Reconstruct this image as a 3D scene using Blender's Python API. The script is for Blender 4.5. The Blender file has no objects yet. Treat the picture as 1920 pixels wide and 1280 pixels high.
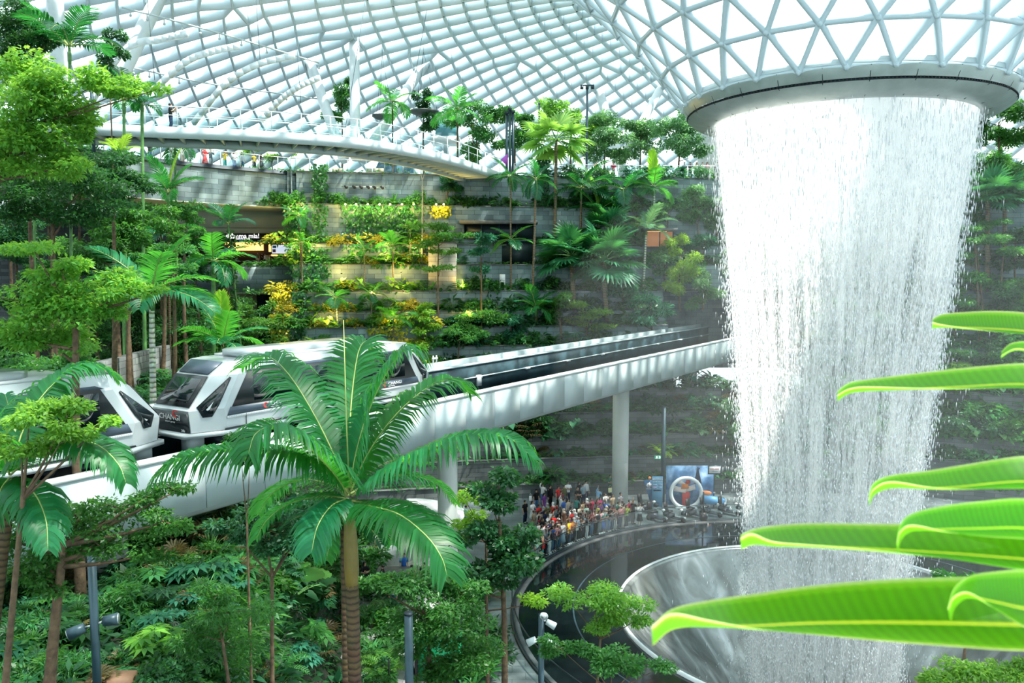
import bpy, math, random
import numpy as np
from mathutils import Vector, Matrix, Quaternion
PI = math.pi
rng = np.random.default_rng(7)
random.seed(7)
SC = bpy.context.scene
COL = SC.collection
# ------------------------------------------------------------------ camera numbers (28 mm lens, eye 17.6 m above the plaza)
FPX, CAMZ = 1500.0, 17.6
PITCH = math.atan(125.0 / FPX)
CP, SP = math.cos(PITCH), math.sin(PITCH)
def ray(x, y):
    u = (x - 960) / FPX; v = (640 - y) / FPX
    return np.array([u, CP + v * SP, -SP + v * CP])
def at(x, y, Y):                 # world point seen at pixel (x, y), Y metres ahead of the viewer
    r = ray(x, y); t = Y / r[1]
    return np.array([r[0] * t, Y, CAMZ + r[2] * t])
def atz(x, y, z):                # world point seen at pixel (x, y) on the level z
    r = ray(x, y); t = (z - CAMZ) / r[2]
    return np.array([r[0] * t, r[1] * t, z])
VC = np.array([16.2, 40.2])      # axis of the waterfall, the pool and the roof
L5 = 26.7
# ------------------------------------------------------------------ mesh collecting
def nrm(a):
    a = np.asarray(a, float); return a / np.maximum(np.linalg.norm(a, axis=-1, keepdims=True), 1e-9)
class B:
    def __init__(s): s.v = []; s.f = []; s.n = 0; s.uv = []; s.mi = []
    def add(s, V, F, uv=None, mi=0):
        V = np.asarray(V, float).reshape(-1, 3)
        if not isinstance(F, list) or (len(F) and np.isscalar(F[0])): F = [F]
        groups = {}
        for q in F:
            q = np.asarray(q, dtype=np.int64)
            if q.ndim == 1: q = q[None]
            groups.setdefault(q.shape[1], []).append(q)
        for k, l in groups.items():
            q = np.concatenate(l) + s.n
            s.f.append(q); s.mi.append(np.full(len(q), mi, np.int32))
        s.v.append(V); s.n += len(V)
        s.uv.append(np.zeros((len(V), 2)) if uv is None else np.asarray(uv, float))
        return s
    def box(s, c, size, rz=0.0, M=None, mi=0):
        x, y, z = np.asarray(size, float) / 2
        V = np.array([[-x,-y,-z],[x,-y,-z],[x,y,-z],[-x,y,-z],[-x,-y,z],[x,-y,z],[x,y,z],[-x,y,z]])
        if M is not None: V = V @ np.asarray(M).T
        elif rz:
            a, b = math.cos(rz), math.sin(rz); V = V @ np.array([[a,b,0],[-b,a,0],[0,0,1]])
        return s.add(V + np.asarray(c, float), np.array([[0,3,2,1],[4,5,6,7],[0,1,5,4],[1,2,6,5],[2,3,7,6],[3,0,4,7]]), mi=mi)
    def bar(s, p, q, w, h, up=(0,0,1), mi=0):          # rectangular bar from p to q, w sideways, h along up
        p = np.asarray(p, float); q = np.asarray(q, float); d = nrm(q - p)
        sd = np.cross(d, np.asarray(up, float))
        if np.linalg.norm(sd) < 1e-6: sd = np.cross(d, [1.0, 0, 0])
        sd = nrm(sd); u = np.cross(sd, d)
        V = [e + sd * a * w / 2 + u * b * h / 2 for e in (p, q) for a, b in ((-1,-1),(1,-1),(1,1),(-1,1))]
        return s.add(V, np.array([[0,1,2,3],[7,6,5,4],[0,4,5,1],[1,5,6,2],[2,6,7,3],[3,7,4,0]]), mi=mi)
    def tube(s, P, R, n=8, cap=True, flat=1.0, mi=0):
        P = np.asarray(P, float); m = len(P); R = np.full(m, R, float) if np.isscalar(R) else np.asarray(R, float)
        T = nrm(np.gradient(P, axis=0)); a = np.array([0,0,1.0]) if abs(T[0][2]) < .9 else np.array([1.0,0,0])
        u = nrm(np.cross(T[0], a)); V = []; uv = []
        ang = np.linspace(0, 2*PI, n, endpoint=False)
        L = 0.0
        for i in range(m):
            if i: L += np.linalg.norm(P[i] - P[i-1])
            u = nrm(u - T[i] * np.dot(u, T[i])); w = np.cross(T[i], u)
            V.append(P[i] + R[i] * (np.cos(ang)[:,None] * u + flat * np.sin(ang)[:,None] * w))
            uv.append(np.c_[ang / (2*PI) * 3, np.full(n, L)])
        i0 = np.arange(m-1)[:,None] * n; j = np.arange(n)[None]; j2 = (j + 1) % n
        F = [np.stack([i0 + j, i0 + j2, i0 + n + j2, i0 + n + j], -1).reshape(-1, 4)]
        if cap: F += [np.arange(n)[::-1][None], (np.arange(n) + (m-1)*n)[None]]
        return s.add(np.concatenate(V), F, np.concatenate(uv), mi)
    def revolve(s, prof, n=64, c=(0,0), a0=0.0, a1=2*PI, mi=0, flip=False):
        prof = np.asarray(prof, float); full = abs(a1 - a0 - 2*PI) < 1e-6
        ang = np.linspace(a0, a1, n, endpoint=not full); k = len(ang); m = len(prof)
        V = np.stack([c[0] + prof[:,None,0] * np.cos(ang), c[1] + prof[:,None,0] * np.sin(ang), prof[:,None,1] + 0*ang], -1)
        uv = np.stack([np.broadcast_to(ang, (m, k)), np.broadcast_to(prof[:,1:2], (m, k))], -1)
        i = np.arange(m-1)[:,None] * k; j = np.arange(k if full else k-1)[None]; j2 = (j + 1) % k
        q = np.stack([i + j, i + j2, i + k + j2, i + k + j], -1).reshape(-1, 4)
        return s.add(V.reshape(-1, 3), q[:, ::-1] if flip else q, uv.reshape(-1, 2), mi)
    def sweep(s, path, prof, closed=True, mi=0, caps=True):   # prof: (sideways to the right, up) pairs along a level path
        P = np.asarray(path, float); prof = np.asarray(prof, float); T = nrm(np.gradient(P, axis=0)); T[:,2] = 0; T = nrm(T)
        R = np.stack([T[:,1], -T[:,0], 0*T[:,0]], -1); m, k = len(P), len(prof)
        V = P[:,None] + R[:,None] * prof[None,:,0:1] + np.array([0,0,1.0]) * prof[None,:,1:2]
        L = np.r_[0, np.cumsum(np.linalg.norm(np.diff(P, axis=0), axis=1))]
        pl = np.r_[0, np.cumsum(np.linalg.norm(np.diff(prof, axis=0), axis=1))]
        uv = np.stack([np.broadcast_to(L[:,None], (m,k)), np.broadcast_to(pl[None], (m,k))], -1)
        i = np.arange(m-1)[:,None] * k; j = np.arange(k if closed else k-1)[None]; j2 = (j + 1) % k
        F = [np.stack([i + j, i + j2, i + k + j2, i + k + j], -1).reshape(-1, 4)]
        if closed and caps: F += [np.arange(k)[::-1][None], (np.arange(k) + (m-1)*k)[None]]
        return s.add(V.reshape(-1, 3), F, uv.reshape(-1, 2), mi)
    def poly(s, P, mi=0): return s.add(P, np.arange(len(P))[None], mi=mi)
    def slab(s, P, th, mi=0):                               # flat polygon P extruded by the vector th
        P = np.asarray(P, float); n = len(P); Q = P + np.asarray(th, float)
        i = np.arange(n); F = [i[::-1][None], (i + n)[None], np.stack([i, (i+1) % n, (i+1) % n + n, i + n], -1)]
        return s.add(np.r_[P, Q], F, mi=mi)
    def ball(s, c, r, n=10, m=7, mi=0):
        th = np.linspace(0.02, PI - 0.02, m); prof = np.c_[np.sin(th), np.cos(th)]
        r = np.broadcast_to(np.asarray(r, float), (3,)); b = B().revolve(prof, n, flip=True)
        V = b.v[0] * r + np.asarray(c, float); return s.add(V, b.f, mi=mi)
    def xf(s, M):
        M = np.array(M); s.v = [v @ M[:3,:3].T + M[:3,3] for v in s.v]; return s
    def merge(s, o, M=None):
        for v in o.v: pass
        V = np.concatenate(o.v)
        if M is not None: M = np.array(M); V = V @ M[:3,:3].T + M[:3,3]
        n = s.n; s.v.append(V); s.uv.append(np.concatenate(o.uv)); s.n += len(V)
        s.f += [q + n for q in o.f]; s.mi += o.mi; return s
    def mesh(s, name, mats, smooth=False):
        V = np.concatenate(s.v); me = bpy.data.meshes.new(name)
        tot = [q.shape[1] for q in s.f for _ in range(len(q))]
        ls = np.concatenate([q.reshape(-1) for q in s.f]).astype(np.int32)
        tot = np.array(tot, np.int32); st = np.r_[0, np.cumsum(tot)[:-1]].astype(np.int32)
        me.vertices.add(len(V)); me.vertices.foreach_set('co', V.reshape(-1).astype(np.float32))
        me.loops.add(len(ls)); me.loops.foreach_set('vertex_index', ls)
        me.polygons.add(len(tot)); me.polygons.foreach_set('loop_start', st); me.polygons.foreach_set('loop_total', tot)
        me.polygons.foreach_set('material_index', np.concatenate(s.mi))
        if smooth: me.polygons.foreach_set('use_smooth', np.ones(len(tot), bool))
        uv = np.concatenate(s.uv)
        if np.any(uv):
            l = me.uv_layers.new(name='UVMap'); l.data.foreach_set('uv', uv[ls].reshape(-1).astype(np.float32))
        me.update(calc_edges=True)
        for m in (mats if isinstance(mats, (list, tuple)) else [mats]): me.materials.append(m)
        return me
    def obj(s, name, mats, parent=None, smooth=False, label=None):
        return link(name, s.mesh(name, mats, smooth), parent, label)
def link(name, me, parent=None, label=None):
    o = bpy.data.objects.new(name, me); COL.objects.link(o)
    if parent is not None: o.parent = parent
    if label: o['label'] = label
    return o
def thing(name, label, cat, loc=(0,0,0), rz=0.0, group=None, kind=None):
    o = bpy.data.objects.new(name, None); COL.objects.link(o); o.empty_display_size = .2
    o.location = [float(c) for c in loc]; o.rotation_euler = (0, 0, rz); o['label'] = label; o['category'] = cat
    if group: o['group'] = group
    if kind: o['kind'] = kind
    return o
def tag(o, label, cat, group=None, kind=None):
    o['label'] = label; o['category'] = cat
    if group: o['group'] = group
    if kind: o['kind'] = kind
    return o
def struct(o, label=None):
    o['kind'] = 'structure'
    if label: o['label'] = label
    return o
def smooth_path(P, n):
    P = np.asarray(P, float); m = len(P); Q = np.r_[[2*P[0]-P[1]], P, [2*P[-1]-P[-2]]]
    t = np.linspace(0, m-1, n); out = []
    for x in t:
        i = min(int(x), m-2); u = x - i; a, b, c, d = Q[i], Q[i+1], Q[i+2], Q[i+3]
        out.append(.5*((2*b) + (c-a)*u + (2*a-5*b+4*c-d)*u*u + (3*b-a-3*c+d)*u**3))
    return np.array(out)
def sm(x): x = np.clip(x, 0, 1); return x*x*(3-2*x)
# ------------------------------------------------------------------ materials
def nodes(name):
    m = bpy.data.materials.new(name); m.use_nodes = True; nt = m.node_tree; nt.nodes.clear()
    return m, nt, nt.nodes.new('ShaderNodeOutputMaterial')
def N(nt, t, **kw):
    n = nt.nodes.new(t)
    for k, v in kw.items():
        if k.startswith('i_'): n.inputs[k[2:].replace('_', ' ')].default_value = v
        else: setattr(n, k, v)
    return n
def rgb(c): return (c[0], c[1], c[2], 1)
def ramp(nt, stops):
    r = nt.nodes.new('ShaderNodeValToRGB'); e = r.color_ramp.elements
    while len(e) < len(stops): e.new(.5)
    for k, (p, c) in zip(e, stops): k.position = p; k.color = rgb(c) if len(c) == 3 else c
    return r
def pmat(name, col, rough=.5, metal=0., spec=.5, noise=0., nscale=3., bump=0., emit=None, estr=0., coat=0.):
    m, nt, out = nodes(name); p = N(nt, 'ShaderNodeBsdfPrincipled')
    p.inputs['Roughness'].default_value = rough; p.inputs['Metallic'].default_value = metal
    p.inputs['Specular IOR Level'].default_value = spec; p.inputs['Base Color'].default_value = rgb(col); p.inputs['Coat Weight'].default_value = coat
    if noise or bump:
        tc = N(nt, 'ShaderNodeTexCoord'); nz = N(nt, 'ShaderNodeTexNoise'); nz.inputs['Scale'].default_value = nscale; nz.inputs['Detail'].default_value = 4
        nt.links.new(tc.outputs['Object'], nz.inputs['Vector'])
        if noise:
            c = np.array(col); r = ramp(nt, [(.3, c*(1-noise)), (.7, np.minimum(c*(1+noise), 1))])
            nt.links.new(nz.outputs['Fac'], r.inputs['Fac']); nt.links.new(r.outputs['Color'], p.inputs['Base Color'])
        if bump:
            b = N(nt, 'ShaderNodeBump'); b.inputs['Strength'].default_value = bump; b.inputs['Distance'].default_value = .05
            nt.links.new(nz.outputs['Fac'], b.inputs['Height']); nt.links.new(b.outputs['Normal'], p.inputs['Normal'])
    if emit is not None: p.inputs['Emission Color'].default_value = rgb(emit); p.inputs['Emission Strength'].default_value = estr
    nt.links.new(p.outputs[0], out.inputs[0]); return m
def leafmat(name, dark, light, trans, tw=.35, rough=.42, spec=.35, stripes=0.):
    """leaf blades: colour varies from leaf to leaf, light passes through the blade"""
    m, nt, out = nodes(name); g = N(nt, 'ShaderNodeNewGeometry')
    r = ramp(nt, [(0, dark), (.65, (np.array(dark) + np.array(light))/2), (1, light)]); nt.links.new(g.outputs['Random Per Island'], r.inputs['Fac'])
    oi = N(nt, 'ShaderNodeObjectInfo'); hs = N(nt, 'ShaderNodeHueSaturation')
    mr = N(nt, 'ShaderNodeMapRange'); mr.inputs['To Min'].default_value = .465; mr.inputs['To Max'].default_value = .515
    mv = N(nt, 'ShaderNodeMapRange'); mv.inputs['To Min'].default_value = .75; mv.inputs['To Max'].default_value = 1.25
    nt.links.new(oi.outputs['Random'], mr.inputs['Value']); nt.links.new(oi.outputs['Random'], mv.inputs['Value'])
    nt.links.new(mr.outputs[0], hs.inputs['Hue']); nt.links.new(mv.outputs[0], hs.inputs['Value']); nt.links.new(r.outputs[0], hs.inputs['Color'])
    p = N(nt, 'ShaderNodeBsdfPrincipled'); p.inputs['Roughness'].default_value = rough; p.inputs['Specular IOR Level'].default_value = spec
    nt.links.new(hs.outputs[0], p.inputs['Base Color'])
    t = N(nt, 'ShaderNodeBsdfTranslucent'); t.inputs['Color'].default_value = rgb(trans)
    mx = N(nt, 'ShaderNodeMixShader'); mx.inputs[0].default_value = tw
    nt.links.new(p.outputs[0], mx.inputs[1]); nt.links.new(t.outputs[0], mx.inputs[2]); nt.links.new(mx.outputs[0], out.inputs[0]); return m
def brickmat(name, c1, c2, mortar, w=1.15, h=.42, off=.5, gap=.012, rough=.75, bias=0.):
    m, nt, out = nodes(name); tc = N(nt, 'ShaderNodeTexCoord'); b = N(nt, 'ShaderNodeTexBrick')
    b.inputs['Scale'].default_value = 1; b.inputs['Brick Width'].default_value = w; b.inputs['Row Height'].default_value = h
    b.inputs['Mortar Size'].default_value = gap; b.inputs['Mortar Smooth'].default_value = .1; b.inputs['Bias'].default_value = bias; b.offset = off
    b.inputs['Color1'].default_value = rgb(c1); b.inputs['Color2'].default_value = rgb(c2); b.inputs['Mortar'].default_value = rgb(mortar)
    nt.links.new(tc.outputs['UV'], b.inputs['Vector'])
    nz = N(nt, 'ShaderNodeTexNoise'); nz.inputs['Scale'].default_value = .7; nz.inputs['Detail'].default_value = 6
    nt.links.new(tc.outputs['Object'], nz.inputs['Vector'])
    mr = N(nt, 'ShaderNodeMapRange'); mr.inputs['From Min'].default_value = .3; mr.inputs['From Max'].default_value = .7; mr.inputs['To Min'].default_value = .65; mr.inputs['To Max'].default_value = 1.25
    mx = N(nt, 'ShaderNodeMixRGB', blend_type='MULTIPLY'); mx.inputs[0].default_value = 1
    nt.links.new(nz.outputs['Fac'], mr.inputs['Value']); nt.links.new(b.outputs['Color'], mx.inputs[1]); nt.links.new(mr.outputs[0], mx.inputs[2])
    p = N(nt, 'ShaderNodeBsdfPrincipled'); p.inputs['Roughness'].default_value = rough
    bp = N(nt, 'ShaderNodeBump'); bp.inputs['Strength'].default_value = .5; bp.inputs['Distance'].default_value = .02; bp.invert = True
    nt.links.new(b.outputs['Fac'], bp.inputs['Height']); nt.links.new(bp.outputs[0], p.inputs['Normal'])
    nt.links.new(mx.outputs[0], p.inputs['Base Color']); nt.links.new(p.outputs[0], out.inputs[0]); return m
def glassmat(name, tint=(.9,.97,.97), gloss=.12, white=0., rough=.02, edge=.0):
    """thin pane: mostly clear, a little reflection, optional white veil that paints in sky glare"""
    m, nt, out = nodes(name); t = N(nt, 'ShaderNodeBsdfTransparent'); t.inputs[0].default_value = rgb(tint)
    g = N(nt, 'ShaderNodeBsdfGlossy'); g.inputs['Roughness'].default_value = rough; g.inputs[0].default_value = (.9,.95,.97,1)
    lw = N(nt, 'ShaderNodeLayerWeight'); lw.inputs['Blend'].default_value = .35
    mu = N(nt, 'ShaderNodeMath', operation='MULTIPLY_ADD'); mu.inputs[1].default_value = gloss*3; mu.inputs[2].default_value = gloss*.3
    nt.links.new(lw.outputs['Fresnel'], mu.inputs[0])
    mx = N(nt, 'ShaderNodeMixShader'); nt.links.new(mu.outputs[0], mx.inputs[0]); nt.links.new(t.outputs[0], mx.inputs[1]); nt.links.new(g.outputs[0], mx.inputs[2])
    last = mx
    if white:
        d = N(nt, 'ShaderNodeBsdfTranslucent'); d.inputs[0].default_value = (.95,.98,1,1)
        m2 = N(nt, 'ShaderNodeMixShader'); m2.inputs[0].default_value = white
        nt.links.new(mx.outputs[0], m2.inputs[1]); nt.links.new(d.outputs[0], m2.inputs[2]); last = m2
    nt.links.new(last.outputs[0], out.inputs[0]); return m
def clothmat(name, rough=.85, stripes=False):
    """cloth whose colour is the object's own colour"""
    m, nt, out = nodes(name); oi = N(nt, 'ShaderNodeObjectInfo'); p = N(nt, 'ShaderNodeBsdfPrincipled'); p.inputs['Roughness'].default_value = rough
    p.inputs['Specular IOR Level'].default_value = .2
    if stripes:
        tc = N(nt, 'ShaderNodeTexCoord'); w = N(nt, 'ShaderNodeTexWave', bands_direction='Z'); w.inputs['Scale'].default_value = 4.
        r = ramp(nt, [(.45, (1,1,1)), (.55, (.75,.72,.72))]); r.color_ramp.interpolation = 'CONSTANT'
        mx = N(nt, 'ShaderNodeMixRGB'); nt.links.new(tc.outputs['Object'], w.inputs['Vector']); nt.links.new(w.outputs['Fac'], mx.inputs[0])
        mx.inputs[2].default_value = (.7,.68,.7,1); nt.links.new(oi.outputs['Color'], mx.inputs[1]); nt.links.new(mx.outputs[0], p.inputs['Base Color'])
    else: nt.links.new(oi.outputs['Color'], p.inputs['Base Color'])
    nt.links.new(p.outputs[0], out.inputs[0]); return m
M = {}
M['steel'] = pmat('painted_steel', (.56,.65,.67), .4, noise=.06, nscale=.6)
M['steel_white'] = pmat('white_steel', (.72,.79,.81), .35, noise=.04)
M['roof_steel'] = pmat('roof_steel', (.64,.77,.83), .45)
M['ring_metal'] = pmat('ring_metal', (.36,.42,.40), .35, metal=.3, noise=.12, nscale=1.5)
M['chrome'] = pmat('brushed_steel', (.62,.68,.7), .3, metal=.9)
M['dark_metal'] = pmat('dark_metal', (.02,.035,.045), .4, metal=.4)
M['slate_metal'] = pmat('slate_metal', (.035,.075,.10), .4, metal=.2, noise=.15)
M['black'] = pmat('black_plastic', (.012,.014,.016), .45)
M['rubber'] = pmat('rubber', (.015,.015,.016), .8)
M['roof_glass'] = glassmat('roof_glass', (.97,.99,1), .08, white=.30)  # white share stands in for the sky glare on the panes
M['rail_glass'] = glassmat('rail_glass', (.80,.94,.93), .22)
M['pool_rail_glass'] = glassmat('pool_rail_glass', (.80,.90,.90), .05)
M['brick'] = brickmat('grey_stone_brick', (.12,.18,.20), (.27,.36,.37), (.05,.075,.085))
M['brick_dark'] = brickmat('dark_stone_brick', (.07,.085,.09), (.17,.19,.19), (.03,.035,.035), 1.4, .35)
M['brick_beige'] = brickmat('beige_stone_brick', (.42,.40,.33), (.6,.56,.47), (.16,.15,.13), 1.15, .42)
M['coping'] = pmat('coping_stone', (.11,.12,.125), .7, noise=.25, nscale=2)
M['soil'] = pmat('soil', (.018,.022,.014), .95, noise=.5, nscale=3, bump=.6)
M['plaza'] = brickmat('plaza_paving', (.13,.17,.18), (.20,.24,.25), (.07,.09,.09), 1.2, .6, .5, .012, .35)
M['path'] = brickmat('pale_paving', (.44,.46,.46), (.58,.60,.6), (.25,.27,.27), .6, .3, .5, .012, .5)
M['beige'] = pmat('beige_plaster', (.55,.56,.44), .8, noise=.06, nscale=.5)
M['tan'] = pmat('tan_panel', (.45,.36,.24), .6, noise=.1)
M['concrete'] = pmat('painted_concrete', (.42,.49,.50), .6, noise=.10, nscale=.8)
M['column'] = pmat('column_concrete', (.52,.56,.53), .55, noise=.08, nscale=.6)
M['parapet'] = pmat('parapet_panel', (.44,.53,.55), .4, noise=.07, nscale=.5)
M['track'] = pmat('track_bed', (.028,.06,.075), .32, noise=.6, nscale=1.2)
M['bark'] = pmat('bark', (.13,.085,.05), .85, noise=.45, nscale=6, bump=.8)
M['bark_pale'] = pmat('pale_bark', (.42,.40,.31), .8, noise=.3, nscale=7, bump=.5)
M['palm_ring'] = None
M['stem_green'] = pmat('green_stem', (.10,.26,.07), .5, noise=.25, nscale=5)
M['rachis'] = pmat('rachis', (.38,.45,.14), .5, noise=.2)
M['white'] = pmat('white_paint', (.85,.87,.88), .4)
M['orange_glow'] = pmat('glow_orange', (.9,.5,.15), .4, emit=(1,.55,.15), estr=2.2)  # warm interior light put in as self-glow of wooden frame, screen and strip
M['lamp'] = pmat('lamp_lens', (1,.9,.6), .3, emit=(1,.82,.45), estr=5.)
def ringbark(name, c1, c2, freq):
    m, nt, out = nodes(name); tc = N(nt, 'ShaderNodeTexCoord'); w = N(nt, 'ShaderNodeTexWave', bands_direction='Y'); w.inputs['Scale'].default_value = freq; w.inputs['Distortion'].default_value = 1.2; w.inputs['Detail'].default_value = 3
    nt.links.new(tc.outputs['UV'], w.inputs['Vector']); r = ramp(nt, [(.05, c1), (.35, c2), (1, np.array(c2)*1.15)]); nt.links.new(w.outputs['Fac'], r.inputs[0])
    nz = N(nt, 'ShaderNodeTexNoise'); nz.inputs['Scale'].default_value = 5; nt.links.new(tc.outputs['Object'], nz.inputs['Vector'])
    mx = N(nt, 'ShaderNodeMixRGB', blend_type='MULTIPLY'); mx.inputs[0].default_value = .6; nt.links.new(r.outputs[0], mx.inputs[1]); nt.links.new(nz.outputs['Color'], mx.inputs[2])
    p = N(nt, 'ShaderNodeBsdfPrincipled'); p.inputs['Roughness'].default_value = .75; nt.links.new(mx.outputs[0], p.inputs['Base Color'])
    b = N(nt, 'ShaderNodeBump'); b.inputs['Strength'].default_value = .5; b.inputs['Distance'].default_value = .02; nt.links.new(w.outputs['Fac'], b.inputs['Height']); nt.links.new(b.outputs[0], p.inputs['Normal'])
    nt.links.new(p.outputs[0], out.inputs[0]); return m
M['palm_bark'] = ringbark('ringed_palm_bark', (.055,.034,.016), (.135,.085,.038), 2.6)
M['palm_bark_white'] = ringbark('white_palm_bark', (.25,.3,.2), (.75,.78,.68), 1.4)
M['palm_bark_tan'] = ringbark('tan_palm_bark', (.10,.08,.05), (.28,.21,.13), 2.2)
# ================================================================== SETTING: floor, terrain, terraces, upper deck
def near_x(Y): return 13.168 + (Y - 61.463) * .6480          # near edge of the guideway at distance Y
def near_off(X, Y): return (near_x(Y) - X) * .839             # metres behind the guideway's near edge
TDIR = np.array([.5438, .8392, 0]); TNRM = np.array([-.8392, .5438, 0])
def tp(s, off, z):                                            # point s metres along the guideway from Y=20, off metres behind its near edge
    p0 = np.array([near_x(20.0), 20.0, 0]); return p0 + TDIR * s + TNRM * off + np.array([0, 0, z])
b = B()
b.revolve([(15.95, 0), (30, 0), (75, 0)], 96, VC, flip=True)
V = b.v[0]; b.uv[0] = V[:, :2].copy()
struct(b.obj('floor', M['plaza']), 'dark grey stone plaza paving around the pool')
def terrain_h(X, Y):
    X = np.asarray(X, float); Y = np.asarray(Y, float); o = near_off(X, Y)
    back = 11.6 * sm((-11 - X) / 7) * sm((o - 5.2) / 2.0)
    x0 = -1.2 - .18 * Y
    front = 8.3 * sm((x0 - X) / 3.6)
    return np.where(o > 2, np.maximum(back, front * 1.0), front) - .12
xs = np.linspace(-75, 2, 110); ys = np.linspace(2, 74, 100); X, Y = np.meshgrid(xs, ys)
Z = terrain_h(X, Y) + .12 * np.sin(X * 1.7) * np.cos(Y * 1.3) * (terrain_h(X, Y) > .2)
i = np.arange(99)[:, None] * 110; j = np.arange(109)[None]
b = B().add(np.stack([X, Y, Z], -1).reshape(-1, 3), np.stack([i+j, i+j+1, i+j+111, i+j+110], -1).reshape(-1, 4))
struct(b.obj('terrain', M['soil'], smooth=True), 'dark planted forest soil sloping up left of the pool')
# pale path in the sun, below the big palm
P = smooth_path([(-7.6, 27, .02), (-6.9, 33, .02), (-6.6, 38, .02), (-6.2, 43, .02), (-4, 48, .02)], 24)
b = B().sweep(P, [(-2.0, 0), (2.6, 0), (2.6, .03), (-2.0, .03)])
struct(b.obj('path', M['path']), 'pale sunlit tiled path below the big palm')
# ---- terraces
ARC = smooth_path([(-23.4,70.3,0),(-15,72.4,0),(0,75,0),(15,76.5,0),(26,76.5,0),(38,74.5,0),(50,69,0),(60,60,0),(67,48,0)], 140)
_t = nrm(np.gradient(ARC, axis=0)); ARC_IN = np.stack([_t[:,1], -_t[:,0], 0*_t[:,0]], -1)     # towards the valley
TZ = [1.1, 2.9, 4.5, 6.2, 8.0, 9.8, 11.6, 13.2, 14.5, 16.2, 18.5, 20.3, 23.8, 26.7]
def arc_off(o): return ARC + ARC_IN * o
def on_terr(px, k, back=.55):                                  # point on the planting bed of terrace k straight ahead of pixel column px
    P = arc_off(13 - k - back); z = TZ[k]
    sx = 960 + FPX * P[:,0] / (P[:,1] * CP - (z - CAMZ) * SP)
    i = int(np.clip(np.searchsorted(sx, px), 1, len(sx) - 1)); u = (px - sx[i-1]) / (sx[i] - sx[i-1] + 1e-9); u = min(max(u, 0), 1)
    p = P[i-1] * (1-u) + P[i] * u; return np.array([p[0], p[1], z - .12])
def terrace(k, m, i0, i1, name='wall_terrace'):
    o = 13 - k; zb = TZ[k-1] - .2 if k else 0.0; zt = TZ[k]
    if i0 == 0: A_ = arc_off(o); i0 = int(np.searchsorted(960 + FPX*A_[:,0]/(A_[:,1]*CP - (zt-CAMZ)*SP), 546 if k >= 10 else 509))
    P = arc_off(o)[i0:i1]; b = B()
    if k >= 5: e = P[0] - ARC_IN[i0]*7; b.add([[P[0][0],P[0][1],zb],[e[0],e[1],zb],[e[0],e[1],zt],[P[0][0],P[0][1],zt]], np.array([[0,1,2,3]]), uv=[(0,0),(7,0),(7,zt-zb),(0,zt-zb)])
    b.sweep(P + [0,0,zb], [(0,0),(0, zt-zb)], closed=False)
    w = b.obj(name, m); struct(w, f'stone planter wall of the planted back terraces, step {k+1} from the floor')
    c = B().sweep(P + [0,0,zt], [(-.30,-.05),(.06,-.05),(.06,.05),(-.30,.05)]); c.obj('coping', M['coping'], w)
    s = B().sweep(P + [0,0,zt-.12], [(-1.5,0),(-.2,0)], closed=False); s.obj('soil', M['soil'], w)
na = len(ARC)
def arc_ix(px):                                                # index along the arc at pixel column px
    sx = 960 + FPX * ARC[:,0] / (ARC[:,1] * CP); return int(np.searchsorted(sx, px))
iL, iR = arc_ix(1225), arc_ix(1500)
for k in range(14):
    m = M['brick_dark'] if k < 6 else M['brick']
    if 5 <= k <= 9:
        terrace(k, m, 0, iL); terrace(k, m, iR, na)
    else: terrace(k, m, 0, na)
# recess where the track runs into the building
Pp = arc_off(-7.5)[iL-4:iR+5]; Pq = arc_off(3.4)[iL-2:iR+3]
b = B().sweep(Pp + [0,0,7.8], [(0,0),(0,9)], closed=False); struct(b.obj('wall_portal', M['brick']), 'grey brick wall at the back of the track recess')
b = B()
for ii in (iL-1, iR):
    p = ARC[ii]; n = ARC_IN[ii]; b.add([p + n*8.2 + [0,0,7.8], p - n*8 + [0,0,7.8], p - n*8 + [0,0,16.4], p + n*3.0 + [0,0,16.4]], np.array([[0,1,2,3]]), uv=[(0,0),(16,0),(16,8.6),(5,8.6)])
struct(b.obj('wall_portal_side', M['brick']), 'grey brick side walls of the track recess')
b = B().sweep(arc_off(-2)[iL-2:iR+3] + [0,0,16.15], [(-6,0),(5.2,0),(5.2,.25),(-6,.25)]); struct(b.obj('ceiling_portal', M['coping']), 'stone slab over the track recess')
# upper deck
inner = ARC + ARC_IN * -.3 + [0,0,L5-.02]; outer = inner.copy(); dirs = nrm(inner - np.r_[VC, 0]); dirs[:,2] = 0; outer = inner + dirs * 42; outer[:,2] = L5-.02
b = B().add(np.r_[inner, outer], np.stack([np.arange(na-1), np.arange(na-1)+1, np.arange(na-1)+1+na, np.arange(na-1)+na], -1))
Ld = np.array([(-75,30),(-60,45),(-48,56),(-38,60.5),(-30,64.6),(-22.5,70.6)], float)
Lf = smooth_path(np.c_[[at(-420,230,50)[:2], at(-150,252,53)[:2], at(120,283,57)[:2], at(275,300,63)[:2], at(400,312,67.2)[:2], at(555,331,72)[:2]], [0]*6], 30)   # curved left front
e = Lf[-1]; b.add(np.r_[np.c_[Lf[:,:2], np.full(30, L5-.02)], np.c_[Lf[:,:2] + np.array([-18, 46]), np.full(30, L5-.02)]], np.stack([np.arange(29), np.arange(29)+1, np.arange(29)+31, np.arange(29)+30], -1))
struct(b.obj('floor_upper', M['path']), 'paved upper park deck under the dome')
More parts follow.
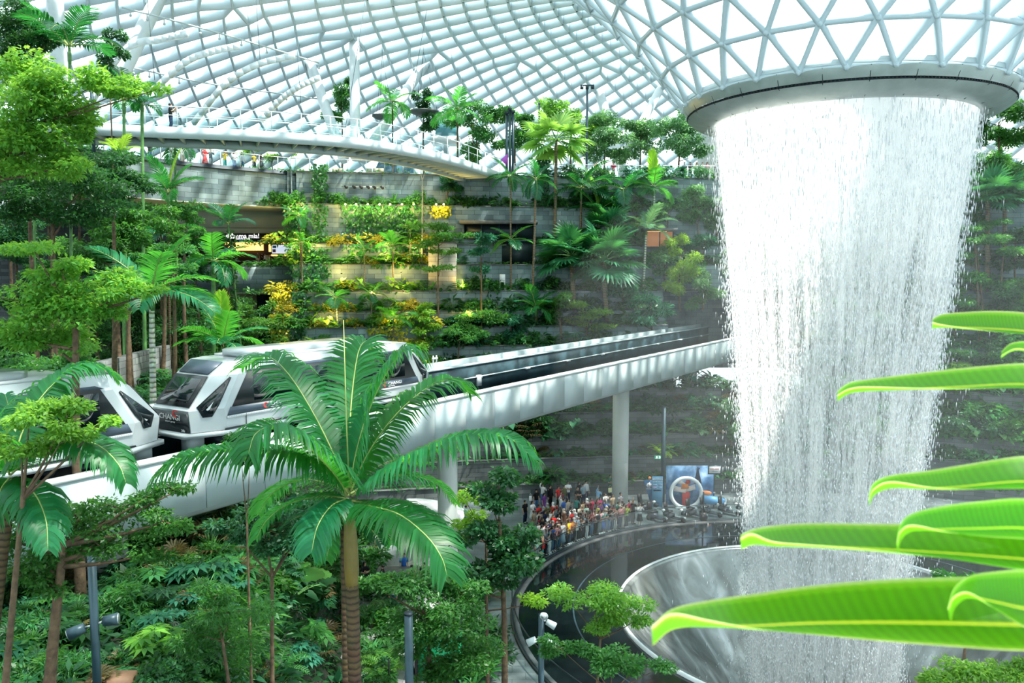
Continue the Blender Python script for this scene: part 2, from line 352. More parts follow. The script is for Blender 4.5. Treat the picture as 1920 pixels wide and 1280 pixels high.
# curved brick front of the upper deck, left of the terraces
Lf3 = np.c_[Lf[:,:2], np.zeros(30)]
zb = at(500, 388, 70)[2]
b = B().sweep(Lf3 + [0,0,zb], [(0,0),(0,L5-.35-zb)], closed=False); wl = struct(b.obj('wall_left', M['brick']), 'curved grey brick balcony front of the upper deck')
B().sweep(Lf3 + [0,0,L5-.35], [(-.4,0),(.12,0),(.12,.12),(.0,.12),(.0,.36),(-.4,.36)]).obj('coping', M['dark_metal'], wl)
B().sweep(Lf3 + [0,0,zb], [(-9,.0),(.02,.0),(.02,.08),(-9,.08)]).obj('soffit', M['beige'], wl, label='beige soffit under the brick front')
# end wall between the brick front and the terraces
p0 = Lf[-1]; ic = int(np.searchsorted(960 + FPX*ARC[:,0]/(ARC[:,1]*CP), 547)); p1 = ARC[ic] + ARC_IN[ic]*.2
b = B(); b.add([[p0[0],p0[1],zb],[p1[0]-.3,p1[1],zb],[p1[0]-.3,p1[1],L5],[p0[0],p0[1],L5]], np.array([[0,1,2,3]]), uv=[(0,0),(2,0),(2,4),(0,4)])
b.add([[p1[0],p1[1],zb],[p1[0],p1[1]+6,zb],[p1[0],p1[1]+6,L5],[p1[0],p1[1],L5]], np.array([[0,1,2,3]]), uv=[(0,0),(6,0),(6,4),(0,4)])
struct(b.obj('wall_corner', M['brick']), 'grey brick return wall beside the restaurant')
# restaurant recess below the brick front
xl, xr = at(250, 450, 76)[0], at(548, 450, 76)[0]
def face(px0, py0, px1, py1, Y, th=.2): return at(px0,py0,Y), at(px1,py1,Y)
def wallbox(name, px0, py0, px1, py1, Y, mat, th=.25, lab=None, parent=None, uvs=False):
    a, c = at(px0, py0, Y), at(px1, py1, Y); b = B(); b.box(((a[0]+c[0])/2, Y + th/2, (a[2]+c[2])/2), (abs(c[0]-a[0]), th, abs(a[2]-c[2])))
    if uvs: b.uv[0] = b.v[0][:, [0,2]]
    o = b.obj(name, mat, parent); 
    if parent is None: struct(o, lab)
    elif lab: o['label'] = lab
    return o
wallbox('wall_restaurant_lintel', 240, 388, 548, 426, 75.0, M['beige'], .4, 'beige plaster wall above the restaurant front')
wallbox('ceiling_restaurant', 240, 424, 548, 437, 75.5, M['beige'], 4.0, 'pale ceiling in front of the restaurant')
wallbox('floor_restaurant', 240, 497, 548, 503, 70.6, M['coping'], 10, 'dark floor edge of the restaurant terrace')
wallbox('wall_balcony', 330, 500, 552, 547, 70.4, M['brick'], .5, 'grey brick band under the restaurant terrace', uvs=True)
wallbox('wall_lower_recess', 300, 547, 560, 690, 74.5, M['tan'], .3, 'tan wall in the recess under the brick band')
wallbox('ceiling_lower_recess', 300, 547, 552, 551, 70.6, M['beige'], 4, 'pale soffit under the brick band')
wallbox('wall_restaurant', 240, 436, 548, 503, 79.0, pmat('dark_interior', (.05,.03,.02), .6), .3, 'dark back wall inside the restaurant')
wallbox('wall_facade', -260, 395, 330, 760, 77, M['brick_dark'], .5, 'dark brick building wall behind the left forest', uvs=True)
# dark glazed strip and door in the lower recess
t = thing('recess_door', 'dark glazed doorway in the tan recess left of the yellow creeper', 'door', at(497, 640, 73.9)); t['kind'] = 'thing'
a = at(497, 640, 73.9)
def boxpx(px0, py0, px1, py1, Y, th, mat, name, parent=None, lab=None):
    p, q = at(px0, py0, Y), at(px1, py1, Y); o0 = np.array(parent.location) if parent else np.zeros(3)
    return B().box(np.array([(p[0]+q[0])/2, Y, (p[2]+q[2])/2]) - o0, (abs(q[0]-p[0]), th, abs(p[2]-q[2]))).obj(name, mat, parent, label=lab)
boxpx(482, 552, 512, 640, 73.9, .1, M['dark_metal'], 'pane', t); boxpx(480, 552, 483, 640, 73.85, .15, M['tan'], 'door_frame', t)
# restaurant front
t = thing('restaurant_sign', 'black fascia sign with white lettering over the restaurant', 'sign', at(460, 453, 75.9))
o0 = np.array(t.location)
sboard = boxpx(300, 437, 548, 453, 75.9, .12, pmat('sign_black', (.008,.014,.018), .4), 'board', t)
_txt = {}
def text(body, size, loc, mat, parent=None, rot=(PI/2,0,0), name='lettering', ext=.01, align='CENTER', sx=1.0):
    key = (body, size, ext, align, mat.name)
    if key not in _txt:
        c = bpy.data.curves.new(name, 'FONT'); c.body = body; c.size = size; c.extrude = ext; c.align_x = align; c.align_y = 'CENTER'; c.resolution_u = 2
        o = bpy.data.objects.new(name, c); me = bpy.data.meshes.new_from_object(o); me.name = name; me.materials.clear(); me.materials.append(mat)
        bpy.data.objects.remove(o); bpy.data.curves.remove(c); _txt[key] = me
    o = link(name, _txt[key], parent); o.location = [float(x) for x in loc]; o.rotation_euler = rot; o.scale = (sx, 1, 1)
    return o
M['sign_white'] = pmat('lit_lettering', (.95,.95,.95), .4, emit=(1,.97,.95), estr=1.6)
text('mamma mia!', .62, at(455, 442.5, 75.8) - o0, M['sign_white'], sboard); text('trattoria e caffe', .22, at(455, 447.5, 75.8) - o0, M['sign_white'], sboard)
b = B(); c = at(431, 443.5, 75.8) - o0
for dx, dz, r in ((-.16,.1,.17),(.16,.16,.17),(.02,-.12,.13),(-.3,-.08,.1),(.3,-.1,.09)): b.ball(c + [dx,0,dz], (r,.03,r), 8, 5)
b.obj('emblem', M['sign_white'], sboard)
t = thing('restaurant_blue_notice', 'small blue notice hanging under the restaurant sign', 'sign', at(452, 452, 75.6)); boxpx(448, 448.5, 457, 453.5, 75.6, .05, pmat('notice_blue', (.05,.3,.6), .5), 'panel', t)
t = thing('menu_display', 'lit wooden framed menu display beside the restaurant entrance', 'display', at(526, 478, 75.6))
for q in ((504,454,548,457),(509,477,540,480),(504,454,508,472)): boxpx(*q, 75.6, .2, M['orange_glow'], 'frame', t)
mscr = boxpx(510, 459, 548, 475, 75.6, .1, pmat('menu_screen', (.6,.7,.85), .4, emit=(.65,.75,.95), estr=.7), 'screen', t)
boxpx(511, 460, 518, 465, 75.52, .02, pmat('menu_blue', (.04,.22,.5), .5), 'picture', t).parent = mscr; boxpx(511, 467, 517, 473, 75.52, .02, pmat('menu_photo', (.2,.12,.2), .5), 'picture', t).parent = mscr
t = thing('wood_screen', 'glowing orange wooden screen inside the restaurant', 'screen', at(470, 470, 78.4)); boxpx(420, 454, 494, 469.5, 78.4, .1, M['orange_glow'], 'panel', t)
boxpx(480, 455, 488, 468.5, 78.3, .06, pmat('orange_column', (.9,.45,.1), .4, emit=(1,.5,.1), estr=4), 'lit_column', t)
t = thing('host_stand', 'wooden host counter at the restaurant entrance', 'counter', at(502, 497, 75)); boxpx(499, 479, 505, 498, 75, .5, M['tan'], 'body', t); boxpx(497.5, 478, 507, 480, 75, .7, pmat('counter_top', (.6,.35,.12), .4), 'counter_top', t)
t = thing('terrace_rail', 'thin dark rail along the restaurant terrace', 'railing', at(450, 497, 70.7))
boxpx(330, 488, 548, 489, 70.7, .06, M['dark_metal'], 'handrail', t)
for x in range(335, 548, 18): boxpx(x, 489, x+.8, 498, 70.7, .04, M['dark_metal'], 'post', t)
# shop fronts set in the terraces
def shop(px0, py0, px1, py1, Y, lab, glow, name='shop_window'):
    t = thing(name, lab, 'window', at((px0+px1)/2, py1, Y)); t['kind'] = 'thing'
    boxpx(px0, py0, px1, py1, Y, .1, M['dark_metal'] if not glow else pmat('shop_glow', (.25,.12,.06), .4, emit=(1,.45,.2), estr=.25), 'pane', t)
    boxpx(px0-8, py0-6, px1+6, py0, Y-.4, 1.2, M['coping'], 'canopy', t)
    n = max(2, int((px1-px0)/30))
    for i in range(n+1): x = px0 + (px1-px0)*i/n; boxpx(x-.8, py0, x+.8, py1, Y-.08, .12, M['slate_metal'], 'mullion', t)
    return t
t = shop(870, 420, 1002, 448, 73.2, 'long dark shop window set in the grey terrace wall', False)
boxpx(878, 444, 906, 446.5, 73.0, .1, M['tan'], 'wooden_rail', t, 'tan wooden rail')
t = shop(1212, 434, 1262, 462, 73.2, 'orange lit shop opening behind the tall palms at right', True)
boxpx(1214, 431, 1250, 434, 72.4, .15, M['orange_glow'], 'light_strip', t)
# dark doorway with a white chair
t = thing('terrace_doorway', 'dark glazed doorway behind the white high chair on the terrace', 'door', at(962, 498, 72.9)); t['kind'] = 'thing'
boxpx(935, 452, 1000, 498, 72.9, .1, M['dark_metal'], 'pane', t); boxpx(933, 450, 1002, 453, 72.85, .2, M['slate_metal'], 'lintel', t)
# lit pale block
a = on_terr(831, 10, .2)
t = thing('planter_block', 'pale lit brick block standing out of the middle terrace', 'wall block', (a[0], a[1]-.9, TZ[9])); t['kind'] = 'thing'
b = B().box((0, .4, 2.0), (2.4, 1.4, 4.3)); b.uv[0] = b.v[0][:, [0,2]]; b.obj('block', M['brick_beige'], t); B().box((0,.4,4.2), (2.5,1.5,.12)).obj('coping', M['coping'], t)
# low retaining wall in the left forest
b = B(); P = smooth_path([at(60,720,34), at(180,690,38), at(250,672,42), at(320,648,48)], 20)
P[:,2] = 0; b.sweep(P + [0,0,9.5], [(-.5,0),(0,0),(0,3.9),(-.5,3.9)]); wf = struct(b.obj('wall_forest', M['brick_dark']), 'low grey block retaining wall behind the first tree trunks')
# ---- pool
b = B().revolve([(10.55,-.06),(15.9,-.06)], 128, VC, flip=True)
m, nt, out = nodes('pool_water'); p = N(nt, 'ShaderNodeBsdfPrincipled'); p.inputs['Base Color'].default_value = (.006,.012,.014,1); p.inputs['Roughness'].default_value = .06; p.inputs['Specular IOR Level'].default_value = .6
nz = N(nt, 'ShaderNodeTexNoise'); nz.inputs['Scale'].default_value = 1.3; bp = N(nt, 'ShaderNodeBump'); bp.inputs['Strength'].default_value = .06; bp.inputs['Distance'].default_value = .05
tc = N(nt, 'ShaderNodeTexCoord'); nt.links.new(tc.outputs['Object'], nz.inputs['Vector']); nt.links.new(nz.outputs[0], bp.inputs['Height']); nt.links.new(bp.outputs[0], p.inputs['Normal']); nt.links.new(p.outputs[0], out.inputs[0])
pool = thing('pool', 'dark reflecting ring pool around the shining bowl', 'pool', (VC[0], VC[1], 0)); pool['kind'] = 'thing'
b.xf(Matrix.Translation((-VC[0], -VC[1], 0))); b.obj('water', m, pool)
B().revolve([(15.85,-.5),(15.85,.02),(16.1,.02),(16.1,-.5)], 128).obj('kerb', M['coping'], pool, smooth=False)
B().revolve([(12.94,-.055),(12.98,-.04),(13.02,-.055)], 128).obj('weir_line', M['slate_metal'], pool)
prof = [(10.6,-.2),(10.6,.03),(10.45,.05),(10.25,.0)] + [(10.25 - 6.6*sm(t)*t**.35, -9.5*t**1.6) for t in np.linspace(.04, 1, 22)]
m, nt, out = nodes('bowl_film'); p = N(nt, 'ShaderNodeBsdfPrincipled'); p.inputs['Metallic'].default_value = .55; p.inputs['Roughness'].default_value = .22
tc = N(nt, 'ShaderNodeTexCoord'); mp = N(nt, 'ShaderNodeMapping'); mp.inputs['Scale'].default_value = (3, .25, 1); nz = N(nt, 'ShaderNodeTexNoise'); nz.inputs['Scale'].default_value = 2.5; nz.inputs['Detail'].default_value = 5; nz.inputs['Distortion'].default_value = .8
nt.links.new(tc.outputs['UV'], mp.inputs[0]); nt.links.new(mp.outputs[0], nz.inputs['Vector'])
r = ramp(nt, [(.35, (.14,.16,.155)), (.55, (.26,.30,.30)), (.75, (.55,.60,.61))]); nt.links.new(nz.outputs[0], r.inputs[0]); nt.links.new(r.outputs[0], p.inputs['Base Color'])
bp = N(nt, 'ShaderNodeBump'); bp.inputs['Strength'].default_value = .25; bp.inputs['Distance'].default_value = .15; nt.links.new(nz.outputs[0], bp.inputs['Height']); nt.links.new(bp.outputs[0], p.inputs['Normal']); nt.links.new(p.outputs[0], out.inputs[0])
bowl = thing('funnel_bowl', 'round shining funnel bowl that swallows the waterfall', 'fountain bowl', (VC[0], VC[1], 0))
B().revolve(prof, 128).obj('bowl', m, bowl, smooth=True)
B().revolve([(10.5,.02),(10.55,.09),(10.66,.09),(10.7,-.1)], 128).obj('rim', M['steel_white'], bowl, smooth=True)
# glass rail round the pool
rail = thing('pool_railing', 'curved clear glass railing around the dark pool', 'railing', (VC[0], VC[1], 0))
for k in range(64):
    a0 = 2*PI*k/64 + .004; a1 = 2*PI*(k+1)/64 - .004
    B().revolve([(16.2,.06),(16.2,1.12)], 4, (0,0), a0, a1).obj('glass_panel', M['pool_rail_glass'], rail)
B().revolve([(16.17,1.12),(16.23,1.12),(16.23,1.16),(16.17,1.16),(16.17,1.12)], 192).obj('handrail', M['dark_metal'], rail)
B().revolve([(16.12,.0),(16.12,.08),(16.28,.08),(16.28,.0)], 192).obj('base_channel', M['dark_metal'], rail)
# ---- glass railings of the upper deck
def deck_rail(P, label, z, H=1.15, step=1.6, mat=None, group=None, name='glass_railing'):
    P = np.asarray(P, float); L = np.r_[0, np.cumsum(np.linalg.norm(np.diff(P, axis=0), axis=1))]
    n = max(2, int(L[-1]/step)); S = np.linspace(0, L[-1], n+1); Q = np.stack([np.interp(S, L, P[:,i]) for i in range(3)], -1)
    t = thing(name, label, 'railing', (Q[n//2][0], Q[n//2][1], z), group=group); o = np.array([Q[n//2][0], Q[n//2][1], Q[n//2][2]])
    Q = Q - o
    for i in range(n):
        a, c = Q[i], Q[i+1]; d = (c-a)*.02
        B().add([a+d+[0,0,.08], c-d+[0,0,.08], c-d+[0,0,H-.12], a+d+[0,0,H-.12]], np.array([[0,1,2,3]])).obj('glass_panel', mat or M['rail_glass'], t)
    for q in Q: B().box(q + [0,0,H/2], (.05,.05,H)).obj('post', M['steel_white'], t)
    B().tube(Q + [0,0,H], .03, 6).obj('handrail', M['steel_white'], t)
    return t
deck_rail(np.c_[Lf[:,:2], np.full(30, L5)], 'glass railing on top of the curved brick front at left', L5)
deck_rail((arc_off(-.15) + [0,0,L5])[ic:arc_ix(905)], 'glass railing of the upper deck under the footbridge', L5)
deck_rail((arc_off(-.15) + [0,0,L5])[arc_ix(960):arc_ix(1420)], 'glass railing of the upper deck left of the waterfall', L5)
deck_rail((arc_off(-.15) + [0,0,L5])[arc_ix(1720):arc_ix(2000)], 'glass railing of the upper deck right of the waterfall', L5)

# the viewer's own terrace edge (below the frame) with the planter the near leaves grow in
struct(B().box((1.5,-.9,15.8),(9,4.4,.3)).obj('floor_viewer', M['path']), 'terrace floor the viewer stands on')
t = thing('planter_box', 'low stone planter at the right edge that holds the near leafy plant', 'planter', (1.45, 1.2, 15.95)); B().box((0,0,.3),(1.2,.6,.6)).obj('box', M['brick_dark'], t); B().box((0,0,.6),(1.0,.45,.06)).obj('soil', M['soil'], t)
# ================================================================== ROOF: lattice shell that dips into the oculus
PROF = smooth_path(np.array([(7.3,26.2,0),(9.0,28.4,0),(11.6,31.2,0),(15,34.2,0),(20,37.6,0),(26,40.6,0),(33,42.6,0),(41,43.3,0),(50,42.6,0),(59,40.4,0),(67,37,0),(74,32.6,0),(79.5,27.4,0),(82.5,22.5,0),(84,18,0)], float), 400)[:, :2]
_pl = np.r_[0, np.cumsum(np.linalg.norm(np.diff(PROF, axis=0), axis=1))]
rows = [0.0]
while rows[-1] < _pl[-1] - 2.0:
    r = np.interp(rows[-1], _pl, PROF[:,0]); rows.append(rows[-1] + (1.9 if r < 15 else 2.3 if r < 33 else 2.0))
ROWS = np.array([(np.interp(s, _pl, PROF[:,0]), np.interp(s, _pl, PROF[:,1])) for s in rows])
def ring_n(r): return 26 if r < 11.5 else 40 if r < 19 else 72 if r < 34 else 104 if r < 52 else 136
ringsP, ringsA = [], []
for q, (r, z) in enumerate(ROWS):
    n = ring_n(r); a = (np.arange(n) + .5*(q % 2)) * 2*PI/n
    ringsA.append(a); ringsP.append(np.stack([VC[0] + r*np.cos(a), VC[1] + r*np.sin(a), 0*a + z], -1))
off = np.r_[0, np.cumsum([len(p) for p in ringsP])]; NODE = np.concatenate(ringsP)
dpr = np.gradient(ROWS, axis=0); dpr /= np.linalg.norm(dpr, axis=1)[:,None]
nv = []
for q, a in enumerate(ringsA): nv.append(np.stack([dpr[q,1]*np.cos(a), dpr[q,1]*np.sin(a), -dpr[q,0] + 0*a], -1))
NIN = np.concatenate(nv)                                          # normal towards the hall below
E_, T_ = set(), []
for q in range(len(ROWS)-1):
    A, Bb = ringsA[q], ringsA[q+1]; na_, nb_ = len(A), len(Bb); i = j = 0
    j = int(np.argmin(np.abs(((Bb - A[0] + PI) % (2*PI)) - PI))); j0 = j; ca = cb = 0
    while ca < na_ or cb < nb_:
        a_, b_ = off[q] + (i % na_), off[q+1] + (j % nb_)
        a2, b2 = off[q] + ((i+1) % na_), off[q+1] + ((j+1) % nb_)
        da = np.linalg.norm(NODE[a2]-NODE[b_]); db = np.linalg.norm(NODE[b2]-NODE[a_])
        E_.add((a_, b_))
        if cb >= nb_ or (ca < na_ and da <= db): T_.append((a_, a2, b_)); i += 1; ca += 1
        else: T_.append((a_, b2, b_)); j += 1; cb += 1
for q, a in enumerate(ringsA):
    n = len(a)
    if ROWS[q,0] < 33:
        for i in range(n): E_.add((off[q]+i, off[q]+(i+1) % n))
E_ = np.array(list(E_)); P0, P1 = NODE[E_[:,0]], NODE[E_[:,1]]; n0 = nrm(NIN[E_[:,0]] + NIN[E_[:,1]])
rr = np.hypot(*((P0+P1)/2 - [VC[0],VC[1],0])[:, :2].T)
dep = np.interp(rr, [7,14,26,45,85], [.42,.50,.75,1.5,1.8])[:,None]; wid = np.interp(rr, [7,26,85], [.21,.20,.20])[:,None]
sd = nrm(np.cross(P1 - P0, n0)) * wid / 2
def eight(P): return [P - sd, P + sd, P + sd + n0*dep, P - sd + n0*dep]
V = np.stack(eight(P0) + eight(P1), 1); k = np.arange(len(E_))[:,None] * 8
b = B(); Fq = np.array([[0,4,5,1],[1,5,6,2],[2,6,7,3],[3,7,4,0]]); b.add(V.reshape(-1,3), (k[:,:,None] + Fq[None]).reshape(-1,4))
for p, n_, r in zip(NODE, NIN, np.repeat(ROWS[:,0], [len(a) for a in ringsA])):
    if r < 22:                                                    # node drums of the near funnel
        u = nrm(np.cross(n_, [0,0,1.0])); w = np.cross(n_, u); d = .53
        ang = np.linspace(0, 2*PI, 7)[:-1]; c = np.cos(ang)[:,None]*u + np.sin(ang)[:,None]*w
        b.add(np.r_[p + .11*c, p + .11*c + n_*d], [np.stack([np.arange(6), (np.arange(6)+1)%6, (np.arange(6)+1)%6+6, np.arange(6)+6], -1), np.arange(6,12)[None]])
roof = B().add(NODE - NIN*.04, np.array(T_)).obj('ceiling', M['roof_glass'])
struct(roof, 'glass lattice dome that dips down to the round opening over the waterfall')
lat = b.obj('lattice_frame', M['roof_steel'], roof)
# curved arch beams along the outer dome, at left
for pts in ([(168,200,80),(232,95,74),(300,74,72),(352,64,71)], [(292,165,80),(348,116,78),(400,96,77),(448,86,77)], [(362,232,84),(420,160,82),(480,122,81),(552,104,80)], [(490,226,90),(525,188,89),(560,163,88),(598,146,88)]):
    P = smooth_path([at(x_, y_, Y_*.74) for x_, y_, Y_ in pts], 14); b = B()
    for p, q in zip(P[:-1], P[1:]): b.bar(p, q + (q-p)*.03, .2, .42)
    o = tag(b.obj('arch_beam', M['steel_white']), 'curved white steel arch under the dome, ' + {168:'the leftmost, by the tall round column',292:'second from the left',362:'the largest, rising above the walking man',490:'rightmost and smallest'}[pts[0][0]], 'beam')
# slim suspended pipes and hanging cables
for pts, lab in (([(228,14,66),(330,40,68),(445,72,71),(598,118,76)], 'long thin suspended pipe crossing the left of the dome from the top edge'),
                 ([(205,118,70),(300,138,73),(400,158,77),(600,186,84)], 'lower suspended pipe below the arches at left'),
                 ([(600,60,90),(760,95,95),(930,140,100)], 'thin suspended pipe in the middle of the dome')):
    P = smooth_path([at(*p) for p in pts], 20); b = B().tube(P, .07, 6)
    for p in P[1::2]: b.tube([p, p - [0,0,.35]], .05, 5); b.ball(p - [0,0,.45], .13, 6, 4)
    tag(b.obj('suspended_pipe', M['steel']), lab, 'pipe')
for (x0,y0,x1,y1,Y), lab in (((276,-6,290,150,60),'dark cable hanging near the slanted left column'),((480,-6,488,120,64),'dark cable hanging above the footbridge'),((686,-6,640,290,70),'dark hanging cable crossing the tall vertical column'),((800,20,770,190,72),'thin dark cable beside the slanted middle column'),((555,60,565,210,70),'thin pale cable above the glass railing')):
    tag(B().tube([at(x0,y0,Y), at(x1,y1,Y)], .022, 5).obj('hanging_cable', M['slate_metal']), lab, 'cable')
# round columns
def column(px0, py0, Y0, px1, py1, Y1, w, lab, mat='steel_white'):
    p, q = at(px0,py0,Y0), at(px1,py1,Y1); t = thing('dome_column', lab, 'column', p); d = q - p; r = w/2
    P = np.array([d*0, d*.97]); b = B().tube([d*0, d*.02, d*.1, d*.9, d*.97], [r*.8, r, r, r, r*.7], 20); b.obj('shaft', M[mat], t, smooth=True)
    B().tube([d*.965, d], [r*.35, r*.35], 10).obj('pin_head', M['chrome'], t)
    return t
column(122,300,62, 101,-30,60, 1.15, 'tall round white column at the far left behind the palm')
column(222,150,66, 315,-40,70, 1.25, 'thick slanted white column near the top left')
column(646,302,80, 572,92,86, 1.05, 'slanted white column leaning left beside the tall vertical one')
column(667,300,79, 664,58,82, 1.0, 'tall vertical white column rising behind the footbridge')
column(678,300,80, 818,86,92, 1.05, 'long slanted white column leaning right above the footbridge')
column(1170,330,92, 1108,118,100, 1.15, 'white column right of the middle, leaning left over the trees')
column(1330,215,104, 1253,150,108, .95, 'short slanted white column far behind the deck trees')
column(1158,262,108, 1168,152,112, .9, 'faint white column in the far dome right of the leaning one')
column(1172,288,90, 1243,158,96, .95, 'slanted white column leaning right beside the waterfall ring')
column(1945,235,70, 1878,110,74, 1.1, 'white column at the far right edge beside the ring')
t = column(1340,345,97, 1343,160,97, 4.2, 'broad pale round column left of the waterfall top', 'column')
# ================================================================== OCULUS RING
ring = thing('oculus_ring', 'broad grey metal ring that pours the waterfall', 'ring', (VC[0], VC[1], 25.35))
def rv(prof): return [(r, z - 25.35) for r, z in prof]
B().revolve(rv([(7.35,26.15),(7.62,26.05),(7.62,25.95),(7.40,25.55)]), 156).obj('upper_band', M['ring_metal'], ring)
B().revolve(rv([(7.39,25.55),(7.30,25.52),(7.30,25.46),(7.37,25.44)]), 156).obj('groove', M['dark_metal'], ring)
B().revolve(rv([(7.38,25.44),(7.0,25.18),(6.3,25.02),(5.95,25.02),(5.9,25.3),(6.2,26.0)]), 156).obj('lower_lip', M['ring_metal'], ring)
B().revolve(rv([(7.62,26.08),(7.62,26.3),(7.1,26.42),(6.7,26.2)]), 156).obj('top_flange', M['steel'], ring)
b = B(); c_ = B()
for k in range(26):
    a = 2*PI*(k+.5)/26
    for (r0,z0),(r1,z1) in (((7.625,26.0),(7.405,25.56)),((7.385,25.43),(6.32,25.015))):
        u = np.array([math.cos(a), math.sin(a)]); b.bar([u[0]*r0,u[1]*r0,z0-25.35],[u[0]*r1,u[1]*r1,z1-25.35], .025,.02, up=(u[0],u[1],-.5))
for k in range(300):
    a = 2*PI*k/300; c_.box([7.40*math.cos(a),7.40*math.sin(a),25.5-25.35],(.05,.05,.05),a)
b.obj('panel_joint', M['dark_metal'], ring); c_.obj('bolt_row', M['black'], ring)['kind'] = 'stuff'
for r, z, w in ((1.0,25.2,.05),(3.9,24.6,.05),(4.6,24.2,.06)):
    B().tube([[r*math.cos(a), r*math.sin(a), z-25.35] for a in np.linspace(0,2*PI,65)], w*.5, 5).obj('nozzle_pipe', M['chrome'], ring)
# ================================================================== WATERFALL
FR = np.array([(25.25,5.95),(24.2,5.9),(22,5.65),(19.5,5.35),(16,4.98),(13,4.70),(10,4.42),(6,4.12),(2,3.85),(-2,3.65),(-8,3.4)])[::-1]
def fall_r(z): return np.interp(z, FR[:,0], FR[:,1])
fall = thing('waterfall', 'white round curtain of falling water from the ring into the bowl', 'waterfall', (VC[0], VC[1], 0))
def watermat(name, dens, seed, sc, wcol=(1.0,1.0,1.0)):
    m, nt, out = nodes(name); tc = N(nt, 'ShaderNodeTexCoord'); mp = N(nt, 'ShaderNodeMapping'); mp.inputs['Location'].default_value = (seed*7.3, seed*3.1, 0)
    mp.inputs['Scale'].default_value = (sc, .9, 1); nt.links.new(tc.outputs['UV'], mp.inputs[0])
    n1 = N(nt, 'ShaderNodeTexNoise'); n1.inputs['Scale'].default_value = 1.6; n1.inputs['Detail'].default_value = 7; n1.inputs['Roughness'].default_value = .72
    m2 = N(nt, 'ShaderNodeMapping'); m2.inputs['Scale'].default_value = (2.2, .12, 1); m2.inputs['Location'].default_value = (seed*2.1, seed, 0); nt.links.new(tc.outputs['UV'], m2.inputs[0])
    n2 = N(nt, 'ShaderNodeTexNoise'); n2.inputs['Scale'].default_value = 1.1; n2.inputs['Detail'].default_value = 3
    nt.links.new(mp.outputs[0], n1.inputs['Vector']); nt.links.new(m2.outputs[0], n2.inputs['Vector'])
    ad = N(nt, 'ShaderNodeMath', operation='MULTIPLY_ADD'); ad.inputs[1].default_value = .75; nt.links.new(n2.outputs[0], ad.inputs[0]); nt.links.new(n1.outputs[0], ad.inputs[2])
    sz = N(nt, 'ShaderNodeSeparateXYZ'); nt.links.new(tc.outputs['UV'], sz.inputs[0]); zr = N(nt, 'ShaderNodeMapRange'); zr.inputs['From Min'].default_value = 17; zr.inputs['From Max'].default_value = 25; zr.inputs['To Max'].default_value = .22; nt.links.new(sz.outputs['Y'], zr.inputs[0])  # overexposed white below the ring put in as denser water
    a2 = N(nt, 'ShaderNodeMath', operation='ADD'); nt.links.new(ad.outputs[0], a2.inputs[0]); nt.links.new(zr.outputs[0], a2.inputs[1]); ad = a2
    mr = N(nt, 'ShaderNodeMapRange'); mr.inputs['From Min'].default_value = 1.08 - dens; mr.inputs['From Max'].default_value = 1.36 - dens; nt.links.new(ad.outputs[0], mr.inputs[0])
    t = N(nt, 'ShaderNodeBsdfTransparent'); d = N(nt, 'ShaderNodeBsdfDiffuse'); d.inputs[0].default_value = rgb(wcol); tr = N(nt, 'ShaderNodeBsdfTranslucent'); tr.inputs[0].default_value = rgb(wcol)
    w = N(nt, 'ShaderNodeMixShader'); w.inputs[0].default_value = .6; nt.links.new(d.outputs[0], w.inputs[1]); nt.links.new(tr.outputs[0], w.inputs[2])
    mx = N(nt, 'ShaderNodeMixShader'); nt.links.new(mr.outputs[0], mx.inputs[0]); nt.links.new(t.outputs[0], mx.inputs[1]); nt.links.new(w.outputs[0], mx.inputs[2]); nt.links.new(mx.outputs[0], out.inputs[0]); return m
for q, (sr, dens, sc) in enumerate(((1.0,.26,15),(.97,.22,13),(.92,.18,11))):
    zz = np.linspace(-8, 25.2, 40); prof = np.c_[fall_r(zz)*sr, zz]
    bb = B().revolve(prof, 160); bb.uv[0][:,0] *= 5.0
    bb.obj('water_sheet', watermat('falling_water_%d' % q, dens, q+1, sc), fall, smooth=True)
# flying drops, long and thin
nd = 52000; z = rng.uniform(-5, 25, nd); a = rng.uniform(0, 2*PI, nd); r = fall_r(z) * (1 + rng.normal(0, .045, nd)) + np.where(rng.random(nd) < .12, rng.exponential(.45, nd) * np.interp(z, [-5, 25], [1.6, .2]), 0)
P = np.stack([r*np.cos(a), r*np.sin(a), z], -1); ln = rng.uniform(.06, .30, nd)[:,None] * np.interp(z, [0, 25], [.7, 1])[:,None]; w = rng.uniform(.008, .024, nd)[:,None]
th = rng.uniform(0, 2*PI, nd); s1 = np.stack([np.cos(th), np.sin(th), 0*th], -1)*w; s2 = np.stack([-np.sin(th), np.cos(th), 0*th], -1)*w; up = np.array([0,0,1.0])*ln
V = np.stack([P-up, P-s1, P-s2, P+s1, P+s2, P+up*.6], 1); k = np.arange(nd)[:,None]*6
F = np.array([[0,2,1],[0,3,2],[0,4,3],[0,1,4],[5,1,2],[5,2,3],[5,3,4],[5,4,1]])
dr = B().add(V.reshape(-1,3), (k[:,:,None] + F[None]).reshape(-1,3)).obj('flying_drops', pmat('water_drops', (.93,.97,1), .2, spec=.8), fall); dr['kind'] = 'stuff'
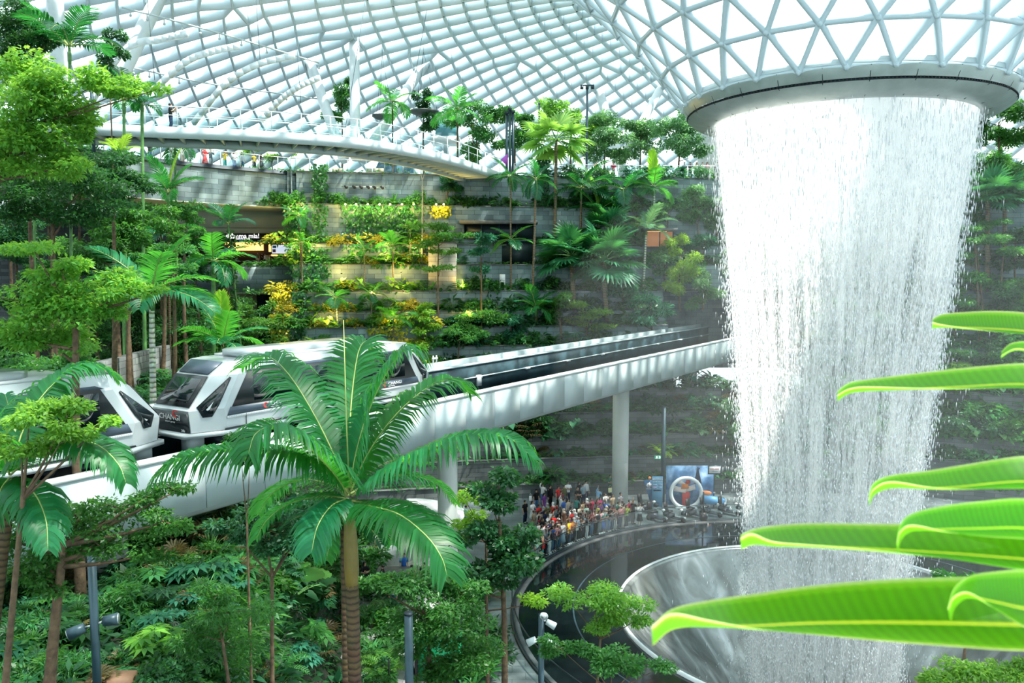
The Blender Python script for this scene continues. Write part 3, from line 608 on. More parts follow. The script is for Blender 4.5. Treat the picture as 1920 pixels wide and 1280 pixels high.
# ================================================================== FOOTBRIDGE
BP = smooth_path([atz(-420,222,26.9), atz(-230,223,26.9), atz(-60,226,26.9), atz(60,229,26.9), atz(180,232,26.9), atz(320,238,26.9), atz(450,243,26.9), atz(560,250,26.9), atz(640,256,26.9), atz(700,263,26.9), atz(780,277,26.9), atz(860,296,26.9), atz(940,324,26.9)], 80)
BP[:,2] = 0
br = thing('footbridge', 'curved white steel footbridge with glass railings at the upper left', 'bridge', (BP[44][0], BP[44][1], 26.2)); bo = np.array(br.location); Q = BP - bo + [0,0,26.2]
W = 3.6
b = B(); b.sweep(Q, [(0,0),(0,.72),(-.12,.72),(-.12,0)]); b.obj('near_fascia', M['steel'], br, smooth=False)
B().sweep(Q, [(-W,0),(-W,.72),(-W-.12,.72),(-W-.12,0)]).obj('far_fascia', M['steel'], br)
B().sweep(Q, [(-.12,.58),(-.12,.68),(-W,.68),(-W,.58)]).obj('deck', M['steel_white'], br)
T = nrm(np.gradient(BP, axis=0)); R = np.stack([T[:,1], -T[:,0], 0*T[:,0]], -1)
L = np.r_[0, np.cumsum(np.linalg.norm(np.diff(BP, axis=0), axis=1))]
def bpt(s, o, z):
    p = np.array([np.interp(s, L, Q[:,i]) for i in range(3)]); r = np.array([np.interp(s, L, R[:,i]) for i in range(3)]); return p + r*o + [0,0,z]
for s in np.arange(.5, L[-1]-.3, 1.25): B().bar(bpt(s,-.1,.30), bpt(s,-W+.02,.30), .10, .42).obj('soffit_rib', M['steel'], br)
B().sweep(Q + [0,0,-.1], [(-W+.5,0),(-W+.5,.5),(-W+.2,.5),(-W+.2,0)]).obj('edge_beam', M['steel'], br)
ns = int(L[-1]/1.9); S = np.linspace(.1, L[-1]-.2, ns+1)
for o_ in (-.06, -W-.06):
    for k in range(ns):
        a, c = bpt(S[k]+.04, o_, 0), bpt(S[k+1]-.04, o_, 0)
        B().add([a+[0,0,.78], c+[0,0,.78], c+[0,0,1.72], a+[0,0,1.72]], np.array([[0,1,2,3]])).obj('glass_panel', M['rail_glass'], br)
    for s in S: B().bar(bpt(s,o_,.7), bpt(s,o_,1.98), .05, .05, up=(1,0,0)).obj('post', M['steel_white'], br)
    B().tube([bpt(s,o_,1.98) for s in S], .035, 6).obj('handrail', M['steel_white'], br)
    B().tube([bpt(s,o_,1.45) for s in S], .02, 5).obj('mid_rail', M['steel_white'], br)
# ================================================================== GUIDEWAY
S0, S1 = -22.0, 66.0
gw = thing('guideway', 'raised pale concrete train track sweeping across the hall', 'track', tp(22, 2.3, 9.6)); go = np.array(gw.location)
def gsweep(prof, mat, name, s0=S0, s1=S1, lab=None):
    P = np.array([tp(s, 0, 0) - go for s in np.linspace(s0, s1, 30)]); return B().sweep(P, [(-o, z) for o, z in prof]).obj(name, mat, gw, label=lab)
gsweep([(.06,11.0),(.06,10.15),(.25,9.8),(.7,9.6),(4.2,9.6),(4.7,9.9),(4.7,11.0)], M['concrete'], 'girder', lab='pale concrete girder with rounded lower edges')
# near parapet panels, one every 2.4 m
k = 0; s = S0
while s < S1 - .1:
    e = min(s+2.38, S1); P = [tp(s+.012,0,0)-go, tp(e-.012,0,0)-go]
    B().sweep(P, [(-o, z) for o, z in ((0,9.98),(0,11.82),(.12,11.82),(.12,9.98))]).obj('parapet_panel', M['parapet'], gw); s += 2.4
gsweep([(-.04,11.82),(-.04,11.94),(.34,11.94),(.34,11.82)], M['white'], 'parapet_cap', lab='bright white parapet cap')
gsweep([(.13,11.0),(.13,11.82),(.3,11.82),(.3,11.0)], M['track'], 'inner_wall')
gsweep([(.3,10.98),(.3,11.04),(3.9,11.04),(3.9,10.98)], M['track'], 'track_bed', lab='dark track bed')
for o in (1.05, 2.95): gsweep([(o-.16,11.04),(o-.16,11.2),(o+.16,11.2),(o+.16,11.04)], M['slate_metal'], 'running_strip')
gsweep([(2.0-.06,11.04),(2.0-.06,11.42),(2.0+.06,11.42),(2.0+.06,11.04)], M['dark_metal'], 'guide_beam')
gsweep([(3.75,11.0),(3.75,12.55),(3.95,12.55),(3.95,11.0)], M['track'], 'far_wall')
gsweep([(3.70,12.55),(3.70,12.63),(4.05,12.63),(4.05,12.55)], M['parapet'], 'far_wall_cap')
gsweep([(4.05,11.0),(4.05,12.4),(4.55,12.4),(4.55,11.0)], M['slate_metal'], 'cable_trough')
for q, o in enumerate((4.12,4.22,4.34)): B().tube([tp(s,o,12.46)-go for s in (S0, S1)], .045, 6).obj('cable', M['black'], gw)
gsweep([(4.55,11.0),(4.55,12.82),(4.85,12.82),(4.85,11.0)], M['parapet'], 'far_parapet')
B().tube([tp(s,3.70,11.85)-go for s in (S0, S1)], .04, 6).obj('power_rail', M['steel'], gw)
for s in np.arange(22, S1, 5.2): B().bar(tp(s,3.68,11.83)-go, tp(s+.5,3.68,11.83)-go, .12, .14).obj('rail_bracket', M['steel_white'], gw)
a = tp(27.2,3.66,11.65)-go; B().bar(a, a + TDIR*.35, .16, .62).obj('junction_box', M['steel_white'], gw)
for s in (19.0, 21.3, 22.1, 24.6):
    a = tp(s,4.6,12.82)-go; b = B()
    for q in (-.14,.14): b.bar(a + TDIR*q, a + TDIR*q + [0,0,.42], .07,.07, up=(1,0,0))
    b.bar(a - TDIR*.2 + [0,0,.26], a + TDIR*.2 + [0,0,.26], .1,.1); b.obj('cable_clamp', M['white'], gw)
for s, w, sq, lab in ((46.4,1.25,False,'tall round pale track column behind the crowd'),(22.6,1.02,False,'round pale track column among the trees beside the big palm'),(4.5,1.1,True,'square pale track pillar low in the forest at left'),(57,1.3,False,'round pale track column partly hidden by falling water')):
    p = tp(s, 3.75 if s > 40 and s < 50 else 2.25, 0); p[2] = max(0.0, float(terrain_h(p[0], p[1])) - .3) if p[0] < -6 else 0.0
    t = thing('track_column', lab, 'column', p); h = 9.75 - p[2]
    if sq: B().box((0,0,h/2), (w,w,h), math.atan2(TDIR[1],TDIR[0])).obj('shaft', M['column'], t)
    else: B().tube([(0,0,0),(0,0,h*.4),(0,0,h)], w/2, 32).obj('shaft', M['column'], t, smooth=False); B().tube([(0,0,3.2),(0,0,3.23)], w/2+.006, 32).obj('joint_band', M['concrete'], t)
# ================================================================== TRAIN
M['car_body'] = pmat('car_silver', (.43,.49,.51), .28, metal=.25, coat=.4, noise=.03)
M['car_roof'] = pmat('car_roof_white', (.64,.68,.69), .4)
M['car_glass'] = pmat('car_dark_glass', (.008,.016,.02), .06, spec=.8)
M['car_frame'] = pmat('car_black_trim', (.012,.018,.022), .3)
M['car_blue'] = pmat('car_slate_stripe', (.055,.085,.12), .35)
M['logo_red'] = pmat('logo_red', (.75,.05,.04), .4); M['logo_white'] = pmat('logo_white', (.92,.92,.92), .4); M['logo_orange'] = pmat('logo_orange', (.9,.35,.08), .4)
CL = 12.7
def swirl(c, s, nrmv, right, up):
    b = B(); th = np.linspace(.4, 5.2, 16); O = np.array([(math.cos(t), math.sin(t)) for t in th])*s; I = np.array([(math.cos(t)*.55+.12, math.sin(t)*.55+.1) for t in th])*s
    f = lambda q: c + np.outer(q[:,0], right) + np.outer(q[:,1], up)
    V = np.r_[f(O), f(I)]; n = len(th); i = np.arange(n-1); return b.add(V, np.stack([i,i+1,i+1+n,i+n],-1))
def make_car(origin, label):
    car = thing('train_car', label, 'train car', origin, math.atan2(TDIR[1], TDIR[0])); car.scale = (1, 1, .88)
    # local axes: x along the track, -y towards the viewer, z up
    def pts(u, w, z): return [(u, -w, z), (u, w, z)]
    ring_ = lambda u0, k: None
    # key sections from nose to body: (z, x, halfwidth)
    nose = {'A':(.10,.98,.42),'Bq':(0,1.0,1.28),'C':(.92,.92,2.52),'D':(1.55,1.0,3.02)}
    side = {'E':(1.25,1.40,.42),'F':(1.10,1.42,1.28),'G':(1.75,1.38,2.55),'H':(2.15,1.12,3.06)}
    def P3(d, sgn, flip): x, w, z = d; return np.array([CL - x if flip else x, sgn*w, z])
    shell = B()
    for flip in (False, True):
        for sg in (-1, 1):
            n_ = {k_: P3(v, sg, flip) for k_, v in nose.items()}; s_ = {k_: P3(v, sg, flip) for k_, v in side.items()}
            for q in (('A','Bq','F','E'),('Bq','C','G','F'),('C','D','H','G')):
                V = [(n_.get(x) if x in n_ else s_[x]) for x in q]; V = V if (sg < 0) != flip else V[::-1]; shell.poly(V)
        a = {k_: (P3(v,-1,flip), P3(v,1,flip)) for k_, v in nose.items()}
        for k0, k1 in (('A','Bq'),('Bq','C'),('C','D')): shell.poly([a[k0][0], a[k0][1], a[k1][1], a[k1][0]] if not flip else [a[k0][1], a[k0][0], a[k1][0], a[k1][1]])
        H = (P3(side['H'],-1,flip), P3(side['H'],1,flip)); shell.poly([a['D'][0], a['D'][1], H[1], H[0]])
    for sg in (-1, 1):
        s0 = {k_: P3(v, sg, False) for k_, v in side.items()}; s1 = {k_: P3(v, sg, True) for k_, v in side.items()}
        for q in (('E','F'),('F','G'),('G','H')): shell.poly([s0[q[0]], s1[q[0]], s1[q[1]], s0[q[1]]])
    H = [P3(side['H'], sg, fl) for sg, fl in ((-1,False),(1,False),(1,True),(-1,True))]; shell.poly(H)
    A = [P3(nose['A'],-1,False),P3(side['E'],-1,False),P3(side['E'],-1,True),P3(nose['A'],-1,True),P3(nose['A'],1,True),P3(side['E'],1,True),P3(side['E'],1,False),P3(nose['A'],1,False)]; shell.poly(A)
    body = shell.obj('body', M['car_body'], car)
    bv = body.modifiers.new('round', 'BEVEL'); bv.width = .07; bv.segments = 2; bv.limit_method = 'ANGLE'; bv.angle_limit = .25
    B().box((CL/2,0,3.10),(CL-5.2,2.1,.1)).obj('roof_panel', M['car_roof'], car)
    ro = B(); ro.slab([(3.0,-.85,3.12),(8.6,-.85,3.12),(9.0,-.45,3.12),(9.0,.45,3.12),(8.6,.85,3.12),(3.0,.85,3.12),(2.5,.45,3.12),(2.5,-.45,3.12)], (0,0,.24)); ro.obj('air_unit', M['car_body'], car)
    for sg in (-1, 1):
        y = sg*1.425
        def patch(P, mat, name, dy=.0, lab=None, th=.02, par=None):
            V = [np.array([x, y + sg*dy + (0 if z < 1.28 else -sg*.04*(z-1.28)/1.27), z]) for x, z in P]
            return B().slab(V if sg > 0 else V[::-1], (0, sg*th, 0)).obj(name, mat, par or car, label=lab)
        band = patch([(1.42,1.30),(CL-1.42,1.30),(CL-2.15,2.62),(2.15,2.62)], M['car_frame'], 'window_band', lab='black window band')
        stripe = patch([(1.22,.98),(CL-1.22,.98),(CL-1.36,1.30),(1.36,1.30)], M['car_blue'], 'stripe', lab='slate blue stripe')
        patch([(2.02,2.62),(CL-2.02,2.62),(CL-2.3,2.74),(2.3,2.74)], M['car_blue'], 'eave_strip')
        for x0, x1 in ((2.35,4.15),(4.45,5.9),(6.1,7.6),(7.9,9.4),(9.65,10.5)): patch([(x0,1.42),(x1,1.42),(x1,2.5),(x0,2.5)], M['car_glass'], 'window_pane', .015, par=band)
        for x in (4.3, 7.75): patch([(x-.05,.5),(x+.05,.5),(x+.05,2.62),(x-.05,2.62)], M['car_frame'], 'door_post', .02)
        patch([(1.2,.86),(CL-1.2,.86),(CL-1.2,.96),(1.2,.96)], M['dots'], 'perforated_strip', .0)
        patch([(1.1,.44),(CL-1.1,.44),(CL-1.12,.5),(1.12,.5)], M['car_frame'], 'skirt_line', .0)
        patch([(1.98,.5),(2.0,.5),(2.0,.96),(1.98,.96)], M['car_frame'], 'panel_joint', .005)
        r = (PI/2,0,0) if sg < 0 else (PI/2,0,PI)
        for x in (2.95, CL-3.4):
            f = 1 if sg < 0 else -1
            o = text('CHANGI', .21, (x+.1*f, y+sg*.03, 1.16), M['logo_white'], stripe, r, ext=.004, align='LEFT' , sx=1.1)
            text('airport group', .075, (x+.12*f, y+sg*.03, 1.04), M['logo_white'], stripe, r, ext=.003, align='LEFT')
            swirl(np.array([x-.1*f, y+sg*.03, 1.15]), .11, None, np.array([f*1.,0,0]), np.array([0,0,1.])).obj('swirl_emblem', M['logo_red'], stripe, label='red swirl emblem')
        text('20', .30, (6.9, y+sg*.03, 1.14), M['logo_white'], stripe, r, ext=.004)
        # nose windows on the chamfers
        for flip in (False, True):
            Bq, C, G, F_ = [P3(d, sg, flip) for d in (nose['Bq'], nose['C'], side['G'], side['F'])]
            A_, E__ = P3(nose['A'], sg, flip), P3(side['E'], sg, flip)
            nn = nrm(np.cross(F_-Bq, C-Bq)); nn = nn if nn[1]*sg > 0 else -nn
            bl = lambda a, c: (1-c)*((1-a)*Bq + a*F_) + c*((1-a)*C + a*G)
            lo = lambda a, c: (1-c)*((1-a)*A_ + a*E__) + c*((1-a)*Bq + a*F_)
            def hexw(e):
                q = [(.30,.05),(.10-.0,.42),(.16,.46),(.70,.92),(.74,.90),(.72,.2)]
                return q
            out_ = [bl(.20,.02), bl(.78,.92), bl(.80,.20)]; lowp = [lo(.66,.55), lo(.42,.52)]
            poly_ = [bl(.16,.10), bl(.72,.93), bl(.80,.90), bl(.80,.12), lo(.62,.66), lo(.36,.66)]
            cen = sum(poly_)/6
            nwf = B().slab([p + nn*.012 for p in poly_], nn*.035).obj('nose_window_frame', M['car_frame'], car)
            B().slab([cen + (p-cen)*.84 + nn*.03 for p in poly_], nn*.03).obj('nose_window', M['car_glass'], nwf)
    for flip in (False, True):
        a = {k_: (P3(v,-1,flip), P3(v,1,flip)) for k_, v in nose.items()}
        def front(k0, k1, s0, s1, t0, t1, mat, name, e=.02, th=.03, lab=None, par=None):
            f = lambda s, t: (1-t)*((1-s)*a[k0][0] + s*a[k0][1]) + t*((1-s)*a[k1][0] + s*a[k1][1])
            nn = nrm(np.cross(a[k0][1]-a[k0][0], a[k1][0]-a[k0][0])); nn = nn if nn[0]*(1 if flip else -1) > 0 else -nn
            P = [f(s0,t0), f(s1,t0), f(s1,t1), f(s0,t1)]; return B().slab([p + nn*e for p in P], nn*th).obj(name, mat, par or car, label=lab), f, nn
        wsf = front('Bq','C',.02,.98,.10,.98,M['car_frame'],'windshield_frame')[0]; front('Bq','C',.12,.88,.2,.88,M['car_glass'],'windshield',.05,.02,par=wsf)
        front('C','D',.06,.94,.08,.95,M['car_blue'],'brow_panel', lab='slate blue brow panel above the windshield')
        npn, f, nn = front('A','Bq',.02,.98,.02,.90,M['car_frame'],'nose_panel', lab='black nose panel with white lettering')
        rot = (PI/2,0,-PI/2 if not flip else PI/2); c = f(.5,.66) + nn*.07
        text('CHANGI', .30, c, M['logo_white'], npn, rot, ext=.004); text('airport group', .1, f(.5,.46)+nn*.07, M['logo_white'], npn, rot, ext=.003)
        rt = np.array([0,-1.,0]) if not flip else np.array([0,1.,0])
        swirl(f(.5,.86)+nn*.07+rt*.35, .15, None, rt, np.array([0,0,1.])).obj('swirl_emblem', M['logo_red'], npn, label='red swirl emblem')
        text('20b', .14, f(.5,.1)+nn*.07+rt*.65, M['logo_white'], npn, rot, ext=.003)
    sk = B(); hw = 1.0
    sk.slab([(-.16,-.95,.22),(1.2,-1.46,.22),(CL-1.2,-1.46,.22),(CL+.16,-.95,.22),(CL+.16,.95,.22),(CL-1.2,1.46,.22),(1.2,1.46,.22),(-.16,.95,.22)], (0,0,.18)); sk.obj('bumper_skirt', M['car_body'], car)
    for x in (2.4, CL-2.4):
        bg = B().box((x,0,-.12),(2.2,1.9,.5)); bg.obj('bogie', M['dark_metal'], car)
        for yy in (-.95,.95):
            for dx in (-.6,.6): B().xf(Matrix.Identity(4)).tube([(x+dx,yy-.14,-.30),(x+dx,yy+.14,-.30)], .42, 18).obj('tyre', M['rubber'], car)
    for x in (.45, CL-.45): B().box((x,-.55,-.05),(.55,.5,.55)).obj('coupler_box', M['concrete'], car)
    return car
m, nt, out = nodes('perforated_metal'); tc = N(nt,'ShaderNodeTexCoord'); mp = N(nt,'ShaderNodeMapping'); mp.inputs['Scale'].default_value = (14,14,14); vo = N(nt,'ShaderNodeTexVoronoi'); vo.inputs['Randomness'].default_value = 0; vo.inputs['Scale'].default_value = 1
r = ramp(nt,[(.24,(.05,.06,.07)),(.32,(.62,.67,.7))]); p = N(nt,'ShaderNodeBsdfPrincipled'); p.inputs['Roughness'].default_value = .4
nt.links.new(tc.outputs['Object'],mp.inputs[0]); nt.links.new(mp.outputs[0],vo.inputs['Vector']); nt.links.new(vo.outputs['Distance'],r.inputs[0]); nt.links.new(r.outputs[0],p.inputs[0]); nt.links.new(p.outputs[0],out.inputs[0]); M['dots'] = m
# place: second car starts at s with its nose under pixel x=292
make_car(tp(6.95, 2.05, 11.92), 'silver and black train car in full view behind the big palm')
make_car(tp(6.95-13.75, 2.05, 11.92), 'silver train car cut by the left edge, half hidden by leaves')
# ================================================================== PLANTS
G = {}
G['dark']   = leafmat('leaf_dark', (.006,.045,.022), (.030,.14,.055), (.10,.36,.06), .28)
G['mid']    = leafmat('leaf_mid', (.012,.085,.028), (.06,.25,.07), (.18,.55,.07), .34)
G['bright'] = leafmat('leaf_bright', (.035,.17,.025), (.16,.38,.06), (.42,.80,.08), .42)  # bright leaves; sunlit look of the near tiers put into the colour
G['teal']   = leafmat('leaf_teal', (.008,.075,.05), (.04,.21,.12), (.08,.4,.14), .28)
G['hazy']   = leafmat('leaf_misted', (.05,.19,.10), (.17,.36,.17), (.3,.65,.2), .36)  # mist in front of the planting put into the leaf colour
G['yellow'] = leafmat('leaf_yellow_lit', (.16,.24,.02), (.55,.48,.06), (.8,.75,.1), .38)  # yellowish leaves, with the terrace lamps' warm light put into the colour
G['lime']   = leafmat('leaf_lime', (.12,.36,.03), (.30,.55,.06), (.5,.85,.06), .45)
G['brown']  = leafmat('leaf_brown', (.05,.05,.018), (.15,.13,.05), (.25,.2,.06), .3)
G['palm']   = leafmat('palm_leaf', (.006,.095,.038), (.022,.21,.09), (.13,.62,.05), .42, rough=.4, spec=.35)
G['palmd']  = leafmat('palm_leaf_dark', (.004,.06,.032), (.014,.14,.065), (.06,.42,.06), .32, rough=.4, spec=.35)
G['fan']    = leafmat('fan_leaf', (.012,.10,.05), (.05,.25,.11), (.12,.5,.1), .3, rough=.4)
G['fanlime']= leafmat('fan_leaf_light', (.08,.26,.06), (.25,.45,.10), (.4,.75,.1), .4)
def leaf_add(b, C, D, Nn, L, W, fold=.18, droop=.1, mi=0):
    C = np.asarray(C, float); D = nrm(D); S = nrm(np.cross(D, Nn)); U = np.cross(S, D)
    L = np.broadcast_to(np.asarray(L, float), (len(C),))[:,None]; W = np.broadcast_to(np.asarray(W, float), (len(C),))[:,None]
    V = np.stack([C, C + D*L*.42 + S*W/2 + U*W*fold, C + D*L - U*L*droop, C + D*L*.42 - S*W/2 + U*W*fold], 1)
    return b.add(V.reshape(-1,3), np.arange(len(C)*4).reshape(-1,4), mi=mi)
def rnd_dirs(n, zmin=-1.):
    z = rng.uniform(zmin, 1, n); a = rng.uniform(0, 2*PI, n); r = np.sqrt(1 - z*z); return np.stack([r*np.cos(a), r*np.sin(a), z], -1)
def clump(b, c, R, n, L, W, upness=1.2, mi=0, fill=.75):
    d = rnd_dirs(n); r = rng.uniform(fill**3, 1, n)**(1/3.); P = c + d * r[:,None] * np.asarray(R) * (1 + rng.normal(0, .10, n))[:,None]
    o = d*[1,1,.35] + rng.normal(0, .5, (n,3)); o[:,2] -= .15
    Nn = rng.normal(0, .55, (n,3)) + d*.35 + [0,0,upness]
    k = rng.uniform(.7, 1.25, n); return leaf_add(b, P, o, Nn, L*k, W*k, mi=mi)
def frond_geo(b, P, n, ll, hang=.5, fwd=.5, w=.035, r0=.02, mi=0, mir=1, prof=None, jit=.06, bare=.12, twist=0.):
    """feather leaf along the midrib P: n leaflets a side, up to ll long, hanging by hang"""
    P = np.asarray(P, float); m = len(P); Ls = np.r_[0, np.cumsum(np.linalg.norm(np.diff(P, axis=0), axis=1))]; T = nrm(np.gradient(P, axis=0))
    b.tube(P, np.linspace(r0, r0*.15, m), 5, mi=mir)
    t = np.linspace(bare, .995, n); s = t * Ls[-1]
    p = np.stack([np.interp(s, Ls, P[:,i]) for i in range(3)], -1); tt = nrm(np.stack([np.interp(s, Ls, T[:,i]) for i in range(3)], -1))
    side = np.cross(tt, [0,0,1.0]); bad = np.linalg.norm(side, axis=1) < .15; side[bad] = np.cross(tt[bad], [1.0,.2,0]); side = nrm(side); up = np.cross(side, tt)
    u = (t - bare) / (1 - bare); L = ll * (np.interp(u, [0,.12,.4,.75,1], [.45,.8,1,.8,.3]) if prof is None else np.interp(u, *prof))
    for sg in (-1, 1):
        l = (L * (1 + rng.normal(0, jit, n)))[:,None]; f = (fwd*(.8 + .8*u))[:,None]
        d0 = nrm(sg*side + tt*f + up*.35 + rng.normal(0, .05, (n,3))); dn = np.array([0,0,-1.0])
        q0 = p; q1 = q0 + d0*l*.33; d1 = nrm(d0 + dn*hang*.9); q2 = q1 + d1*l*.36; d2 = nrm(d1 + dn*hang*1.1); q3 = q2 + d2*l*.31
        wv = nrm(np.cross(d0, up)) ; wv = nrm(tt - d0*np.sum(tt*d0, 1, keepdims=True))
        W = w * (.6 + .4*np.interp(u, [0,.5,1], [1,1,.6]))[:,None]
        V = np.stack([q0 - wv*W*.3, q0 + wv*W*.3, q1 - wv*W*.5, q1 + wv*W*.5, q2 - wv*W*.42, q2 + wv*W*.42, q3], 1)
        k = np.arange(n)[:,None]*7; b.add(V.reshape(-1,3), [np.concatenate([k+[0,1,3,2], k+[2,3,5,4]]), k+[4,5,6]], mi=mi)
    return b
def arc_curve(L, el, droop, n=14):
    a = el - droop*np.linspace(0, 1, n)**1.3; d = np.stack([np.cos(a), 0*a, np.sin(a)], -1)*L/(n-1); return np.r_[[[0,0,0]], np.cumsum(d, 0)[:-1]]
def fan_geo(b, c, d, upv, R, nseg=20, spread=2.5, mi=0, droop=.18, w=None):
    d = nrm(d); s = nrm(np.cross(d, upv)); u = np.cross(s, d); a = np.linspace(-spread, spread, nseg); w = w or R*spread*2/nseg*.62
    D = np.cos(a)[:,None]*d + np.sin(a)[:,None]*s; D = D + u*.12; L = R*(1 - .25*(np.abs(a)/spread)**2)*(1 + rng.normal(0,.05,nseg))
    D = nrm(D); Sd = nrm(np.cross(D, u)); n = nseg; C = np.broadcast_to(c, (n,3))
    q1 = C + D*(L*.6)[:,None]; q2 = C + D*L[:,None] - np.array([0,0,1.0])*(L*droop)[:,None]
    V = np.stack([C - Sd*.01, C + Sd*.01, q1 - Sd*w*.5, q1 + Sd*w*.5, q1 + np.cross(Sd,D)*w*.25, q2], 1); k = np.arange(n)[:,None]*6
    return b.add(V.reshape(-1,3), [k+[0,4,2], k+[0,1,4], k+[1,3,4], k+[2,4,5], k+[4,3,5]], mi=mi)
# ---- unit palm fronds (1 m long), shared by every palm
def mk_frond(el, droop, n, ll, hang, fwd, w, mat, seed=0, bare=.14):
    return frond_geo(B(), arc_curve(1, el, droop), n, ll, hang, fwd, w, .012, bare=bare).mesh('frond', [mat, M['rachis']])
FROND = {}
for mk in ('palm', 'palmd', 'lime', 'hazy'):
    FROND[mk] = [mk_frond(0, d, 24, l, h, .55, .036, G[mk]) for d, l, h in ((.9,.40,.45),(1.4,.38,.75),(.55,.36,.3))]
SPEAR = mk_frond(0, .25, 20, .34, .12, 1.4, .045, G['lime'])
FANM = {}
for mk in ('fan', 'fanlime', 'hazy', 'teal'):
    l = []
    for _ in range(3):
        b = B(); P = arc_curve(.55, .0, .35, 6); b.tube(P, .011, 4, mi=1); fan_geo(b, P[-1], P[-1]-P[-3], [0,0,1.0], .55, 20, 2.3); l.append(b.mesh('fan_leaf', [G[mk], M['stem_green']]))
    FANM[mk] = l
def trunk(parent, base, top, r0, r1, mat, name='trunk', bend=.0):
    o = np.array(parent.location); base = np.asarray(base)-o; top = np.asarray(top)-o; n = 10
    P = np.linspace(base, top, n); s = np.sin(np.linspace(0, PI, n)); P[:,0] += s*bend
    R = np.linspace(r0, r1, n); R[0] *= 1.35
    return B().tube(P, R, 10).obj(name, mat, parent, smooth=True)
def aim(az, el, roll=0.): return Matrix.Rotation(az, 4, 'Z') @ Matrix.Rotation(-el, 4, 'Y') @ Matrix.Rotation(roll, 4, 'X')
def palm(label, base, top, R, kind='feather', mk='palm', n=11, tr=.10, bark='palm_bark', spear=False, els=(1.25, .0), shaft=True, group=None, seed=0, bend=0.):
    base = np.asarray(base, float); top = np.asarray(top, float)
    t = thing('fan_palm' if kind == 'fan' else 'feather_palm', label, 'palm', base, group=group)
    trunk(t, base, top, tr, tr*.75, M[bark], bend=bend); lt = top - base; rr = random.Random(seed*31 + int(R*977))
    if shaft and kind != 'fan': B().tube([lt - [0,0,R*.30], lt - [0,0,R*.15], lt + [0,0,R*.06]], [tr*.8, tr*1.0, tr*.5], 10).obj('crownshaft', M['stem_green'], t, smooth=True)
    for i in range(n):
        u = (i + .5)/n; el = els[0] + (els[1]-els[0])*u**.8 + rr.uniform(-.12,.12); az = i*2.39996 + rr.uniform(-.2,.2) + seed
        me = FANM[mk][i % 3] if kind == 'fan' else FROND[mk][1 if u > .55 and i % 2 else 0 if u > .25 else 2]
        o = link('fan_leaf' if kind == 'fan' else 'frond', me, t); sc = R*rr.uniform(.88, 1.1)
        o.matrix_local = Matrix.Translation(lt) @ aim(az, el, rr.uniform(-.3,.3)) @ Matrix.Scale(sc, 4)
    if spear:
        o = link('spear_frond', SPEAR, t, 'bright yellow-green upright young frond'); o.matrix_local = Matrix.Translation(lt) @ aim(seed*1.7, 1.38) @ Matrix.Scale(R*1.15, 4)
    return t
def ground(x, y): return max(0.0, float(terrain_h(x, y)))
# ---- trees: crowns given as clumps (pixel column, pixel row, half width px, half height px), all at distance Y
def tree(label, Y, clumps, mk='mid', lp=9, base=None, tr=.12, wr=.5, cover=5.5, dy=.8, up=1.2, name='leafy_tree', bark='bark', second=None, nbr=None, trunk_top=None, group=None, depthj=.35):
    cl = [(at(x, y, Y + (rng.uniform(-1,1)*w*Y/FPX*depthj)), w*Y/FPX, h*Y/FPX, w, h) for x, y, w, h in clumps]
    cx = float(np.mean([c[0][0] for c in cl])); zt = max(c[0][2] for c in cl)
    if base is None: base = np.array([cx, Y, ground(cx, Y)])
    base = np.asarray(base, float); t = thing(name, label, 'tree', base)
    if group: t['group'] = group
    top = np.array([base[0]*.35 + cx*.65, base[1]*.3 + Y*.7, zt - .15*(zt-base[2])]) if trunk_top is None else np.asarray(trunk_top, float)
    trunk(t, base, top, tr, tr*.45, M[bark], bend=rng.uniform(-.12,.12))
    if second is not None: trunk(t, base + np.array([second,.2,0]), top + np.array([second*.4,.1,-.3]), tr*.8, tr*.4, M[bark], name='trunk', bend=.1)
    f = B(); br = B()
    for c, a, h, w, hh in cl:
        n = int(cover * PI * w * hh / (lp*lp*wr*.5)); L = lp*Y/FPX
        # each clump is built of smaller flat sprays
        k = max(3, int(w*hh/(lp*lp*3.2))); d = rnd_dirs(k); q = d * rng.uniform(.35, 1.0, k)[:,None] * [a, a*dy, h]
        for e in q: clump(f, c + e - base, (max(a*.46, L*1.2), max(a*.46, L*1.2), max(h*.42, L*.6)), max(6, n//k), L, L*wr, up, fill=.2)
        s0 = np.clip((c[2] - base[2] - a*.5) / (top[2]-base[2]+1e-6), .25, .97); p0 = base + (top-base)*s0
        P = smooth_path([p0 - base, (p0*.5 + c*.5) - base + [0,0,-.1*a], c - base + [0,0,-h*.15]], 6); br.tube(P, np.linspace(tr*.38, tr*.09, 6), 5)
        for e in q[:5]: br.tube(np.array([c - base + [0,0,-h*.15], c + e*.8 - base]), [tr*.12, tr*.04], 4)
    f.obj('crown', G[mk], t); br.obj('branches', M[bark], t); return t
# ---- unit shrubs
def u_bush(mk, n=420, L=.24, W=.11, H=.8): 
    b = B()
    for _ in range(16):
        d = rnd_dirs(1, .0)[0]; clump(b, d*[.62,.62,.62*H] + [0,0,.12], (.32,.32,.24), n//16, L, W, 1.0, fill=.2)
    b.tube([(0,0,-.15),(0,0,.4)], [.04,.02], 5, mi=1); return b.mesh('foliage', [G[mk], M['bark']])
def u_broad(mk, n=70, L=.48, W=.24):
    b = B(); d = rnd_dirs(n, .05); P = d*[.5,.5,.62]; leaf_add(b, P, d*[1,1,.3] + [0,0,-.15], d*.3 + [0,0,1.0] + rng.normal(0,.3,(n,3)), L*rng.uniform(.7,1.2,n), W*rng.uniform(.7,1.2,n), .12, .2)
    for p in P[::3]: b.tube([(0,0,-.1), p*.6 + [0,0,.05], p], .012, 4, mi=1)
    return b.mesh('foliage', [G[mk], M['stem_green']])
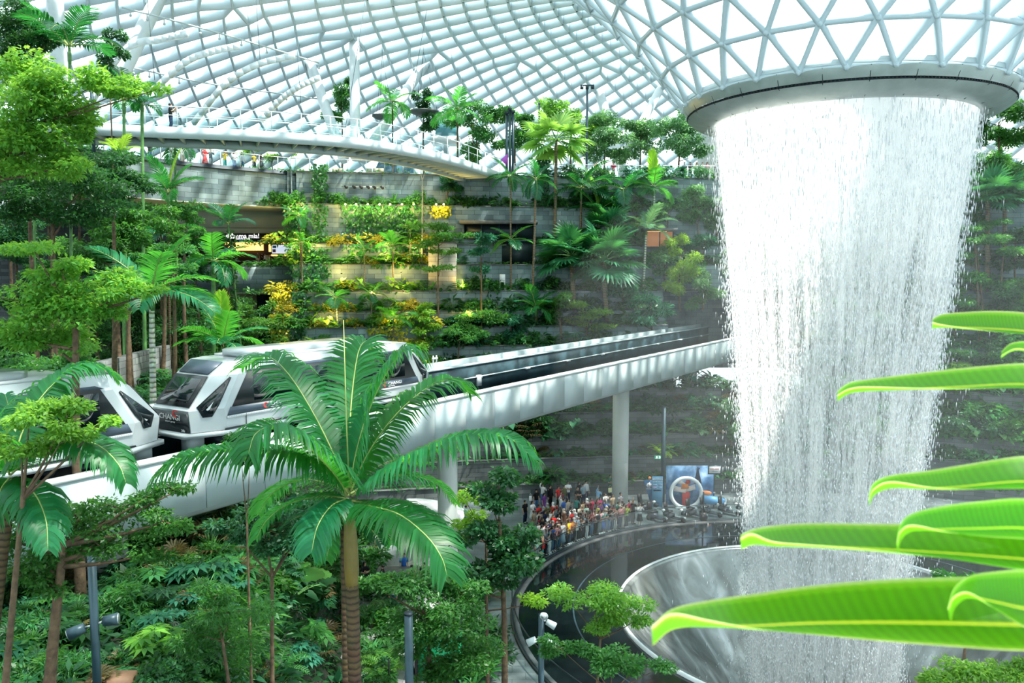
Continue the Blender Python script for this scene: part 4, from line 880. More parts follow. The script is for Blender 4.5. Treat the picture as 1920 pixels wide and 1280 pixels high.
def u_fern(mk, n=15):
    b = B()
    for i in range(n): P = arc_curve(1.0, rng.uniform(.5,1.2), rng.uniform(1.1,1.7), 9); R = np.array(Matrix.Rotation(i*2.4, 3, 'Z')); frond_geo(b, P @ R.T, 15, .22, .25, .35, .05, .012, bare=.1)
    return b.mesh('foliage', [G[mk], M['stem_green']])
def u_strap(mk, n=34, w=.07):
    b = B()
    for i in range(n):
        P = arc_curve(rng.uniform(.7,1.15), rng.uniform(.55,1.4), rng.uniform(.8,1.9), 6) @ np.array(Matrix.Rotation(i*2.4, 3, 'Z')).T; T = nrm(np.gradient(P, axis=0)); S = nrm(np.cross(T, [0,0,1.0])); ww = w*np.array([.5,.9,1,.8,.5,.05])[:,None]
        V = np.concatenate([P - S*ww, P + S*ww]); k = np.arange(5); b.add(V, np.stack([k, k+1, k+7, k+6], -1))
    return b.mesh('foliage', [G[mk]])
def u_whorl(mk, n=17, L=.34, W=.13, m=9):
    b = B()
    for _ in range(n):
        d = rnd_dirs(1, .1)[0]; c = d*[.7,.7,.75]; b.tube([(0,0,-.15), c*.5, c], [.02,.015,.008], 4, mi=1)
        a = np.linspace(0, 2*PI, m, endpoint=False) + rng.uniform(0,1); D = np.stack([np.cos(a), np.sin(a), 0*a - .35], -1); D += d*.3
        leaf_add(b, np.broadcast_to(c, (m,3)) + D*.05, D, np.broadcast_to([0,0,1.0], (m,3)), L*rng.uniform(.8,1.15,m), W, .12, .2)
    return b.mesh('foliage', [G[mk], M['stem_green']])
def u_licuala(mk, n=11):
    b = B()
    for i in range(n):
        P = arc_curve(rng.uniform(.5,.85), rng.uniform(.7,1.35), .6, 6) @ np.array(Matrix.Rotation(i*2.4, 3, 'Z')).T; b.tube(P, .012, 4, mi=1)
        d = nrm(P[-1]-P[-2]); c = P[-1]; s = nrm(np.cross(d, [0,0,1.0])); u = np.cross(s, d); f = nrm(d + [0,0,-.5]); s = nrm(np.cross(f, u)); a = np.linspace(-2.9, 2.9, 27); r = .36*(1 + .02*np.cos(a*13))
        E = c + (np.cos(a)*r)[:,None]*f + (np.sin(a)*r)[:,None]*s + (.035*(np.arange(27) % 2))[:,None]*u; k = np.arange(26); b.add(np.r_[[c], E], np.stack([0*k, k+1, k+2], -1))
    return b.mesh('foliage', [G[mk], M['stem_green']])
def u_heart(mk, n=15, S=.34):
    b = B(); out = np.array([(0,0),(-.25,-.32),(.05,-.5),(.5,-.38),(1.1,0),(.5,.38),(.05,.5),(-.25,.32)])
    for i in range(n):
        P = arc_curve(rng.uniform(.5,1.0), rng.uniform(.6,1.4), .7, 6) @ np.array(Matrix.Rotation(i*2.4, 3, 'Z')).T; b.tube(P, .014, 4, mi=1)
        d = nrm(P[-1]-P[-2]); f = nrm(d*[1,1,.1] + [0,0,-.55]); s = nrm(np.cross(f, [0,0,1.0])); u = np.cross(s, f); sc = S*rng.uniform(.7,1.2)
        V = P[-1] + out[:,:1]*sc*f + out[:,1:]*sc*s + (np.abs(out[:,1:])*.25*sc)*u; b.add(V, np.array([[0,1,2,3],[0,3,4,4],[0,4,5,5],[0,5,6,7]])[[0,3]]); b.add(V[[0,3,4,5]], np.array([[0,1,2],[0,2,3]]))
    return b.mesh('foliage', [G[mk], M['stem_green']])
def u_willow(mk): return u_bush(mk, 900, .26, .055, 1.0)
def u_tuft(mk, n=22):
    b = B()
    for i in range(n):
        d = rnd_dirs(1, .15)[0]; c = d*[.55,.55,.7]; b.tube([(0,0,-.1), c*.6 + [0,0,.1], c], .01, 4, mi=1); fan_geo(b, c, d*[1,1,.2] + [0,0,.1], [0,0,1.0], .40, 9, 1.5, droop=.25, w=.06)
    return b.mesh('foliage', [G[mk], M['stem_green']])
UN = {}
def unit(kind, mk, v=0):
    k = (kind, mk, v)
    if k not in UN: UN[k] = globals()['u_' + kind](mk)
    return UN[k]
PNAME = {'bush':'leafy_bush','broad':'broadleaf_plant','fern':'fern','strap':'strap_leaf_plant','whorl':'umbrella_plant','licuala':'round_fan_plant','heart':'heart_leaf_plant','willow':'narrow_leaf_shrub','tuft':'finger_palm_clump'}
PCAT = {'bush':'bush','fern':'fern','willow':'shrub','tuft':'palm'}
def shrub(kind, mk, p, s, label, group=None, v=0, sz=1.0, rz=None):
    o = link(PNAME[kind], unit(kind, mk, v)); o.location = [float(c) for c in p]; o.rotation_euler = (0,0, rng.uniform(0, 6.28) if rz is None else rz); o.scale = (s, s, s*sz)
    return tag(o, label, PCAT.get(kind, 'plant'), group)
# ================================================================== THE BIG PALM IN THE MIDDLE
pb = np.array([at(664,1280,14)[0]+.05, 14.0, 0.0]); pb[2] = ground(pb[0], 14.0); pc = at(655, 925, 14)
bp_ = thing('feather_palm', 'big palm with long arching glossy fronds in the centre foreground', 'palm', pb)
trunk(bp_, pb, at(660,1095,14), .13, .12, M['palm_bark'], bend=.03)
o0 = np.array(pb)
B().tube([at(660,1100,14)-o0, at(659,1060,14)-o0, at(657,1010,14)-o0, at(655,940,14)-o0], [.115,.135,.125,.07], 16).obj('crownshaft', pmat('crownshaft_yellow', (.22,.16,.04), .5, noise=.2), bp_, smooth=True, label='yellowish smooth crownshaft')
FR_ = [  # rachis pixel points with distances, leaflet length, hang, count
 ([(650,930,14),(600,875,13.8),(520,848,13.5),(400,848,13.2),(330,866,13.0),(292,895,12.9)], .98, .95, 62),
 ([(652,925,14),(620,880,13.6),(570,830,13.2),(520,800,12.9),(480,812,12.6),(466,850,12.4)], .95, .85, 58),
 ([(652,920,14.1),(625,850,14.4),(585,770,14.7),(540,700,15),(500,668,15.2),(455,690,15.4)], .95, .62, 64),
 ([(655,915,14.2),(655,830,14.8),(660,740,15.3),(672,660,15.7),(688,640,15.9),(700,668,16)], .80, .40, 60),
 ([(656,915,14.1),(670,840,14.2),(695,760,14.3),(730,690,14.3),(762,656,14.3),(790,672,14.3)], .98, .75, 66),
 ([(658,920,14.1),(690,850,14.5),(740,780,14.9),(800,728,15.2),(850,712,15.5),(882,738,15.7)], .90, .65, 60),
 ([(660,930,14),(730,880,13.8),(810,840,13.6),(890,818,13.4),(955,822,13.2),(1003,862,13.1)], .92, .95, 66),
 ([(660,945,14),(700,950,13.5),(750,965,13.0),(800,1005,12.6),(828,1045,12.4),(838,1078,12.3)], .90, .55, 56),
 ([(650,935,14),(600,930,14.3),(540,945,14.6),(500,975,14.8),(480,1010,14.9)], .6, .8, 34),
 ([(655,925,14.2),(635,860,15),(600,800,15.8),(560,770,16.4)], .7, .6, 36),
 ([(657,925,14.2),(700,880,15),(750,860,15.8),(800,870,16.4)], .7, .7, 36),
 ([(652,935,13.9),(622,948,13.4),(596,985,13.0),(584,1035,12.8)], .62, .75, 40),
 ([(655,940,14.2),(640,965,14.8),(622,1000,15.2),(612,1050,15.4)], .6, .7, 34),
 ([(660,938,14.2),(690,945,14.9),(720,975,15.4),(735,1020,15.7)], .62, .7, 36),
 ([(654,928,14),(610,905,14.6),(560,900,15.2),(510,925,15.6),(485,965,15.8)], .75, .8, 44),
 ([(658,925,14),(700,900,14.7),(760,890,15.3),(815,905,15.8),(850,940,16)], .75, .8, 44)]
for pts, ll, hang, n in FR_:
    P = smooth_path([at(*p) for p in pts], 18) - o0
    frond_geo(B(), P, int(n*1.35), ll*1.05, hang, .5, .058, .022, prof=([0,.15,.5,.8,1],[.35,.85,1,.85,.4]), bare=.06).obj('frond', [G['palm'], M['rachis']], bp_)
B().tube([at(655,915,14)-o0, at(650,800,14)-o0, at(644,600,14)-o0], [.018,.014,.006], 6).obj('spear_frond', M['rachis'], bp_, label='thin straight unopened spear frond')
t = thing('feather_palm', 'thin brown ringed palm trunk just left of the big palm trunk', 'palm', (at(645,1280,14.6)[0], 14.6, ground(at(645,1280,14.6)[0], 14.6)))
trunk(t, np.array(t.location), at(644,985,14.9), .075, .06, M['palm_bark'])
for az in (.6, 1.9, 3.0, 4.4, 5.5): 
    o = link('frond', FROND['palmd'][1], t); o.matrix_local = Matrix.Translation(at(644,985,14.9) - np.array(t.location)) @ aim(az, .5) @ Matrix.Scale(1.3, 4)
# palm at the lower left edge
pl = at(20, 900, 13.5); lb = np.array([pl[0]-1.0, 13.5, ground(pl[0]-1.0, 13.5)])
t = thing('feather_palm', 'palm at the lower left edge with one frond arching over the first train car', 'palm', lb); trunk(t, lb, pl, .12, .1, M['palm_bark'])
for pts, ll, hang, n in (([(20,880,13.5),(50,790,13.9),(90,730,14.3),(140,692,14.6),(190,690,14.8),(220,712,15)], .92, .75, 60),
   ([(20,890,13.5),(70,845,13.2),(130,822,12.9),(185,835,12.6),(222,870,12.4),(236,905,12.3)], .85, .95, 54),
   ([(18,890,13.5),(0,840,13.2),(-40,800,13)], .7, .7, 30), ([(20,900,13.5),(60,920,12.8),(85,970,12.3),(90,1030,12)], .7, .8, 40), ([(18,895,13.5),(0,920,12.8),(-20,980,12.5)], .7, .8, 30), ([(20,880,13.5),(25,800,14.2),(10,740,14.8)], .7, .5, 36)):
    P = smooth_path([at(*p) for p in pts], 16) - lb; frond_geo(B(), P, int(n*1.35), ll, hang, .5, .062, .02, bare=.06).obj('frond', [G['palm'], M['rachis']], t)
# ================================================================== OTHER PALMS
def bt(px, Y, z=None): x = at(px, 600, Y)[0]; return np.array([x, Y, ground(x, Y) if z is None else z])
def terr_palm(label, px, k, cy, rpx, cpx=None, **kw):
    base = on_terr(px, k); Y = base[1]; top = at(cpx if cpx is not None else px, cy, Y - .2); return palm(label, base, top, rpx*Y/FPX, **kw)
palm('tall palm with upswept dark fronds at the top left corner', bt(128,34), at(130,88,34), 2.3, mk='palmd', n=9, els=(1.3,.35), tr=.07, bark='stem_green', seed=1)
palm('small palm with a second stem leaning out at the very top left', bt(60,36), at(60,62,36), 1.6, mk='palmd', n=7, els=(1.0,.1), tr=.06, bark='stem_green', seed=5)
palm('palm rising in front of the footbridge, left of the walking man', bt(233,44,12), at(232,190,44), 2.2, mk='palmd', n=9, els=(1.35,.2), tr=.10, bark='stem_green', seed=2)
palm('palm with a green stem beside the walking man on the footbridge', bt(268,45,12), at(266,196,45), 1.35, mk='palmd', n=8, els=(1.3,.1), tr=.11, bark='stem_green', seed=3)
palm('dark drooping palm hanging below the footbridge', bt(332,58,12), at(328,272,58), 2.2, mk='palmd', n=9, els=(1.0,-.3), tr=.09, bark='stem_green', seed=8)
palm('palm with upright lime centre in front of the curved brick front', bt(316,48,12), at(315,362,48), 2.3, mk='palmd', n=8, els=(1.25,.45), tr=.08, bark='palm_bark', spear=True, seed=4)
palm('bright upright palm shoot below the footbridge at left', bt(228,42,12), at(226,292,42), 1.2, mk='lime', n=5, els=(1.4,.9), tr=.05, bark='stem_green', seed=6, shaft=False)
palm('white trunked palm behind the gap between the train cars', bt(281,36,11.4), at(284,545,36), 3.0, mk='palm', n=11, els=(1.2,.0), tr=.15, bark='palm_bark_white', seed=7)
palm('green stemmed palm with heavy drooping fronds below the restaurant', bt(397,52,11.4), at(400,490,52), 2.9, mk='palm', n=10, els=(1.1,-.25), tr=.16, bark='stem_green', seed=9)
palm('palm with a vivid lime upright frond behind the train roof', bt(418,43,11.4), at(417,645,43), 2.5, mk='palm', n=10, els=(1.2,.25), tr=.10, bark='palm_bark', spear=True, seed=3)
palm('dark palm beneath the curved brick front', bt(300,52,11.4), at(302,440,52), 2.6, mk='palmd', n=9, els=(1.1,-.1), tr=.08, bark='palm_bark', seed=12)
palm('slim palm in front of the restaurant sign', bt(452,58,11.4), at(428,420,58), 2.2, mk='palmd', n=8, els=(1.3,.3), tr=.08, bark='stem_green', seed=13)
D5 = L5
palm('small palm on the far side of the footbridge left of the tall column', (at(735,240,80)[0],80,D5), at(736,190,80), 2.7, n=9, tr=.09, els=(1.2,-.4), seed=14)
palm('palm rising at the right end of the footbridge', (at(858,300,76)[0],76,D5), at(858,205,76), 3.0, n=10, tr=.10, els=(1.25,-.3), seed=15)
terr_palm('tall yellow-green fan palm standing before the upper deck rail', 1040, 11, 262, 66, 1043, kind='fan', mk='fanlime', n=20, els=(1.3,-.6), tr=.17, bark='palm_bark_tan', seed=1)
terr_palm('drooping slim palm at the foot of the footbridge end', 958, 9, 330, 44, 957, mk='palmd', n=10, els=(1.0,-.5), tr=.09, bark='palm_bark_tan', seed=16)
terr_palm('palm with one long hanging frond right of the footbridge end', 998, 8, 335, 48, 1005, mk='palmd', n=9, els=(1.3,-.7), tr=.12, bark='palm_bark_tan', seed=17)
terr_palm('arching feather palm below the deck rail, left of the pair', 1088, 11, 352, 72, 1090, mk='palmd', n=10, els=(.9,-.2), tr=.12, bark='palm_bark_tan', seed=18)
terr_palm('arching feather palm below the deck rail, right of the pair', 1172, 11, 356, 66, 1170, mk='palmd', n=10, els=(.9,-.2), tr=.12, bark='palm_bark_tan', seed=19)
terr_palm('palm with a sunlit bright crown in the middle of the terraces', 1122, 11, 396, 60, 1122, mk='palm', n=9, els=(1.2,.1), tr=.11, bark='palm_bark_tan', spear=True, seed=20)
terr_palm('white stemmed palm with a tall lime spear near the waterfall', 1228, 11, 350, 56, 1226, mk='palm', n=8, els=(1.0,-.3), tr=.12, bark='palm_bark_white', spear=True, seed=21)
terr_palm('stout fan palm on the middle terrace, left of the twin fan palms', 1076, 8, 480, 72, 1072, kind='fan', mk='fan', n=22, els=(1.35,-.5), tr=.24, bark='palm_bark_tan', seed=2)
terr_palm('stout fan palm on the middle terrace, right of the twin fan palms', 1138, 7, 490, 76, 1132, kind='fan', mk='fan', n=24, els=(1.35,-.5), tr=.25, bark='palm_bark_tan', seed=3)
terr_palm('fan palm standing behind and above the twin fan palms', 1150, 10, 432, 56, 1142, kind='fan', mk='fan', n=18, els=(1.3,-.3), tr=.2, bark='palm_bark_tan', seed=4)
terr_palm('slender palm in front of the dark terrace doorway', 958, 9, 448, 46, 958, mk='fan' if False else 'palm', n=9, els=(.9,-.3), tr=.09, bark='palm_bark_tan', seed=22)
terr_palm('short bushy palm on the lower terrace behind the track', 1005, 7, 578, 50, 1005, mk='palm', n=12, els=(1.2,.0), tr=.13, bark='palm_bark_tan', seed=23)
terr_palm('pale misty palm with a white stem beside the orange shop', 1206, 9, 425, 54, 1212, mk='hazy', n=10, els=(1.1,-.2), tr=.12, bark='palm_bark_white', seed=24)
terr_palm('small palm right of the short bushy palm, hidden in shrubs', 1170, 8, 520, 40, 1165, mk='palmd', n=8, els=(1.1,-.1), tr=.1, bark='palm_bark_tan', seed=25)
terr_palm('slim palm at the left end of the yellow creeper wall', 568, 9, 405, 36, 560, mk='palm', n=8, els=(1.1,-.3), tr=.07, bark='palm_bark_tan', seed=26)
terr_palm('small palm over the second yellow ledge at left', 566, 9, 455, 30, 566, mk='palm', n=7, els=(1.2,.1), tr=.06, bark='palm_bark_tan', seed=27)
terr_palm('small arching palm low on the left terraces', 634, 7, 558, 42, 630, mk='palm', n=8, els=(.9,-.2), tr=.07, bark='palm_bark_white', seed=28)
terr_palm('small palm with a slim stem in the yellow lit terraces', 683, 9, 468, 30, 683, mk='palmd', n=8, els=(1.2,-.1), tr=.06, bark='palm_bark_tan', seed=29)
terr_palm('upright little palm in the yellow lit terraces', 738, 9, 460, 34, 736, mk='palm', n=8, els=(1.4,.3), tr=.07, bark='palm_bark_tan', seed=30)
terr_palm('little palm below the yellow creeper, right of the upright one', 768, 10, 432, 24, 769, mk='palm', n=7, els=(1.4,.4), tr=.05, bark='palm_bark_tan', seed=31)
terr_palm('small palm at the foot of the yellow lit terraces', 697, 7, 552, 34, 697, mk='teal' if False else 'palmd', n=8, els=(1.0,-.1), tr=.06, bark='palm_bark_tan', seed=32)
terr_palm('low palm spreading over the lowest yellow ledge', 738, 6, 598, 42, 738, mk='palm', n=9, els=(.9,.1), tr=.07, bark='palm_bark_tan', seed=33)
terr_palm('large fan palm on the terraces right of the waterfall', 1852, 9, 372, 66, 1852, kind='fan', mk='fan', n=22, els=(1.3,-.3), tr=.24, bark='palm_bark_tan', seed=5)
terr_palm('fan palm partly behind the large one at the right edge', 1884, 10, 366, 50, 1884, kind='fan', mk='fan', n=18, els=(1.3,-.2), tr=.2, bark='palm_bark_tan', seed=6)
# ================================================================== TREES
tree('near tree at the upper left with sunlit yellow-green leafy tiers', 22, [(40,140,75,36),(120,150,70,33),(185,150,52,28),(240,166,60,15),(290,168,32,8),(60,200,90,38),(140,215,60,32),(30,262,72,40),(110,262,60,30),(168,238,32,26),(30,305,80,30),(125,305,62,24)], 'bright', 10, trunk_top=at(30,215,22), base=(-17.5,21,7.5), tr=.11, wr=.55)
tree('dark tree behind the top left palms', 35, [(18,40,48,40),(50,85,50,22),(10,100,40,30),(85,78,26,18)], 'dark', 6)
tree('dark small tree against the dome beside the slanted left column', 43, [(212,78,22,22),(206,105,26,20)], 'dark', 6, base=bt(212,43,12), tr=.07)
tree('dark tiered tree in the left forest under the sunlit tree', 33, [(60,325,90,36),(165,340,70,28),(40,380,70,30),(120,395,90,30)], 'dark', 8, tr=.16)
tree('flat crowned dark tree in front of the footbridge end at left', 38, [(215,300,60,18),(190,330,60,20),(248,345,46,16),(215,372,62,18)], 'dark', 7, tr=.14, base=bt(207,38,11.4))
tree('slim forest tree in the left middle with layered dark green foliage', 41, [(190,420,64,24),(235,450,56,22),(170,470,60,22),(250,400,40,18)], 'mid', 7, base=bt(222,41,11.4), tr=.15, second=.45)
tree('near left tree with broad sunlit tiers above the first train car', 23, [(65,468,80,18),(115,503,62,24),(180,526,70,26),(232,546,50,22),(288,546,34,11),(60,560,90,44),(150,572,78,34),(212,574,38,20),(40,625,62,36),(105,640,78,32)], 'bright', 10, base=(-12.5,22.5,7.5), tr=.17, wr=.55)
tree('shaded tree at the left edge behind the arching frond', 25, [(55,690,86,34),(140,672,52,28),(30,735,60,26)], 'mid', 9, base=(-15.2,25.5,8.4), tr=.13)
tree('near tree at left whose leaf tier hangs before the first train car', 12.3, [(55,772,70,30),(128,770,60,26),(192,790,36,17),(40,835,62,26),(112,828,60,20)], 'bright', 11, base=(-8.6,12.3,7.5), tr=.08, wr=.55)
tree('low near tree with flat layered tiers at the lower left', 14, [(330,918,46,15),(275,930,50,16),(225,948,78,22),(150,962,96,30),(60,962,62,28),(308,975,58,24),(222,1000,90,30),(75,1038,80,30),(265,1040,50,20),(110,1085,60,26),(15,1005,60,28),(0,945,50,22),(180,1015,70,22),(30,1075,50,22)], 'mid', 10, base=(at(72,1280,14)[0],14,ground(at(72,1280,14)[0],14)), tr=.14, second=-.38, wr=.55, cover=3.6)
for px, Y, cl, lab in ((300,46,[(296,408,44,20),(325,440,36,18)],'brown trunked forest tree left of the white trunked palm crown'),(347,49,[(350,400,36,20),(330,455,30,16),(372,440,28,16)],'brown trunked forest tree right of the white trunked palm'),(322,43,[(318,470,40,20),(345,500,30,16)],'forest tree with a slim ringed trunk behind the white trunked palm'),(237,40,[(240,520,40,18),(262,490,30,14)],'leaning brown trunk forest tree above the low block wall'),(160,44,[(150,470,50,22),(185,500,40,18)],'shaded forest tree at far left behind the sunlit tiers'),(376,56,[(372,505,30,22),(350,540,34,20)],'small dark forest tree below the restaurant terrace')):
    tree(lab, Y, cl, 'dark' if px in (160,376) else 'mid', 6, base=bt(px,Y,11.4), tr=.14)
tree('dark leafy tree with a tall trunk in the middle right of the big palm', 30, [(935,902,50,32),(925,948,52,22),(895,1000,58,30),(965,1010,58,36),(935,1045,84,30),(990,1045,46,28),(930,1085,58,24),(880,1100,42,26)], 'dark', 11, base=(at(945,1280,30)[0],30,0), tr=.15, wr=.62, up=.7)
tree('pale yellow-green tree peeping out left of the dark middle tree', 31.5, [(872,935,36,10),(888,972,40,12),(868,1000,36,11),(1010,1125,40,8)], 'lime', 9, base=(at(915,1200,31.5)[0],31.5,0), tr=.1)
tree('glossy small leaved tree at the bottom middle in front of the track column', 25, [(735,1075,52,24),(800,1092,78,26),(870,1108,58,26),(700,1095,30,18),(860,1145,68,30),(812,1172,76,30),(862,1222,68,36),(800,1245,60,34)], 'mid', 9, base=(at(812,1280,25)[0],25,0), tr=.13, wr=.5)
tree('delicate pale tree with flat sprays in front of the bowl', 23, [(1058,1108,48,10),(1112,1122,68,24),(1168,1142,58,20),(1202,1155,34,10),(1122,1160,48,16)], 'bright', 8, base=(at(1115,1280,23)[0],23,0), tr=.07, wr=.5)
tree('second pale spray tree at the bottom edge below the first', 21, [(1150,1228,52,24),(1200,1243,50,15),(1102,1228,40,22),(1050,1212,40,20),(1238,1250,28,8)], 'mid', 8, base=(at(1140,1280,21)[0],21,0), tr=.06, wr=.5)
tree('thin tree with a straight brown trunk left of the big palm', 19, [(492,962,64,26),(440,992,44,28),(545,1002,58,34),(580,960,50,26),(500,1020,40,20)], 'dark', 9, base=bt(492,19), tr=.085)
tree('narrow leaved light green shrub tree at the lower left', 17, [(402,1112,50,28),(432,1142,68,40),(420,1200,78,46),(360,1180,40,36)], 'mid', 11, base=bt(420,17), tr=.07, wr=.25, cover=2.6, name='narrow_leaf_tree')
tree('glossy dark bush tree in front of the train bumper', 18, [(450,835,34,20),(468,860,26,16)], 'dark', 8, base=bt(455,18), tr=.05)
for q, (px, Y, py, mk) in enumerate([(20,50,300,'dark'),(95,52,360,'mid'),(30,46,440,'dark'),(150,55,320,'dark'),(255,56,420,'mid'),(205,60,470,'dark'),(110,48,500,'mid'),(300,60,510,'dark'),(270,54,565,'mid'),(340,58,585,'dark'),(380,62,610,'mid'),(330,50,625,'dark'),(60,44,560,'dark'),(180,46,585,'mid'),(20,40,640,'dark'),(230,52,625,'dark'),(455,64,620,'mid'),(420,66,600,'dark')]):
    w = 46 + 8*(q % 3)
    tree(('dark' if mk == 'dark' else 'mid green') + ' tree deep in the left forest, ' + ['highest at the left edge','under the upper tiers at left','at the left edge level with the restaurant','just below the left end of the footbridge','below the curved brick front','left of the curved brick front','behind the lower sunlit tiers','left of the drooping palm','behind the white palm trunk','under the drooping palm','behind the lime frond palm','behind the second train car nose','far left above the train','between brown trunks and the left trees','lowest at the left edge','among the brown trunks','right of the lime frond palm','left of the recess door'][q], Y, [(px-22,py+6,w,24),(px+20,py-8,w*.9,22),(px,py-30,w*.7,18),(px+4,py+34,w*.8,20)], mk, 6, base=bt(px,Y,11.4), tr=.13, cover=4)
# upper deck trees
def deck_tree(lab, px, cl, mk='mid', lp=5.5, Y=84, **k): return tree(lab, Y, cl, mk, lp, base=(at(px,300,Y)[0], Y, L5), tr=k.pop('tr',.13), **k)
deck_tree('deck tree left of the tall vertical column', 640, [(640,182,26,24),(630,218,24,18),(652,160,16,12)])
deck_tree('dark narrow tree in a hanging planter above the footbridge', 795, [(795,176,15,18),(795,205,22,12),(796,232,28,16)], 'dark')
deck_tree('many stemmed deck tree right of the footbridge end palm', 888, [(868,224,28,20),(905,214,34,19),(900,258,34,20),(878,284,28,16)], second=.5)
deck_tree('round deck tree left of the tall fan palm', 965, [(955,214,32,16),(986,226,24,15),(970,250,34,20),(948,272,24,16)], second=-.4)
deck_tree('broad light deck tree behind the tall fan palm', 1068, [(1045,204,38,17),(1078,216,34,15),(1090,248,36,18)], 'bright', Y=88)
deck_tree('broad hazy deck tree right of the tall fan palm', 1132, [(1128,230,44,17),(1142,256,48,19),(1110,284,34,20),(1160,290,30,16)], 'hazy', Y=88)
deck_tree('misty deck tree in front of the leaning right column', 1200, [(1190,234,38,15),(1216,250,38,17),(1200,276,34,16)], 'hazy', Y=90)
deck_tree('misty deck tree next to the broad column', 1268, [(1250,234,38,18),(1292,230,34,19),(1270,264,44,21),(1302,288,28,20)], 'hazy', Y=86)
deck_tree('bright low trees under the footbridge, left one', 410, [(395,277,36,11),(432,282,30,12)], 'bright', Y=98)
deck_tree('bright low trees under the footbridge, right one', 510, [(490,284,36,12),(530,291,32,11)], 'bright', Y=98)
deck_tree('small far bright tree seen above the footbridge rail', 420, [(420,204,17,9),(438,212,10,7)], 'bright', Y=100)
deck_tree('sapling on the deck edge left of the dark bridge end', 745, [(748,298,12,6),(735,306,12,5)], 'mid', Y=73.5, tr=.06)
deck_tree('big leafy tree at the upper right edge', 1880, [(1882,214,48,26),(1848,248,38,22),(1892,262,48,26),(1838,222,24,18)], 'mid', 7, Y=72)
deck_tree('leafy tree under the big one at the right edge', 1868, [(1850,300,48,22),(1892,322,38,22),(1830,340,30,16)], 'mid', 6.5, Y=71.5)
# terrace trees
def terr_tree(lab, px, k, cl, mk='mid', lp=6, **kw): base = on_terr(px, k); return tree(lab, base[1]-.1, cl, mk, lp, base=base, tr=kw.pop('tr',.09), **kw)
terr_tree('tall tiered tree with two thin trunks right of the waterfall', 1838, 6, [(1810,425,50,8),(1852,452,54,9),(1800,482,40,8),(1815,520,50,8),(1800,562,40,9)], 'mid', tr=.13, second=.5)
terr_tree('slim tiered tree at the far right of the terraces', 1872, 7, [(1882,470,44,9),(1872,530,44,8),(1902,560,30,10),(1870,420,36,8)], 'mid', tr=.12)
terr_tree('light tiered sapling low on the right terraces', 1812, 3, [(1800,690,40,9),(1830,700,30,8),(1810,720,30,8)], 'bright', tr=.07)
terr_tree('yellow-green conical tree in front of the terraces behind the train', 795, 6, [(795,574,13,10),(796,592,22,11),(794,615,30,14),(795,642,34,16),(790,668,30,12)], 'bright', 5.5)
terr_tree('flat layered pale tree just above the track', 1100, 6, [(1088,573,34,8),(1112,588,44,9),(1090,602,34,9),(1125,612,30,8)], 'bright', 5.5, second=.4)
terr_tree('tiered tree with a thin brown trunk by the pale brick block', 822, 7, [(810,424,48,8),(838,440,42,8),(800,456,38,7),(842,472,30,7),(826,500,36,7)], 'mid', 5.5)
terr_tree('thin pale trunk tree rising past the footbridge middle', 791, 10, [(786,304,14,7),(800,310,12,6)], 'mid', 5, bark='bark_pale')
terr_tree('thin trunk tree in front of the long dark shop window', 903, 7, [(900,448,30,13),(906,476,26,11),(896,505,22,9)], 'teal', 5.5)
terr_tree('yellow-green tall tree in the mist left of the waterfall', 1275, 8, [(1274,462,24,20),(1282,500,30,26),(1270,535,26,20)], 'lime', 6)
terr_tree('big umbrella leaved tree just above the track at right', 1222, 6, [(1215,556,40,16),(1244,585,34,13),(1200,600,36,12)], 'teal', 8, wr=.35)
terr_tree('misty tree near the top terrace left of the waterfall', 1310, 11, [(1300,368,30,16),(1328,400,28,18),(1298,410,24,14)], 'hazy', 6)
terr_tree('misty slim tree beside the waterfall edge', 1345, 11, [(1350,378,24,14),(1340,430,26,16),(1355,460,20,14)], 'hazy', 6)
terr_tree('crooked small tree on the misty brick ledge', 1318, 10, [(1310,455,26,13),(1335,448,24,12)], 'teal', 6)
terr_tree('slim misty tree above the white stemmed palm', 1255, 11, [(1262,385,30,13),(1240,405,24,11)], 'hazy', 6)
terr_tree('dark broadleaf tree below the footbridge', 838, 12, [(838,340,24,10),(845,352,20,9)], 'teal', 6, wr=.4)
terr_tree('willowy tree under the track beside the waterfall', 1372, 1, [(1368,770,22,20),(1376,810,26,22),(1360,845,22,14)], 'hazy', 5.5, wr=.3)

